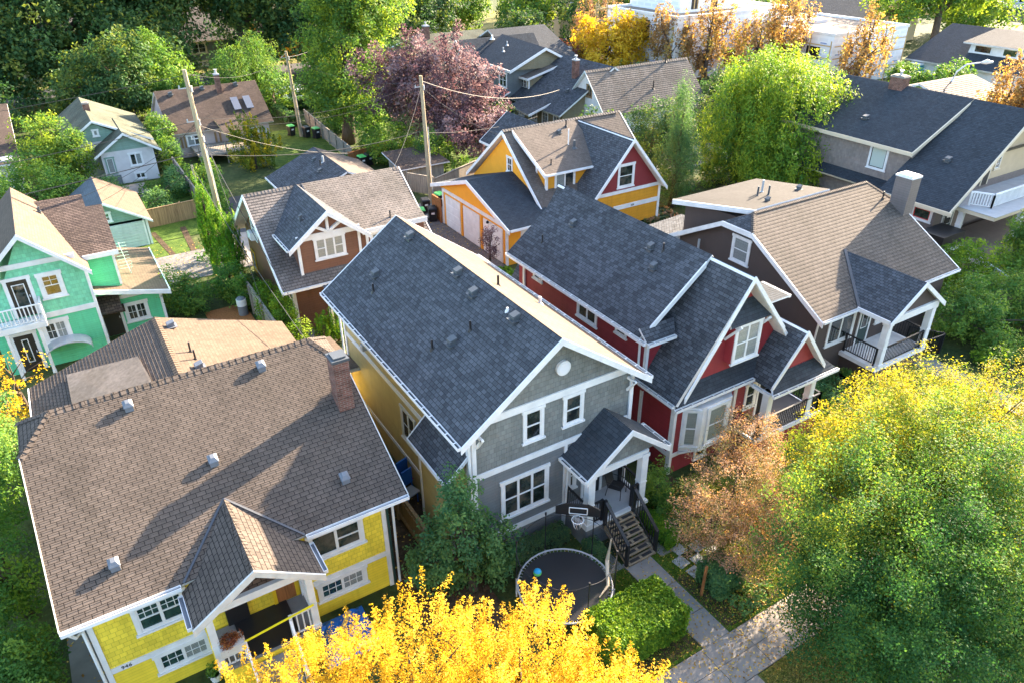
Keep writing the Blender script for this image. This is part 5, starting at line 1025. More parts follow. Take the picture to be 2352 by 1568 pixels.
W1 = wrapped('unfinished_building', 'larger white wrapped building under construction behind the orange trees, cut by the top edge', 3, 70, 90, 74, 88, 7.4, [('-x', 70, 79, 81, 4.3, 6.8), ('-x', 70, 83, 84.5, 4.3, 6.6), ('-y', 74, 74, 76, 1, 3), ('-y', 74, 79, 81, 1, 3)])
a = MB(); a.box(74, 86, 78, 88, 7.4, 10.2); a.build('upper_storey', 'wrap', W1)
for x_ in (76, 79.5): a = MB(); a.box(x_, x_ + 1.2, 77.95, 78.02, 7.8, 9.8); a.build('window', 'black', W1)
for x_ in (76.4, 77.0, 79.9): a = MB(); a.box(x_, x_ + .12, 77.9, 77.96, 7.8, 9.9); a.build('stud', 'lumber', W1)
W2 = wrapped('flat_roofed_building', 'white wrapped box house under construction with flat tan roof and two roof hatches', 4, 82.6, 97, 60.3, 74, 6.0, [('-y', 60.3, 85, 86.6, 3.4, 5.0), ('-y', 60.3, 88.5, 90, 3.4, 5.0), ('-y', 60.3, 92, 93, 3.2, 5.0), ('-x', 82.6, 62, 64, 3.2, 4.6), ('-x', 82.6, 67, 69, 3.2, 4.6)])
for x_, y_ in ((89.5, 68.5), (85.2, 70.2)): a = MB(); a.box(x_, x_ + 2.2, y_, y_ + 1.6, 6.05, 6.45); a.box(x_ + .15, x_ + 2.05, y_ + .15, y_ + 1.45, 6.45, 6.5); a.build('roof_hatch', 'silver', W2)
sc_ = thing('scaffold', 'bare wooden scaffold poles around the flat roofed white building', 'scaffold', 82, 60)
for i, (x_, y_) in enumerate([(81.8, y) for y in (60, 63, 66, 69, 72)] + [(x, 59.6) for x in (84, 87, 90, 93, 96)]):
    a = MB(); a.bar((x_, y_, 0), (x_, y_, 5.6 + (i % 3) * .5), .1); a.build('pole', 'lumber', sc_)
a = MB()
for z in (1.8, 3.6, 5.0): a.bar((81.8, 60, z), (81.8, 72, z), .06, .12); a.bar((82, 59.6, z), (96, 59.6, z), .06, .12)
a.bar((81.8, 60, 1.8), (81.8, 63, 3.6), .06); a.bar((84, 59.6, 1.8), (87, 59.6, 3.6), .06); a.build('rail', 'lumber', sc_)
sc2 = thing('scaffold', 'tall wooden scaffold frame left of the larger white wrapped building', 'scaffold', 68.6, 86)
a = MB()
for x_, y_ in ((68.8, 84.5), (68.8, 86.5), (68.8, 88.5), (66.9, 86.5)): a.bar((x_, y_, 0), (x_, y_, 8.4), .12)
for z in (2, 4, 6, 7.6): a.bar((68.8, 84, z), (68.8, 89, z), .08, .14); a.bar((66.9, 86.5, z), (68.8, 86.5, z), .08, .14)
a.build('frame', 'lumber', sc2)
P = thing('dormered_white_house', 'white house with dark roof and shed dormer near the upper right corner', 'house', 100, 52)
a = MB(); a.box(95.5, 111, 43, 57.8, 0, 2.9); a.build('wall', 'white', P)
r = MB(); roofslab(r, [(94.9, 42, 2.7), (94.9, 58.4, 2.7), (103.5, 58.4, 6.2), (103.5, 42, 6.2)], .2, .2); roofslab(r, [(112, 42, 2.7), (112, 58.4, 2.7), (103.5, 58.4, 6.2), (103.5, 42, 6.2)], .2, .2); r.build('roof', ['sh_char', 'white'], P)
r = MB(); roofslab(r, [(97.4, 45.5, 5.1), (97.4, 53.0, 5.1), (103.3, 52.6, 6.25), (103.3, 45.5, 6.25)], .16, .2); r.build('dormer_roof', ['sh_char', 'white'], P)
a = MB(); a.prism([(97.9, 46.0, 3.7), (97.9, 52.4, 3.7), (97.9, 52.2, 5.0), (97.9, 46.2, 5.0)], (4, 0, 0)); a.build('dormer_wall', 'white', P)
win(P, '-x', 97.9, 49.6, 51.8, 4.0, 4.95, 1, False); win(P, '-x', 97.9, 46.6, 48.4, 4.0, 4.95, 1, False); win(P, '-x', 95.5, 50.2, 54.5, .9, 2.3, 3, False, trim=.15)
P = thing('tan_roofed_house', 'small tan shingle roof peeking over the charcoal ridge near the right street lamp', 'house', 78, 42)
a = MB(); a.box(74, 81, 37.5, 46, 0, 2.9); a.build('wall', 'beige', P)
r = MB(); roofslab(r, [(73, 36.5, 2.5), (83, 36.5, 2.5), (82, 42.8, 4.6), (73, 42.8, 4.6)], .15, .3, .03); roofslab(r, [(73, 49, 2.5), (83, 49, 2.5), (82, 42.8, 4.6), (73, 42.8, 4.6)], .15, .3, .03); r.build('roof', ['sh_far', 'white'], P)
P = thing('far_grey_roof_house', 'house with flat toned grey roof at the top edge beyond the flat roofed building', 'house', 118, 82)
a = MB(); a.box(109, 126, 77, 92, 0, 4.2); a.build('wall', 'beige', P)
r = MB(); roofslab(r, [(108, 75.5, 3.6), (108, 93, 3.6), (119, 93, 7.5), (119, 75.5, 7.5)], .2, .25); roofslab(r, [(130, 75.5, 3.6), (130, 93, 3.6), (119, 93, 7.5), (119, 75.5, 7.5)], .2, .25); r.build('roof', ['sh_char', 'white'], P); chimney(P, 111, 112, 88, 89, 4, 7.4, 'beige', 'concrete', 1)
win(P, '-x', 109, 78, 80, 1.6, 3.2, 2, True)
P = thing('pale_apartment_building', 'pale grey apartment building with window grid at the top right corner', 'building', 190, 95)
a = MB(); a.box(182, 215, 80, 110, 0, 9); a.build('wall', 'stucco', P)
for k in range(5):
    for z in (1, 4.2): win(P, '-x', 182, 81.5 + k * 5.5, 84.5 + k * 5.5, z, z + 2, 3, True, trim=.2)
P = thing('beige_building', 'beige block building behind the trees at the top centre', 'building', 85, 120)
a = MB(); a.box(79, 97, 112, 130, 0, 7.5); a.build('wall', 'beige', P); a = MB(); a.box(78.6, 97.4, 111.6, 130.4, 7.5, 7.9); a.build('roof', 'torch', P)
for k in range(3): win(P, '-y', 112, 81 + k * 5, 83.5 + k * 5, 3.5, 5.5, 2, True, trim=.2)
def farhouse(label, x0, x1, y0, y1, ze, zr, wall, roof, wins):
    P = thing('gabled_house', label, 'house', (x0 + x1) / 2, y0)
    a = MB(); a.box(x0, x1, y0, y1, 0, ze); a.build('wall', wall, P); ym = (y0 + y1) / 2
    r = MB(); roofslab(r, [(x0 - .6, y0 - .6, ze), (x1 + .6, y0 - .6, ze), (x1 + .6, ym, zr), (x0 - .6, ym, zr)], .2, .25); roofslab(r, [(x0 - .6, y1 + .6, ze), (x1 + .6, y1 + .6, ze), (x1 + .6, ym, zr), (x0 - .6, ym, zr)], .2, .25); r.build('roof', [roof, 'cream'], P)
    a = MB(); a.prism([(x0, y0, ze), (x0, y1, ze), (x0, ym, zr - .2)], (x1 - x0, 0, 0)); a.build('gable_wall', wall, P)
    for q in wins: win(P, '-y', y0, *q, 2, True, m='cream', trim=.2)
farhouse('dark green house with tan roof and cream framed windows seen between the dark trees', 17.5, 26, 118, 128, 3.6, 7.5, 'far_grey', 'sh_far', [(20, 22.2, 1.9, 3.4), (20.5, 22, .2, 1.0)])
farhouse('tan roofed house behind the big elm at the upper left', 3.5, 13, 119, 129, 3.6, 7.5, 'beige', 'sh_far', [(6, 8, 1.8, 3.2)])
farhouse('orange brown gabled house behind the far utility pole', 30.5, 38, 119, 129, 3.4, 8, 'org_wall', 'sh_oldbrown', [(31.2, 33, 1.2, 2.6)])
farhouse('pale house at the far upper left corner behind the trees', -14, -5, 120, 130, 3.6, 7.5, 'stucco', 'sh_far', [(-10, -8, 1.6, 3.2)])
farhouse('white house far behind the trees at the top left edge', 14, 24, 150, 160, 4, 8, 'white', 'sh_char', [(16, 18, 1.6, 3.2)])
farhouse('grey house far behind the trees left of the beige building', 50, 62, 120, 132, 4, 8, 'stucco', 'sh_char', [(52, 54, 1.6, 3.2)])

# ================================================================ FOLIAGE
def crown(name, P, leaf, lobes, ncl, per, size, mode, L, r, seed, box=None):
    rg = np.random.default_rng(seed)
    pts = []; axs = []; tint = []; cen = []
    lob = np.array(lobes, float); wt = (lob[:, 3] * lob[:, 4] * lob[:, 5]) ** (2 / 3); wt /= wt.sum()
    o0 = np.array(ORG.get(P.name, (0, 0, 0))) if P else np.zeros(3)
    while len(cen) < ncl:
        c = lob[rg.choice(len(lob), p=wt)]; d = rg.normal(size=3); d /= np.linalg.norm(d)
        if box:
            ex = c[3:6]; ar = np.array([ex[1] * ex[2], ex[0] * ex[2], ex[0] * ex[1]]); ax = rg.choice(3, p=ar / ar.sum()); d = rg.uniform(-1, 1, 3); d[ax] = (1 if rg.random() < .5 or ax == 2 else -1); f = 1.0 - .03 * rg.random()
            c = c.copy(); c[3:6] = ex - .07
        else:
            f = ((.42 + .58 * rg.random() ** .55) if ncl < 500 or size > .1 else (.6 + .42 * rg.random() ** .6)) * (1 + .13 * math.sin(5 * d[0] + seed) + .11 * math.sin(7 * d[1] + 2 * seed) + .10 * math.sin(6 * d[2] + 3 * seed))
        if mode == 'up' and name == 'cedar': f *= 1
        p = c[:3] + d * c[3:6] * f
        if lob[0][5] > 2 * lob[0][3] and leaf == 'leaf_cedar':       # pointed columns
            h = (p[2] - (c[2] - c[5])) / (2 * c[5]); k = max(.12, (1 - max(0, h)) ** .55); p[0] = c[0] + (p[0] - c[0]) * k * 1.25; p[1] = c[1] + (p[1] - c[1]) * k * 1.25
        if p[2] < .15: 
            p[2] = .15 + rg.random() * .3
        up = np.array([0, 0, 1.0]); rn = rg.normal(size=3) * .35
        a = {'out': d + up * .25 + rn, 'spray': d * .55 + up * 1.0 + rn, 'up': up + d * .25 + rn * .5, 'droop': -up + d * .12 + rn * .25, 'flat': d * np.array([1, 1, .15]) + rn * .6}[mode]
        a /= np.linalg.norm(a); cn = d * .7 + np.array([0, 0, .8]) + rg.normal(size=3) * .25
        tv = rg.random()
        if leaf == 'deepgreen' and P and P.name.startswith('street'): tv = np.clip(tv * .55 + .6 * max(0, d @ np.array([.1, .55, .6])) * (p[2] > 3.6), 0, 1.25)  # sunlight put into the leaf colour: yellower on the upper sunny side
        cen.append((p, a, tv, cn / np.linalg.norm(cn)))
    n = ncl * per
    C = np.repeat(np.array([c[0] for c in cen]), per, 0); A = np.repeat(np.array([c[1] for c in cen]), per, 0); TI = np.repeat(np.array([c[2] for c in cen]), per)
    t = rg.random(n) - .5
    g = rg.normal(size=(n, 3)); g -= (g * A).sum(1)[:, None] * A
    sc_ = rg.uniform(.6, 1.4, n)
    taper = 1.15 - .9 * np.abs(t + .1)
    if mode in ('spray', 'up'): taper = 1.1 - .9 * (t + .5)
    p = C + A * (t * L)[:, None] + g * (r * taper * .75)[:, None]
    if mode == 'droop': p[:, :2] += (A[:, :2] * 0)
    CN = np.repeat(np.array([c[3] for c in cen]), per, 0); nv = rg.normal(size=(n, 3)) * .75 + CN * 1.3; nv /= np.linalg.norm(nv, axis=1)[:, None]
    q = rg.normal(size=(n, 3)) + (A * (1.6 if mode in ('droop', 'spray', 'up') else .4)); u = q - (q * nv).sum(1)[:, None] * nv; u /= np.linalg.norm(u, axis=1)[:, None]
    v = np.cross(nv, u); ln = (size * sc_)[:, None]; w_ = ln * (.34 if mode in ('droop',) else .56)
    fold = nv * ln * rg.uniform(-.12, .12, n)[:, None]
    V = np.stack([p - u * ln * .5, p + v * w_ * .5 + fold, p + u * ln * .5, p - v * w_ * .5 + fold], 1).reshape(-1, 3) - o0
    V[:, 2] = np.maximum(V[:, 2], .02 - o0[2])
    me = bpy.data.meshes.new(name); me.vertices.add(4 * n); me.vertices.foreach_set('co', V.astype(np.float32).ravel())
    me.loops.add(4 * n); me.loops.foreach_set('vertex_index', np.arange(4 * n, dtype=np.int32))
    me.polygons.add(n); me.polygons.foreach_set('loop_start', np.arange(0, 4 * n, 4, dtype=np.int32)); me.polygons.foreach_set('loop_total', np.full(n, 4, dtype=np.int32))
    me.update(calc_edges=True)
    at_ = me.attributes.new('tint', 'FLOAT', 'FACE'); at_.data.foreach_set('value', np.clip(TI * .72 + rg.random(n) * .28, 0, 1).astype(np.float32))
    me.materials.append(MT['leaf_' + leaf.replace('leaf_', '')])
    o = bpy.data.objects.new(name, me); COL.objects.link(o)
    if P: o.parent = P
    return o, cen
def tree(name, label, cat, base, leaf, lobes, ncl, per, size, mode, L, r, group, seed):
    P = thing(name, label, cat, base[0], base[1], 0, group)
    o, cen = crown('crown', P, leaf, lobes, ncl, per, size, mode, L, r, seed)
    rg = random.Random(seed); tr = MB(); top = max(lb_[2] + lb_[5] for lb_ in lobes)
    w0 = max(.03, .028 * top if cat == 'tree' else .02 * top)
    if name == 'elm_tree': w0 = .55
    hs = top * (.28 if mode != 'flat' else .2)
    b = Vector((base[0], base[1], -.05)); c0 = Vector(lobes[0][:3]); f = b.lerp(Vector((c0.x, c0.y, hs)), .5); f.z = hs
    tr.tube([b, (b + f) / 2 + Vector((.04, .03, 0)) * top * .3, f], [w0 * 1.3, w0, w0 * .85], 9)
    nb = 26 if ncl > 200 else 12
    for (cx, cy, cz, rx, ry, rz) in lobes:
        c = Vector((cx, cy, cz)); tr.tube([f, f.lerp(c, .5) + Vector((rg.uniform(-.1, .1) * rx, rg.uniform(-.1, .1) * ry, .1)), c, c + Vector((0, 0, rz * .6))], [w0 * .75, w0 * .5, w0 * .32, w0 * .08], 7)
    for k in range(nb):
        q = cen[rg.randrange(len(cen))][0]; q = Vector(q)
        c = min((Vector(l_[:3]) for l_ in lobes), key=lambda z: (z - q).length); s_ = f.lerp(c, rg.uniform(.4, 1.0)); 
        tr.tube([s_, s_.lerp(q, .5) + Vector((0, 0, .05 * top * rg.random())), q], [w0 * .26, w0 * .16, w0 * .05], 5)
    tr.build('trunk', 'bark', P, smooth=True, uv=False)
    return P
TREES = [
('yellow_maple','bright golden yellow tree in front of the trampoline at the bottom of the picture','tree',(4.6,8.6),'yellow',[(3.7,10.6,4.3,2.4,1.9,1.9),(1.2,11.6,3.6,2.1,1.6,1.7),(6.0,9.5,4.1,2.0,1.6,1.8),(7.3,7.8,3.1,1.8,1.5,1.5),(-.3,12.2,2.3,1.5,1.3,1.4),(3.4,9.3,3.6,3.8,2.2,2.0),(5.6,8.0,3.4,2.6,1.6,1.8)],1500,120,.058,'spray',1.0,.15,None),
('street_tree','big round street tree, dark green with its top leaves tinted sunlit yellow, at the lower right','tree',(17.3,6.6),'deepgreen',[(18.2,8.0,4.4,3.4,3.0,3.0),(16.4,6.8,3.6,2.8,2.4,2.5),(20.2,6.0,3.8,3.0,2.6,2.7),(19.8,8.0,5.0,2.4,2.2,1.9),(17.3,5.4,3.0,2.9,2.0,2.2),(18.8,5.0,2.2,3.4,2.0,1.9),(20.8,4.6,2.6,2.6,2.0,2.2),(16.6,7.9,2.7,1.9,1.7,1.9)],1700,190,.07,'out',1.15,.27,None),
('street_tree','golden topped street tree behind the big dark green one at the right edge','tree',(21.5,8.8),'yelgreen',[(21.4,9.6,4.6,3.0,2.3,2.4),(24.4,8.6,4.2,2.9,2.2,2.3),(19.2,10.6,4.4,2.0,1.5,1.7)],560,180,.072,'out',1.1,.27,None),
('japanese_maple','small bronze and orange leaved maple between the red house and the front path','tree',(17.3,12.6),'maple',[(17.1,12.9,2.3,1.9,1.5,1.4),(15.4,12.3,1.9,1.3,1.2,1.1),(18.8,14.0,2.7,1.5,1.2,1.2),(16.4,11.0,1.5,1.5,1.1,1.0),(17.6,11.6,2.3,1.4,1.1,1.0)],620,100,.056,'flat',.7,.17,None),
('fig_tree','bushy dark green tree against the left front corner of the grey house','tree',(8.0,15.6),'fig',[(7.7,15.9,2.3,1.0,.9,2.0),(6.9,16.2,1.4,.9,.9,1.3),(8.8,15.5,1.5,.9,.8,1.2),(7.7,16.0,4.0,.7,.6,.9)],170,75,.115,'out',.5,.22,None),
('bright_locust','large glowing lime green tree between the red gabled lane house and the taupe house','tree',(47.5,41.5),'willow',[(50.3,40.0,4.7,5.0,4.8,4.8),(47.0,41.6,3.8,3.4,3.2,3.8),(53.0,38.6,4.0,3.0,3.0,4.0),(49.8,41.6,7.2,4.0,3.8,2.4),(48,37.6,2.2,4.8,3.0,2.4)],1700,60,.24,'droop',1.9,.3,None),
('weeping_cedar','drooping blue green weeping cedar left of the glowing lime tree','tree',(38.8,39.6),'fig',[(38.9,39.6,6.4,.8,.8,3.0),(39.0,39.6,3.2,1.5,1.4,3.2)],480,60,.12,'droop',1.7,.22,None),
('cypress_tree','rounded green conifer behind the weeping cedar','tree',(43,46.5),'dark',[(42.5,46.5,3.0,2.4,2.2,3.0),(44.6,45.2,3.6,1.6,1.6,3.2)],380,60,.17,'out',.9,.35,None),
('purple_plum','wide purple leaved plum tree behind the second utility pole','tree',(29.0,59.5),'plum',[(31,62,6.2,5.0,4.2,4.4),(28.0,63.5,6.8,3.8,3.6,3.6),(33.8,60,4.2,2.6,2.6,2.8),(31.3,57.5,3.2,3.6,3.0,2.2)],560,60,.26,'out',1.2,.38,None),
('tall_birch','tall light green tree standing left of the purple plum','tree',(24.4,69.6),'lime',[(25,70,8,3.9,3.6,6.0),(26.8,71,14,5.0,4,5.5),(23.6,70,5.0,3.2,3.0,2.6),(29.5,72,12.5,3,3,4)],820,60,.26,'out',1.4,.45,None),
('leafy_shrub','yellow green undergrowth below the purple plum by the bins','shrub',(25,60),'lime',[(25.2,61,2.0,2.4,2.2,2.1),(27.2,56.8,1.6,2.0,1.4,1.7)],150,60,.2,'out',.8,.35,None),
('yellow_tree','compact bright yellow tree left of the first orange tree in the distance','tree',(66,83),'yellow',[(65.5,82,3.6,5.4,4.6,3.4),(67.5,81,5.0,3.4,3.4,2.4)],260,50,.34,'out',1.3,.5,None),
('orange_tree','orange autumn street tree in front of the larger wrapped building, left one','tree',(70,74.5),'orange',[(70,74.5,4.2,3.0,3.0,3.8),(68.8,75.5,6.6,1.6,1.6,3.0),(71.6,73.5,6,1.2,1.2,3.0)],130,34,.3,'up',2.0,.42,'orange autumn street trees'),
('orange_tree','tall orange autumn tree in front of the corner of the larger wrapped building','tree',(72.5,71),'orange',[(73.0,70.8,4.2,2.4,2.6,4.0),(73,71,7.4,1.4,1.4,3.2),(74.6,70,6,1,1,2.6)],130,34,.3,'up',2.0,.42,'orange autumn street trees'),
('orange_tree','widest and tallest orange autumn tree, right of the larger wrapped building','tree',(76.5,65.8),'orange',[(76.5,66.2,4.6,4.0,3.6,4.4),(79.5,64.8,6.8,2.6,2.6,4.6)],320,40,.3,'up',2.2,.45,'orange autumn street trees'),
('orange_tree','slender orange tree in front of the flat roofed wrapped building','tree',(84.5,57.5),'orange',[(84,57.3,4.2,3.2,2.6,3.2),(84.8,57,7.0,1.1,1.1,2.8),(86.6,56.4,5.6,1,1,2.6)],120,34,.3,'up',2.2,.4,'orange autumn street trees'),
('dark_shrub','dark red leaved bush left of the compact yellow tree','shrub',(59,84),'redbush',[(59.5,84.5,2.4,3.8,3.0,2.4)],100,45,.3,'out',1.0,.5,None),
('cypress_column','tall narrow bright green cedar column leaning on the first utility pole','tree',(6.6,46.4),'cedar',[(6.7,46.6,2.9,.62,.62,3.0)],300,60,.08,'up',.55,.08,'row of cedar columns by the pole'),
('cypress_column','middle cedar column of the row below the first utility pole','tree',(7.1,45.3),'cedar',[(7.1,45.3,2.5,.6,.6,2.6)],280,60,.08,'up',.55,.08,'row of cedar columns by the pole'),
('cypress_column','lowest cedar column of the row nearest the lane concrete','tree',(7.5,44.1),'cedar',[(7.5,44.1,2.1,.6,.6,2.2)],260,60,.08,'up',.55,.08,'row of cedar columns by the pole'),
('dwarf_cedar','left one of two small pointed cedars beside the tan side wall of the grey house','tree',(9.35,33.9),'cedar',[(9.35,33.9,.9,.42,.42,1.05)],50,60,.08,'up',.5,.1,'small cedars'),
('dwarf_cedar','right one of two small pointed cedars beside the tan side wall of the grey house','tree',(10.1,34.0),'cedar',[(10.1,34.0,1.1,.45,.45,1.3)],60,60,.08,'up',.5,.1,'small cedars'),
('garden_shrub','rounded garden shrubs right of the green house and above the tan rear wing','shrub',(3.6,42.3),'green',[(3.3,42.2,1.2,1.6,1.2,1.3),(4.4,41.4,1.0,1.4,1.0,1.1)],120,70,.12,'out',.5,.25,None),
('garden_shrub','leafy shrub at the foot of the cedar columns','shrub',(6.7,42.0),'green',[(6.6,42.0,1.3,1.1,1.2,1.5),(6.9,40.4,1.0,.9,.9,1.0)],110,70,.12,'out',.5,.25,None),
('privet_shrub','bright yellow green shrub running beside the brown laneway house wall','shrub',(7.9,35.4),'laurel',[(7.5,37.6,1.5,.6,1.0,1.2),(7.8,35.4,1.5,.6,1.1,1.3),(8.0,33.4,1.1,.5,.7,1.0)],140,70,.1,'out',.45,.2,None),
('willow_shrub','pale feathery shrub in the yard of the skylight house','shrub',(14.6,66.5),'yelgreen',[(14.8,66.5,1.5,2.2,1.6,1.6),(14.4,66.5,3.2,1.3,1.0,1.6)],120,60,.18,'up',1.3,.2,None),
('ash_tree','light green tree left of the white bungalow','tree',(-.8,70),'lime',[(-.6,70,3.4,2.2,2.2,2.6),(.6,69,2.6,2.0,1.6,2.0)],220,60,.2,'out',1.0,.35,None),
('garden_tree','darker green tree below the light green one at the left edge','tree',(-2.2,62),'green',[(-2.2,62,2.4,2.8,2.6,2.4),(.0,60.2,1.8,1.8,1.6,1.9),(-4.6,60,2.2,2.4,2.2,2.2)],260,60,.19,'out',.9,.35,None),
('side_tree','dense green tree along the left side of the yellow house','tree',(-5.0,22.5),'green',[(-5.0,21.5,3.2,1.2,2.2,2.9),(-5.3,25.5,3.6,1.5,2.2,3.0),(-5.6,19.6,2.6,1.0,1.3,2.0),(-5.2,29.2,3.0,1.4,1.9,2.4)],420,70,.11,'out',.7,.25,None),
('corner_tree','leafy green tree in the bottom left corner','tree',(-4.9,17.8),'green',[(-4.8,18.6,1.7,.95,1.2,1.6),(-4.4,16.8,1.3,.8,1.0,1.1)],220,70,.10,'out',.5,.22,None),
('golden_sapling','thin branched yellow sapling in front of the green house entrance','tree',(-4.4,35.6),'yellow',[(-4.3,35.2,2.2,1.2,1.2,1.4),(-4.9,33.0,2.4,1.2,1.4,1.6)],60,30,.12,'spray',.8,.2,None),
('lane_sapling','small dark purple sapling in front of the garage doors','tree',(21.2,37.0),'plum',[(21.2,37.0,1.9,.65,.65,1.2)],60,30,.09,'out',.35,.13,None),
('porch_shrub','glossy green shrub to the right of the grey house porch','shrub',(15.9,15.4),'green',[(15.85,15.4,1.0,.6,.6,1.05),(15.6,14.6,.6,.5,.5,.6)],90,60,.08,'out',.3,.15,None),
('leafy_shrub','broad leaved bushes right of the brown house entrance walk','shrub',(38.5,16.8),'green',[(38.2,16.8,1.5,1.9,1.5,1.6),(41.7,16.4,1.4,1.7,1.6,1.5),(37.6,14.3,.8,1.2,1.0,.9),(42,13.8,1.1,1.9,1.4,1.2)],420,60,.14,'out',.6,.3,None),
('round_shrub','rounded yellow green bush at the foot of the balcony house stairs','shrub',(43.4,19.6),'laurel',[(43.4,19.6,1.4,1.9,1.6,1.6)],110,60,.15,'out',.5,.28,None),
('edge_tree','sunlit yellow green tree at the right edge below the white balcony','tree',(48,19.3),'lime',[(48.6,18.6,2.8,2.2,1.8,2.0),(47.2,18.6,1.6,1.6,1.2,1.4)],200,60,.16,'out',.7,.3,None),
('bronze_tree','dark bronze leaved tree at the right edge near the street lamp','tree',(70.5,35.5),'orange',[(72.5,34.2,5.0,2.0,2.0,3.2),(74.6,32.4,5.0,2.6,2.4,3.2)],220,50,.24,'up',1.4,.4,None),
('tall_conifer','tall feathery tree with bare trunk at the top right','tree',(117,68),'lime',[(119,70,12,6,6,7),(112.5,72,9,5,5,5),(124,68,11,4.5,4.5,6)],330,50,.5,'out',2.2,.8,None),
('added_shade_tree','very tall street tree beyond the right edge of the picture','tree',(69.5,25.5),'green',[(69,26.9,16.3,3.6,3.0,3.9),(69.5,24.5,12.5,3,3,3.4)],900,55,.42,'out',1.3,.45,None),  # unseen tree, added and shaped to shade the right of the brown roof
('roadside_tree','pale green tree beside the far street lamp at the top right','tree',(140,74),'lime',[(138,75,5,8,7,5)],160,45,.6,'out',2,.9,None),
('roadside_tree','low bright bushes at the far right top edge','tree',(142,62),'lime',[(141,60,3,6,5,3.4)],110,45,.6,'out',2,.9,None),
('elm_tree','huge dark elm with thick forked trunk left of the tan roofed house','tree',(4.5,103.6),'dark',[(1.5,101,9.5,6.5,5,5.5),(-1,99,6,4,3.4,3.4),(8.5,104,12,6.5,6,6),(2,106,16,8,6,6),(10,100,7.5,4,3.4,3)],900,50,.45,'out',1.9,.7,'dark street trees'),
('elm_tree','dark street tree at the far left edge','tree',(-7,101),'dark',[(-6,101,8.5,7,6,7),(-9,98,5,5,4,4.5),(-1,108,15,7,6,6)],750,50,.45,'out',1.9,.7,'dark street trees'),
('elm_tree','dark street tree right of the huge elm, in front of the dark green house','tree',(15.6,107),'dark',[(14,105,9.0,5,5,5.5),(18,108,13.5,6,5,5),(12.4,100,4.6,3.6,3,3.6)],700,50,.45,'out',1.9,.7,'dark street trees'),
('elm_tree','dark street tree right of the dark green house, behind the skylight house','tree',(24.5,108),'dark',[(25,107.5,12,5,4.5,6),(29.5,109,9,5,5,6),(28,106,16,6,5,5)],700,50,.45,'out',1.9,.7,'dark street trees'),
('elm_tree','dark street tree behind the tall light green tree','tree',(36.5,108),'dark',[(36.5,107,10,6,5,6.5),(41,110,9,5,5,6),(33,104,5,4,3,4)],460,50,.42,'out',1.9,.7,'dark street trees'),
('elm_tree','dark tree above the low grey roofed house','tree',(48,107),'dark',[(46,105,7,6,5,5.5),(52.5,108,7.5,5,5,5.5)],330,50,.42,'out',1.8,.7,'dark street trees'),
('weeping_willow','small pale weeping willow above the skylight house chimney','tree',(18.6,88),'green',[(18.5,87,4.0,3.0,2.6,3.0),(21.5,88,4.6,2.4,2.2,3.4)],240,55,.25,'droop',1.7,.35,None),
('leafy_tree','mid green tree between the elm trunk and the skylight house','tree',(11,91),'green',[(11,90.5,4.6,3.6,3,4),(12.8,88,2.6,2.6,2,2.4)],220,55,.28,'out',1.2,.45,None),
('leafy_tree','sunlit green tree between the skylight house and the parked cars','tree',(21.5,84),'green',[(22,85,2.4,2.4,2.2,2.3),(20.3,88.5,3,2,2,2.4)],150,55,.24,'out',1,.4,None),
('lit_tree','young tree with glowing leaves on the sunny verge, left one','tree',(60,112.5),'lime',[(59,112,5.6,4,3.6,3.6),(62,113,7,3.4,3.2,3)],200,45,.4,'out',1.5,.6,'sunlit trees at the top centre'),
('lit_tree','young tree with glowing leaves on the sunny verge, right one','tree',(70.5,108),'lime',[(69,108,5.6,4.4,3.6,3.6),(72.6,108,6.6,3.6,3.2,3.4)],220,45,.4,'out',1.5,.6,'sunlit trees at the top centre'),
('lit_tree','yellow lit tree behind the huge elm at the top left','tree',(12,128),'yelgreen',[(12,128,9,5,4,6)],120,45,.5,'out',1.5,.7,'sunlit trees at the top centre'),
('bare_tree','greyish thin leaved tree above the compact yellow tree','tree',(72,92),'maple',[(72,92,5,4.5,4,4.6)],150,40,.3,'up',1.7,.4,None),
('laurel_shrub','bright laurel bush between the balcony house stairs and the brown house garden','shrub',(44.6,16.0),'laurel',[(44.6,15.8,1.2,1.4,1.2,1.3)],110,60,.13,'out',.45,.22,None),
('laurel_shrub','low yellow green bush nearest the right edge path','shrub',(39.2,12.6),'yelgreen',[(39.2,12.5,.8,1.2,1.0,.9)],80,60,.12,'out',.4,.2,None),
('yard_tree','small tree between the white bungalow and the skylight house','tree',(8.4,73.5),'green',[(8.3,73.2,2.4,1.0,1.3,2.0),(8.4,70.5,1.4,.8,1.0,1.3)],130,55,.2,'out',.8,.3,None),
('yard_tree','dark tree behind the left end of the skylight house roof','tree',(8,88),'dark',[(7.5,88,5,3.6,3,4.4),(4.5,90,4,3.4,3,3.6)],300,50,.32,'out',1.3,.5,None),
('yard_tree','green tree at the foot of the tall light green tree, left of the fence','tree',(25.6,66.5),'green',[(25.8,66.6,2.4,1.6,1.8,2.2),(25.0,73.4,2.6,1.5,1.8,2.4)],200,55,.2,'out',.8,.3,None),
('yard_tree','full green tree between the purple plum and the parked cars','tree',(30.5,78),'dark',[(30.5,78,3.6,3.4,3.2,3.4),(34.5,80,4,3.2,3,3.6),(28.5,84,2.6,2.6,2.2,2.4)],420,50,.28,'out',1.2,.45,None),
('yard_tree','dark green tree right of the purple plum by the grey cluster','tree',(38.6,66),'dark',[(38.4,66,1.7,1.6,3.6,1.8),(38.6,72.5,1.6,1.2,2.6,1.6)],200,50,.22,'out',.8,.3,None),
('yard_tree','dark trees between the orange house and the white gabled house','tree',(40.5,50),'dark',[(40.2,50.5,2.2,2.6,2.8,2.3),(37.6,46.2,1.8,1.6,2.4,1.9),(60.6,56,2.6,2.0,3.4,2.6)],320,50,.24,'out',.9,.35,None),
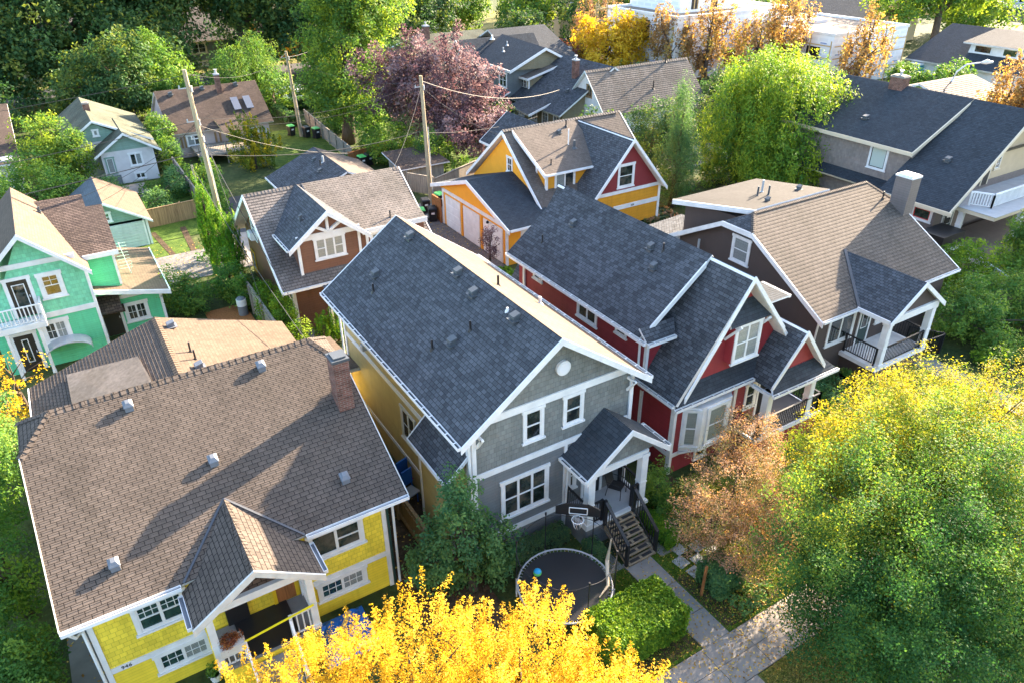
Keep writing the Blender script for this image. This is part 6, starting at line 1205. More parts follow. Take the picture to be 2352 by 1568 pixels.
('yard_tree','green tree behind the glowing lime tree, left of the charcoal roof','tree',(62,50),'dark',[(61.5,50,3.2,3.4,3.4,3.2),(60.5,45.2,3.4,3,2.6,3.4),(66,52,2.6,3,3,2.6)],380,50,.3,'out',1.1,.4,None),
('yard_tree','leafy bush in front of the dormered white house','tree',(90,49),'green',[(89.5,49,2.2,2.6,2.6,2.2),(87,53,1.8,2.4,2.2,1.8)],150,50,.3,'out',1.1,.4,None),
('yard_tree','bushes left of the brown laneway house parking pad','shrub',(9.6,61),'green',[(9.4,61.5,1.4,1.2,2.0,1.4),(9.3,57.5,1.0,.9,1.6,1.0)],140,50,.17,'out',.6,.25,None),
('yard_tree','shrubs along the yard of the mint garage','shrub',(5.0,60.5),'fig',[(5.4,59.6,.8,1.6,1.6,.9),(7.4,63.6,1.0,.8,2.4,1.1),(2.2,64.5,.9,1.8,1.6,1.0)],190,50,.15,'out',.5,.25,None),
('yard_tree','tangled tree left of the garden tree at the left edge','tree',(-7,68),'green',[(-7.5,66,3.4,3,3,3.2)],150,50,.25,'out',1,.4,None),
('dark_conifer','dark evergreen left of the tall scaffold frame','tree',(80,104),'dark',[(78,103,7,7,6,7),(86,101,7,6,5,7)],340,45,.45,'out',1.8,.7,None),
('dark_conifer','dark evergreen at the right of the sunlit trees','tree',(62,96),'dark',[(62,97,3.6,4,3.6,3.6)],130,45,.4,'out',1.4,.6,None),
]

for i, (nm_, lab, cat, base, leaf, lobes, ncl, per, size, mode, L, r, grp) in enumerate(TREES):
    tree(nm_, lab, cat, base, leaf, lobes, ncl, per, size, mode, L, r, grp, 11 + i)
def hedge(label, x0, x1, y0, y1, h, leaf, ncl, per, size, rz=0):
    o, _ = crown('hedge', None, leaf, [((x0 + x1) / 2, (y0 + y1) / 2, h / 2, (x1 - x0) / 2, (y1 - y0) / 2, h / 2)], ncl, per, size, 'out', .12, .09, int(x0 * 7 + y0), True)
    P = thing('hedge', label, 'hedge', (x0 + x1) / 2, (y0 + y1) / 2)
    o.name = 'foliage'; o.parent = P; o.location = (-(x0 + x1) / 2, -(y0 + y1) / 2, 0)
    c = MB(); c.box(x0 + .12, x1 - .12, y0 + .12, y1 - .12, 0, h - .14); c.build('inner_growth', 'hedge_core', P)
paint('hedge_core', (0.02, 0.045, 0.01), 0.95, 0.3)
hedge('thick clipped laurel hedge beside the front path, behind the yellow tree', 9.9, 12.85, 10.35, 12.1, 1.3, 'laurel', 1250, 40, .085)
hedge('low dark hedge along the front wall of the grey house behind the trampoline', 8.9, 12.0, 15.5, 16.2, .75, 'fig', 500, 36, .06)
hedge('short hedge beside the porch base, right behind the basketball hoop', 12.0, 12.6, 14.0, 15.0, .7, 'fig', 220, 36, .06)
hedge('small clipped hedge to the right of the grey house stairs', 14.6, 15.25, 13.3, 15.0, .7, 'cedar', 300, 36, .055)
hedge('dark hedge block under the bronze maple beside the path', 14.5, 15.7, 10.7, 11.9, 1.05, 'fig', 380, 40, .08)
hedge('rounded hedge at the near corner of the garage driveway', 20.3, 21.6, 33.4, 35.8, .95, 'cedar', 150, 45, .1)
hedge('brown green hedge under the red gable of the orange house', 33.2, 36.4, 36.3, 38.6, 1.1, 'maple', 120, 45, .13)
hedge('low bright clipped hedge between the orange house and the brown house', 32.5, 36.6, 34.6, 35.6, .7, 'cedar', 150, 45, .12)
hedge('long dark green hedge beside the parked cars', 21.3, 22.4, 78.5, 88, 1.3, 'fig', 150, 45, .2)
hedge('green hedge in front of the white parked car', 22.6, 28, 85.6, 87, 1.2, 'fig', 130, 45, .2)
hedge('small bright hedge near the brown house front walk', 36.0, 37.4, 14.2, 15.0, .6, 'laurel', 60, 40, .1)

# loose garden plants and leaf litter that nobody could count
o, _ = crown('garden_plants', None, 'fig', [(15.6, 15.8, .2, .9, .5, .35), (16.6, 15.2, .2, 1.4, .7, .35), (26, 16.4, .25, 2.0, 1.2, .5), (28.2, 16.9, .25, 1.6, .9, .55), (15.3, 10.4, .15, 1.0, .5, .3), (16.2, 13.9, .2, 1, .6, .4)], 150, 40, .11, 'out', .4, .16, 5)
tag(o, 'mixed low leafy garden plants in the front beds', 'plants', kind='stuff')
o, _ = crown('weeds', None, 'green', [(6.4, 64, .2, 1.6, 4, .4), (5.0, 57, .2, 2.5, 1.0, .3), (1.5, 63, .2, 2, 4, .6), (20, 64, .2, 3, 4, .4), (29.5, 56.5, .3, 2.4, 3, .7), (24.5, 64, .3, 1.8, 4, 1.0), (6.9, 48.5, .3, 1.2, 1.6, .9), (28, 63, .4, 3, 3, 1.2), (38, 55, .5, 4, 4, 1.6), (42, 44, .4, 4, 4, 1.3), (58, 50, .5, 4, 6, 1.5), (60, 60, .5, 4, 6, 1.5)], 520, 40, .2, 'out', .8, .3, 6)
tag(o, 'overgrown grass and weeds in the back yards', 'weeds', kind='stuff')
o, _ = crown('far_wood', None, 'dark', [(-30, 112, 6, 14, 6, 7), (-12, 135, 6, 12, 8, 7), (30, 135, 7, 14, 8, 7), (58, 140, 6, 14, 6, 6), (95, 135, 8, 16, 8, 7), (125, 105, 4, 9, 7, 4), (106, 96, 4, 6, 5, 4), (4, 113, 5, 6, 3, 5), (28, 113, 5, 8, 3, 5), (100, 110, 6, 10, 8, 6), (165, 100, 4, 14, 10, 5), (-4, 96, 1.6, 8, 3, 1.8), (10, 97, 1.6, 7, 2.5, 1.8), (20, 100, 2.2, 7, 2.5, 2.4), (0, 107, 2, 10, 2, 2.2), (36, 100, 2, 6, 4, 2.6), (41, 97, 2, 5, 4, 2.4), (62, 70, 1.4, 3, 5, 1.8), (150, 60, 3, 12, 10, 3), (-6, 90, 3, 5, 4, 3.4)], 2100, 42, .5, 'out', 1.8, .7, 7)
tag(o, 'far off woodland behind the houses reading as one dark mass', 'woodland', kind='stuff')
def litter(name, label, rects, n, size, leaf, seed, z0=.035):
    rg = np.random.default_rng(seed); ar = np.array([(b - a) * (d - c) for a, b, c, d in rects]); ks = rg.choice(len(rects), n, p=ar / ar.sum()); R = np.array(rects)[ks]
    x = rg.uniform(R[:, 0], R[:, 1]); y = rg.uniform(R[:, 2], R[:, 3]); a = rg.uniform(0, 6.28, n); s_ = size * rg.uniform(.6, 1.3, n); c = np.stack([x, y, np.full(n, z0 + .01)], 1)
    u = np.stack([np.cos(a) * s_, np.sin(a) * s_, rg.normal(size=n) * s_ * .25], 1); v = np.stack([-np.sin(a) * s_ * .6, np.cos(a) * s_ * .6, rg.normal(size=n) * s_ * .25], 1)
    V = np.stack([c - u * .5, c + v * .5, c + u * .5, c - v * .5], 1).reshape(-1, 3); V[:, 2] = np.maximum(V[:, 2], z0); me = bpy.data.meshes.new(name); me.vertices.add(4 * n); me.vertices.foreach_set('co', V.astype(np.float32).ravel()); me.loops.add(4 * n); me.loops.foreach_set('vertex_index', np.arange(4 * n, dtype=np.int32))
    me.polygons.add(n); me.polygons.foreach_set('loop_start', np.arange(0, 4 * n, 4, dtype=np.int32)); me.polygons.foreach_set('loop_total', np.full(n, 4, dtype=np.int32)); me.update(calc_edges=True)
    t = me.attributes.new('tint', 'FLOAT', 'FACE'); t.data.foreach_set('value', rg.random(n).astype(np.float32)); me.materials.append(MT[leaf]); o = bpy.data.objects.new(name, me); COL.objects.link(o); tag(o, label, 'leaves', kind='stuff')
leafm('leaf_litter', [(0, (.20, .10, .03)), (.5, (.45, .28, .05)), (1, (.62, .45, .08))], .2)
litter('leaf_litter', 'fallen yellow and brown leaves on the path, sidewalk and lawn', [(10, 20, 4, 16), (12.3, 19, 8.2, 12.5)], 5200, .07, 'leaf_litter', 1)
litter('leaf_litter', 'fallen leaves in the side yards and along the lane', [(5.9, 8.5, 13, 28), (-4, -2.8, 12, 26), (2, 22, 44, 52), (16, 22.5, 33, 46)], 3600, .1, 'leaf_litter', 2)
# lawn grass blades: real tufts near the camera
def grass(name, label, rects, n, h, leaf, seed):
    rg = np.random.default_rng(seed); ar = np.array([(b - a) * (d - c) for a, b, c, d in rects]); ks = rg.choice(len(rects), n, p=ar / ar.sum()); R = np.array(rects)[ks]
    x = rg.uniform(R[:, 0], R[:, 1]); y = rg.uniform(R[:, 2], R[:, 3]); a = rg.uniform(0, 6.28, n); hh = h * rg.uniform(.5, 1.3, n); w_ = .012 + rg.random(n) * .014; l = rg.normal(size=(n, 2)) * h * .5
    b0 = np.stack([x - np.cos(a) * w_, y - np.sin(a) * w_, np.full(n, .01)], 1); b1 = np.stack([x + np.cos(a) * w_, y + np.sin(a) * w_, np.full(n, .01)], 1); tp = np.stack([x + l[:, 0], y + l[:, 1], hh], 1)
    V = np.stack([b0, b1, tp], 1).reshape(-1, 3); me = bpy.data.meshes.new(name); me.vertices.add(3 * n); me.vertices.foreach_set('co', V.astype(np.float32).ravel()); me.loops.add(3 * n); me.loops.foreach_set('vertex_index', np.arange(3 * n, dtype=np.int32))
    me.polygons.add(n); me.polygons.foreach_set('loop_start', np.arange(0, 3 * n, 3, dtype=np.int32)); me.polygons.foreach_set('loop_total', np.full(n, 3, dtype=np.int32)); me.update(calc_edges=True)
    t = me.attributes.new('tint', 'FLOAT', 'FACE'); t.data.foreach_set('value', rg.random(n).astype(np.float32)); me.materials.append(MT[leaf]); o = bpy.data.objects.new(name, me); COL.objects.link(o); tag(o, label, 'grass', kind='stuff')
leafm('leaf_grass', [(0, (.06, .12, .015)), (.5, (.13, .22, .02)), (1, (.24, .30, .04))], .3)
leafm('leaf_drygrass', [(0, (.13, .17, .03)), (.5, (.26, .25, .06)), (1, (.42, .33, .12))], .3)
grass('grass', 'short green front lawn grass around the path', [(10.95, 12.85, 9.8, 15.2), (14.1, 19, 9.8, 16), (12.0, 12.9, 11.0, 13.5)], 42000, .06, 'leaf_grass', 1)
grass('grass', 'dry yellowish grass on the verge by the sidewalk', [(13.7, 17.0, 4.0, 8.2), (8.5, 12.2, 5.5, 8.2)], 36000, .07, 'leaf_drygrass', 2)


# ================================================================ OBJECTS
# trampoline
cx, cy, tr_ = 10.3, 13.55, 1.55
P = thing('trampoline', 'black trampoline with netting poles on the front lawn behind the yellow tree', 'trampoline', cx, cy)
ring = [(cx + tr_ * math.cos(2 * math.pi * k / 32), cy + tr_ * math.sin(2 * math.pi * k / 32)) for k in range(33)]
m_ = MB(); m_.face([(cx + (x - cx) * .93, cy + (y - cy) * .93, .8) for x, y in ring[:-1]]); m_.build('mat', 'rubber', P)
m_ = MB(); m_.tube([(x, y, .82) for x, y in ring], .03, 8); m_.build('rim', 'metal', P)
m_ = MB()
for k in range(72):
    a = 2 * math.pi * k / 72; m_.bar((cx + tr_ * .93 * math.cos(a), cy + tr_ * .93 * math.sin(a), .8), (cx + tr_ * .99 * math.cos(a), cy + tr_ * .99 * math.sin(a), .81), .012)
m_.build('spring', 'silver', P)
for k in range(6):
    a = 2 * math.pi * k / 6 + .35; x, y = cx + tr_ * 1.03 * math.cos(a), cy + tr_ * 1.03 * math.sin(a)
    m_ = MB(); m_.tube([(x, y, 0), (x, y, .85)], .03, 8); m_.build('leg', 'silver', P)
    m_ = MB(); m_.tube([(x, y, .3), (x, y, 2.5)], .018, 8); m_.tube([(x, y, 2.47), (x, y, 2.56)], .035, 8); m_.build('net_pole', 'black', P)
m_ = MB(); m_.tube([(cx + tr_ * 1.02 * math.cos(a), cy + tr_ * 1.02 * math.sin(a), 2.42 - .1 * abs(math.sin(3 * (a - .35)))) for a in np.linspace(0, 2 * math.pi, 49)], .012, 6); m_.build('net_rope', 'black', P)
m_ = MB()
for k in range(48):
    a, b = 2 * math.pi * k / 48, 2 * math.pi * (k + 1) / 48; f = tr_ * 1.0
    m_.face([(cx + f * math.cos(a), cy + f * math.sin(a), .85), (cx + f * math.cos(b), cy + f * math.sin(b), .85), (cx + f * math.cos(b), cy + f * math.sin(b), 2.35), (cx + f * math.cos(a), cy + f * math.sin(a), 2.35)])
m_.build('net', 'net', P)
m_ = MB(); m_.tube([(12.1, 13.5, 1.95), (11.9, 13.4, 1.15), (11.4, 12.7, .9), (10.9, 12.5, .86)], [.03, .07, .05, .02], 8); m_.build('net_flap', 'cream', P)
P = thing('basketball_hoop', 'small black basketball backboard with white ring mounted over the trampoline', 'hoop', 11.6, 14.7, 1.9)
m_ = MB(); m_.prism([(10.95 + 1.15 * u, 15.1 - .95 * u + 0, 2.35 + v) for u, v in ((0, .0), (.0, .32), (.25, .5), (.75, .5), (1, .32), (1, 0))], (.02, .03, 0)); m_.build('backboard', 'black', P)
m_ = MB()
for q in (((.3, .12), (.7, .12)), ((.3, .38), (.7, .38)), ((.3, .12), (.3, .38)), ((.7, .12), (.7, .38))): a_, b_ = [(10.93 + 1.15 * u, 15.05 - .95 * u, 2.35 + v) for u, v in q]; m_.bar(a_, b_, .025)
m_.build('backboard_marking', 'white', P)
m_ = MB(); m_.tube([(11.38 + .2 * math.cos(a), 14.42 + .2 * math.sin(a), 2.4) for a in np.linspace(0, 2 * math.pi, 21)], .014, 6); m_.build('ring', 'white', P)
m_ = MB()
for k in range(10): a = k * .628; m_.tube([(11.38 + .2 * math.cos(a), 14.42 + .2 * math.sin(a), 2.4), (11.38 + .1 * math.cos(a + .3), 14.42 + .1 * math.sin(a + .3), 2.05)], .006, 4)
m_.build('hoop_net', 'chain', P)
bpy.ops.mesh.primitive_uv_sphere_add(radius=.14, location=(9.75, 14.35, .95), segments=24, ring_count=16); o = bpy.context.object; o.name = 'ball'; o.data.materials.append(MT['blueball']); o.data.materials.append(MT['greenlid']); tag(o, 'blue and green striped ball resting on the trampoline mat', 'ball')
for p in o.data.polygons: p.use_smooth = True; p.material_index = 1 if abs(p.center.z) < .045 else 0
# patio chair on porch
def chair(label, x, y, z, rz, mat='rubber', fr='black'):
    P = thing('patio_chair', label, 'chair', x, y, z); R_ = Matrix.Translation((x, y, z)) @ Matrix.Rotation(rz, 4, 'Z'); t = lambda a, b, c: R_ @ Vector((a, b, c))
    m = MB(); m.hexa([t(-.25, -.25, .42), t(.25, -.25, .42), t(.25, .25, .38), t(-.25, .25, .38), t(-.25, -.25, .44), t(.25, -.25, .44), t(.25, .25, .40), t(-.25, .25, .40)]); m.build('seat', mat, P)
    m = MB(); m.hexa([t(-.25, .24, .40), t(.25, .24, .40), t(.25, .27, .40), t(-.25, .27, .40), t(-.25, .38, .95), t(.25, .38, .95), t(.25, .41, .95), t(-.25, .41, .95)]); m.build('backrest', mat, P)
    for s in (-1, 1):
        m = MB(); m.tube([t(s * .28, -.27, 0), t(s * .28, -.27, .62), t(s * .28, -.1, .66), t(s * .28, .3, .64)], .014, 6); m.build('arm', fr, P)
        m = MB(); m.tube([t(s * .27, .32, 0), t(s * .27, .25, .42), t(s * .27, .4, .97)], .014, 6); m.build('leg', fr, P)
    return P
chair('black mesh patio chair on the grey house porch', 14.25, 15.85, 1.06, .5)
P = thing('blue_chair', 'blue folding chair leaning in the side yard between the yellow and grey houses', 'chair', 8.1, 20.9)
m_ = MB(); m_.rbox((8.05, 20.6, .55), .5, .5, .06, .3); m_.build('seat', 'slate', P); m_ = MB(); m_.rbox((8.1, 21.0, .95), .5, .06, .7, .3); m_.build('backrest', 'blue', P)
for dx, dy in ((-.2, -.2), (.2, -.2), (-.2, .2), (.2, .2)): m_ = MB(); m_.bar((8.07 + dx, 20.7 + dy, 0), (8.07 + dx, 20.7 + dy, .55), .04); m_.build('leg', 'blue', P)
P = thing('blue_chair', 'second blue plastic chair with a red cloth, farther back in the side yard', 'chair', 8.2, 21.6)
m_ = MB(); m_.rbox((8.2, 21.5, .45), .5, .5, .05, .3); m_.build('seat', 'redp', P); m_ = MB(); m_.rbox((8.25, 21.8, .8), .55, .06, .7, .3); m_.build('backrest', 'blue', P)
for dx, dy in ((-.2, -.2), (.2, -.2), (-.2, .2), (.2, .2)): m_ = MB(); m_.bar((8.2 + dx, 21.5 + dy, 0), (8.2 + dx, 21.5 + dy, .45), .04); m_.build('leg', 'blue', P)
# tarp with planks
rg = random.Random(4); m_ = MB(); n_ = 9; H_ = [[.12 + rg.random() * .28 * (0 < i < n_ - 1 and 0 < j < n_ - 1) for j in range(n_)] for i in range(n_)]
gx_ = lambda i, j: (2.75 + i * .22 + .05 * H_[i][j], 15.2 + j * .22 + .1 * H_[j][i], H_[i][j] if 0 < i < n_ - 1 and 0 < j < n_ - 1 else .02)
for i in range(n_ - 1):
    for j in range(n_ - 1): m_.face([gx_(i, j), gx_(i + 1, j), gx_(i + 1, j + 1)]); m_.face([gx_(i, j), gx_(i + 1, j + 1), gx_(i, j + 1)])
tag(m_.build('tarp', 'tarp', smooth=True), 'crumpled bright blue tarp on the ground in front of the yellow house', 'tarp')
m_ = MB(); m_.bar((3.0, 15.4, .38), (4.0, 16.6, .45), .14, .04); tag(m_.build('plank', 'lumber'), 'bare wooden plank lying across the blue tarp', 'plank')
# planter with dried flowers, tape
P = thing('planter', 'planter box full of dry red brown flowers on the yellow house porch rail', 'planter', .35, 15.75, 2.2)
m_ = MB(); m_.box(.1, .75, 15.5, 15.95, 2.1, 2.4); m_.build('box', 'white_old', P)
leafm('leaf_dry', [(0, (.10, .03, .02)), (.6, (.22, .07, .03)), (1, (.5, .2, .04))], .2); crown('flowers', P, 'dry', [(.42, 15.72, 2.5, .3, .22, .12)], 40, 30, .05, 'out', .1, .08, 3)
m_ = MB(); m_.bar((.3, 15.68, 2.15), (2.8, 15.68, 2.45), .02, .07); tag(m_.build('caution_tape', 'tape'), 'yellow caution tape stretched across the yellow house porch', 'tape')
for x, y, r_, h_, mat, lab in ((-.2, 16.75, .2, .32, 'white', 'white pot of green plants beside the yellow house steps'), (29.4, 17.1, .32, .35, 'carblack', 'dark glazed pot with plants beside the brown house wall'), (13.25, 15.22, .12, .2, 'terra', 'small potted green plant on the grey house porch rail corner')):
    z_ = 1.06 if x == 13.25 else 0
    P = thing('plant_pot', lab, 'plant pot', x, y, z_); m_ = MB(); m_.lathe((x, y, z_), [(r_ * .7, 0), (r_, h_), (r_ * 1.05, h_), (r_ * .9, h_ - .03), (.01, h_ - .05)], 16); m_.build('pot', mat, P); crown('plant', P, 'green', [(x, y, z_ + h_ + .12, r_, r_, .16)], 30, 25, .07, 'out', .15, .08, int(x * 3) + 9)
# bins
def binn(label, x, y, rz, lid='greenlid', h=1.0):
    P = thing('wheelie_bin', label, 'bin', x, y, 0, 'wheeled bins along the lane'); R_ = Matrix.Translation((x, y, 0)) @ Matrix.Rotation(rz, 4, 'Z')
    t = lambda a, b, c: R_ @ Vector((a, b, c)); m = MB(); m.hexa([t(-.24, -.26, .06), t(.24, -.26, .06), t(.24, .26, .06), t(-.24, .26, .06), t(-.3, -.34, h), t(.3, -.34, h), t(.3, .34, h), t(-.3, .34, h)]); m.build('body', 'black', P)
    m = MB(); m.hexa([t(-.32, -.37, h), t(.32, -.37, h), t(.32, .36, h), t(-.32, .36, h), t(-.26, -.3, h + .07), t(.26, -.3, h + .07), t(.26, .3, h + .11), t(-.26, .3, h + .11)]); m.build('lid', lid, P)
    for s in (-1, 1): m = MB(); m.tube([t(s * .25, .25, .11), t(s * .31, .25, .11)], .11, 12); m.build('wheel', 'rubber', P)
    m = MB(); m.tube([t(-.25, .4, h - .02), t(.25, .4, h - .02)], .02, 8); m.build('handle', 'black', P)
    m = MB(); m.hexa([t(-.12, -.345, h * .62), t(.12, -.345, h * .62), t(.12, -.335, h * .62), t(-.12, -.335, h * .62), t(-.12, -.352, h * .76), t(.12, -.352, h * .76), t(.12, -.342, h * .76), t(-.12, -.342, h * .76)]); m.build('sticker', 'white', P)
binn('green lidded black bin nearest the orange garage corner, left of the all black bin', 21.2, 46.9, -.3); binn('all black bin touching the orange garage corner', 22.05, 46.75, -.3, 'black'); binn('black bin standing behind the other two at the second utility pole', 22.4, 48.6, -.2, 'black')
binn('green lidded bin at the foot of the second utility pole', 23.9, 49.2, .2); binn('left green lidded bin under the purple tree by the fence', 22.6, 61.6, .1); binn('dark bin between the purple tree bins', 23.4, 61.9, .1, 'black')
binn('left of the three bins at the foot of the far utility pole', 20.6, 75.3, .2); binn('middle of the three bins at the foot of the far utility pole', 21.7, 73.9, .2, 'black'); binn('right green lidded bin of the three at the foot of the far utility pole', 22.4, 73.0, .2)
# water heater and jugs in the side yard
P = thing('storage_tank', 'grey and white cylinder tank standing in the side yard by the wooden fence', 'tank', 6.55, 39.6)
m_ = MB(); m_.lathe((6.55, 39.6, 0), [(.25, 0), (.26, .05), (.26, 1.0), (.2, 1.1), (.01, 1.15)], 18); m_.build('body', 'vent_grey', P); m_ = MB(); m_.lathe((6.55, 39.6, .62), [(.265, 0), (.265, .4)], 18); m_.build('band', 'white', P)
# fences
def fence(label, a, b, h, mat, cap=True, bw=.14):
    a = Vector((*a, 0)); b = Vector((*b, 0)); d = (b - a); L = d.length; d /= L; P = thing('wooden_fence', label, 'fence', *(a + (b - a) / 2)[:2]); n = Vector((-d.y, d.x, 0)); m = MB(); k = 0.0; rg = random.Random(int(L * 10))
    while k < L: p = a + d * (k + bw / 2); hh = h + rg.uniform(-.02, .02); m.hexa([p + d * s * bw * .48 + n * q + Vector((0, 0, z)) for z in (.03, hh) for s, q in ((-1, -.012), (1, -.012), (1, .012), (-1, .012))]); k += bw
    m.build('board_panel', mat, P); m = MB()
    for z in (.3, h - .25): m.bar(a + n * .04 + Vector((0, 0, z)), b + n * .04 + Vector((0, 0, z)), .05, .09)
    if cap: m.bar(a + Vector((0, 0, h + .03)), b + Vector((0, 0, h + .03)), .12, .04)
    m.build('rail', mat, P); k = 0.0
    while k <= L + .01: p = a + d * min(k, L); m = MB(); m.bar(p + n * .08, p + n * .08 + Vector((0, 0, h + .1)), .1); m.build('post', mat, P); k += 2.4
fence('new brown board fence behind the cedar columns', (4.25, 56.5), (8.1, 56.9), 1.35, 'wood'); fence('weathered grey fence beside the white bungalow yard', (8.25, 58.5), (8.35, 69), 1.4, 'wood_grey'); fence('long weathered fence running away from the far utility pole bins', (22.3, 63.0), (23.4, 79.5), 1.4, 'wood_grey')
fence('weathered fence left of the garden shed behind the second utility pole', (23.3, 53.8), (24.6, 51.6), 1.5, 'wood_grey'); fence('weathered fence behind the orange garage bins', (24.7, 51.5), (29.8, 53.9), 1.4, 'wood_grey')
fence('short orange stained gate fence at the garage corner', (22.5, 46.1), (22.5, 47.5), 1.7, 'wood_red'); fence('wooden fence between the side yard and the brown laneway house', (7.1, 29.8), (7.15, 41.5), 1.7, 'wood_grey'); fence('low brown side fence between the yellow and grey houses', (7.3, 17.6), (7.35, 27.5), 1.4, 'wood')
fence('brown fence under the purple tree', (21.8, 62.5), (26.5, 63.8), 1.2, 'wood_red')
P = thing('iron_fence', 'black iron fence beside the brown house entrance steps', 'fence', 35.2, 16.6); railing(P, (34.3, 16.3, 0), (35.6, 16.2, 0), 0, 1.1, 'black'); railing(P, (34.9, 17.6, 0), (35.7, 16.3, 0), 0, 1.1, 'black')
P = thing('timber_post', 'leaning rust brown post beside the front path', 'post', 14.3, 11.3); m_ = MB(); m_.bar((14.3, 11.3, 0), (14.4, 11.35, 1.3), .07); m_.build('post', 'wood_red', P)
P = thing('portable_toilet', 'blue green portable toilet beside the wrapped building', 'toilet', 95, 56.5)
m_ = MB(); m_.box(94.4, 95.6, 56, 57.2, 0, 2.2); m_.build('body', 'teal', P); m_ = MB(); m_.box(94.3, 95.7, 55.9, 57.3, 2.2, 2.4); m_.build('roof', 'white', P); m_ = MB(); m_.box(94.35, 94.41, 56.2, 57.0, .1, 2.0); m_.build('door', 'teal', P)
# poles
def pole(label, x, y, h, lean=(0, 0), arms=()):
    P = thing('utility_pole', label, 'pole', x, y, 0, 'wooden utility poles along the lane'); m = MB(); top = (x + lean[0], y + lean[1], h); m.tube([(x, y, 0), top], [.17, .12], 12); m.build('pole_shaft', 'pole', P)
    for z in arms:
        f = z / h; c = (x + lean[0] * f, y + lean[1] * f, z); m = MB(); m.bar((c[0] - .55, c[1] - .05, z), (c[0] + .1, c[1], z), .05); m.tube([(c[0] - .5, c[1] - .05, z), (c[0] - .5, c[1] - .05, z + .18)], .04, 8); m.build('bracket', 'metal', P)
        m = MB(); m.tube([(c[0] + .16, c[1] - .06, z - .25), (c[0] + .16, c[1] - .06, z + .1)], .045, 8); m.build('insulator', 'white', P)
    m = MB(); m.tube([(x + .15, y - .1, .2), (x + .13 + lean[0] * .6, y - .1, h * .62)], .03, 6); m.build('conduit', 'metal', P)
    return P
pole('tall weathered wooden utility pole left of the brown laneway house', 7.76, 47.54, 11.9, (-.25, .3), (9.0, 8.0, 10.9)); pole('wooden utility pole in front of the purple plum tree', 23.65, 50.22, 9.45, (-.1, .2), (8.7,)); pole('farthest wooden utility pole beyond the skylight house', 21.3, 74.57, 8.05, (-.2, .2), (7.5,))
P = pole('grey street pole at the top right behind the dormered white house', 148, 81, 11, (0, 0), ()); 
P = thing('guy_pole', 'short thin service pole in front of the first utility pole', 'pole', 6.9, 47.2); m_ = MB(); m_.tube([(6.9, 47.2, 0), (6.7, 47.4, 6.6)], [.09, .07], 10); m_.build('pole_shaft', 'pole', P)
def wire(a, b, sag, label, r_=.022):
    a = Vector(a); b = Vector(b); m = MB(); m.tube([a.lerp(b, t) - Vector((0, 0, sag * 4 * t * (1 - t))) for t in np.linspace(0, 1, 18)], r_ * .6, 5); tag(m.build('power_line', 'cable'), label, 'cable', 'overhead cables between the poles')
paint('cable', (.03, .03, .03), .6, .1)
p1, p2, p3 = Vector((7.5, 47.8, 0)), Vector((23.55, 50.4, 0)), Vector((21.1, 74.8, 0)); zz = lambda p, z: (p.x, p.y, z)
wire(zz(p1, 11.6), (-30, 45.5, 11.2), .8, 'topmost cable from the tall pole off to the left'); wire(zz(p1, 9.0), (-30, 45.5, 8.2), .7, 'upper middle cable from the tall pole off to the left', .03); wire(zz(p1, 7.2), (-30, 45.5, 6.2), .6, 'thick lower cable from the tall pole off to the left', .045)
wire(zz(p1, 9.2), zz(p2, 9.0), .9, 'upper cable between the tall pole and the plum tree pole'); wire(zz(p1, 8.8), zz(p2, 8.6), .9, 'second cable between the tall pole and the plum tree pole', .018); wire(zz(p1, 7.0), zz(p2, 5.6), .7, 'thick lower cable between the tall pole and the plum tree pole', .045)
wire(zz(p2, 9.1), (43, 60.8, 4.4), 1.0, 'cable from the plum tree pole toward the white gabled house', .03); wire(zz(p2, 5.4), (36, 54, 4.2), .4, 'low cable from the plum tree pole to the right', .02)
wire(zz(p1, 11.5), (6.8, 35, 2.3), .1, 'guy wire from the top of the tall pole down to the side yard fence', .02); wire(zz(p1, 8.6), (7.9, 33.6, 3.2), .3, 'service drop from the tall pole along the brown laneway house', .03); wire((6.7, 47.4, 6.5), (7.3, 28.8, 3.0), .4, 'service cable from the thin pole to the tan rear wing roof', .03)
wire((6.7, 47.4, 6.5), (4.3, 56.6, 1.4), .05, 'straight guy wire from the thin pole to the brown fence', .02); wire(zz(p1, 7.2), (8.3, 68.5, 2.9), .5, 'drop cable from the tall pole to the bungalow fence', .02); wire(zz(p1, 8.9), (10.0, 73, 3.0), .5, 'drop cable from the tall pole to the skylight house', .02)
wire(zz(p3, 7.9), zz(p1, 11.7), 1.0, 'long cable from the far pole to the tall pole', .02); wire(zz(p3, 7.5), (34, 96, 6.5), .6, 'cable from the far pole into the dark trees', .03)
wire(zz(p1, 8.8), (19.5, 55, 3.4), .5, 'drop cable from the tall pole to the blue roofed garage', .02); wire(zz(p1, 8.9), (1.7, 53.1, 3.6), .4, 'drop cable from the tall pole to the mint garage gable', .02); wire(zz(p1, 8.7), (-.3, 46, 6.0), .4, 'drop cable from the tall pole to the green house', .02); wire(zz(p2, 8.8), (17, 41, 6.4), .4, 'drop cable from the plum tree pole to the brown laneway house', .02); wire(zz(p2, 8.7), (25.6, 43, 6.6), .4, 'drop cable from the plum tree pole to the orange house', .02); wire(zz(p3, 7.6), zz(p2, 9.0), .9, 'cable from the far pole to the plum tree pole', .02)
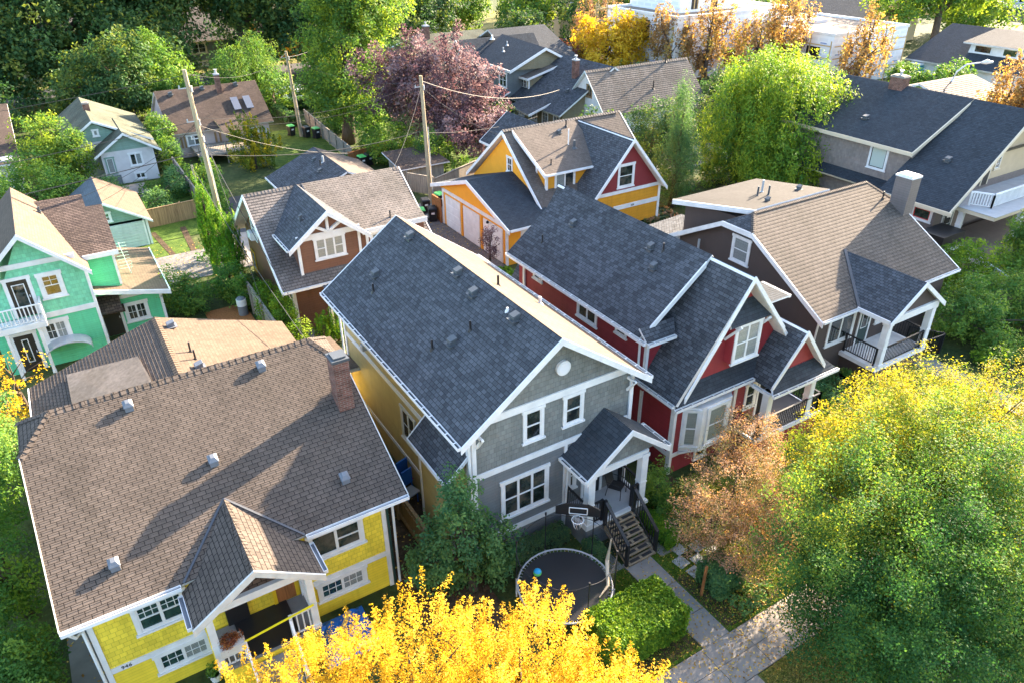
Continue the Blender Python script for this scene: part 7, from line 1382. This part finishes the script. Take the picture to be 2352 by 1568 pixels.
# street lamps
def lamp(label, x, y, h, ax, ay, r_=.09):
    P = thing('street_lamp', label, 'street lamp', x, y, 0, 'curved street lamps'); m = MB(); L = math.hypot(ax, ay)
    m.tube([(x, y, 0), (x, y, h * .72), (x + ax * .1, y + ay * .1, h * .86), (x + ax * .4, y + ay * .4, h * .97), (x + ax, y + ay, h)], [r_ * 1.2, r_, r_ * .8, r_ * .7, r_ * .6], 10); m.build('lamp_post', 'white', P)
    m = MB(); m.tube([(x + ax * .95, y + ay * .95, h - .02), (x + ax * 1.15, y + ay * 1.15, h + .04), (x + ax * 1.4, y + ay * 1.4, h + .0)], [.1, .24, .08], 12); m.build('lamp_head', 'white', P)
lamp('curved white street lamp above the compact yellow tree', 67.5, 83, 6.3, 1.9, -1.4); lamp('curved white street lamp between the tan roof and the bronze tree', 77.6, 42.3, 6.2, 2.2, -1.3, .11); lamp('curved white street lamp on the far pole at the top right', 147.5, 81.4, 9.5, -4, 2.6, .12)
# cars
def car(label, x, y, rz, mat, suv=True, name='parked_car'):
    P = thing(name, label, 'car', x, y, 0, 'cars parked beyond the hedge'); R_ = Matrix.Translation((x, y, 0)) @ Matrix.Rotation(rz, 4, 'Z'); hb = .98 if suv else .82; ht = 1.72 if suv else 1.4
    def loft(secs, mat, nm_, P_=P):
        m = MB(); i0 = 0
        rings = [[R_ @ Vector((sx, yy, zz_)) for yy, zz_ in ring] for sx, ring in secs]
        for a, b in zip(rings, rings[1:]):
            for k in range(len(a)): j = (k + 1) % len(a); m.face([a[k], a[j], b[j], b[k]])
        m.face(list(reversed(rings[0]))); m.face(rings[-1]); return m.build(nm_, mat, P_)
    W = .9
    def ring(w_, z0, z1): return [(-w_ * .92, z0), (-w_, z0 + .12), (-w_, z1 - .18), (-w_ * .9, z1), (w_ * .9, z1), (w_, z1 - .18), (w_, z0 + .12), (w_ * .92, z0)]
    loft([(-2.3, ring(W * .85, .4, hb - .12)), (-2.15, ring(W, .3, hb)), (-.9, ring(W, .25, hb + .02)), (1.0, ring(W, .25, hb)), (1.9, ring(W * .97, .28, hb - .1)), (2.3, ring(W * .8, .38, hb - .28))], mat, 'body')
    bx = -2.1 if suv else -1.6
    loft([(bx, ring(W * .84, hb - .04, hb + .05)), (bx + .25, ring(W * .82, hb - .04, ht - .05)), (-.2, ring(W * .80, hb - .04, ht)), (.35, ring(W * .78, hb - .04, ht - .06)), (1.15, ring(W * .8, hb - .06, hb + .04))], 'carblack', 'windows')
    loft([(bx + .3, ring(W * .78, ht - .1, ht + .0)), (-.2, ring(W * .76, ht - .1, ht + .05)), (.3, ring(W * .72, ht - .12, ht - .01))], mat, 'roof')
    for sx in (-1.4, 1.4):
        for sy in (-1, 1):
            m = MB(); m.tube([R_ @ Vector((sx, sy * .72, .34)), R_ @ Vector((sx, sy * .93, .34))], .34, 18); w_ = m.build('wheel', 'rubber', P); m = MB(); m.tube([R_ @ Vector((sx, sy * .92, .34)), R_ @ Vector((sx, sy * .945, .34))], .2, 12); m.build('rim', 'silver', w_)
    for sy in (-1, 1): m = MB(); m.rbox(R_ @ Vector((2.22, sy * .6, hb - .32)), .12, .3, .13, rz); m.build('headlight', 'white', P)
    for sy in (-1, 1): m = MB(); m.rbox(R_ @ Vector((-2.26, sy * .66, hb - .2)), .1, .22, .2, rz); m.build('tail_light', 'redp', P)
car('silver sport utility car parked behind the skylight house hedge', 25.9, 94.9, .05, 'silver'); car('white sedan parked in front of the silver car', 26.6, 89.6, .05, 'white', False); car('dark blue car half hidden by the tall light green tree', 31.8, 90.2, .05, 'blue', False)
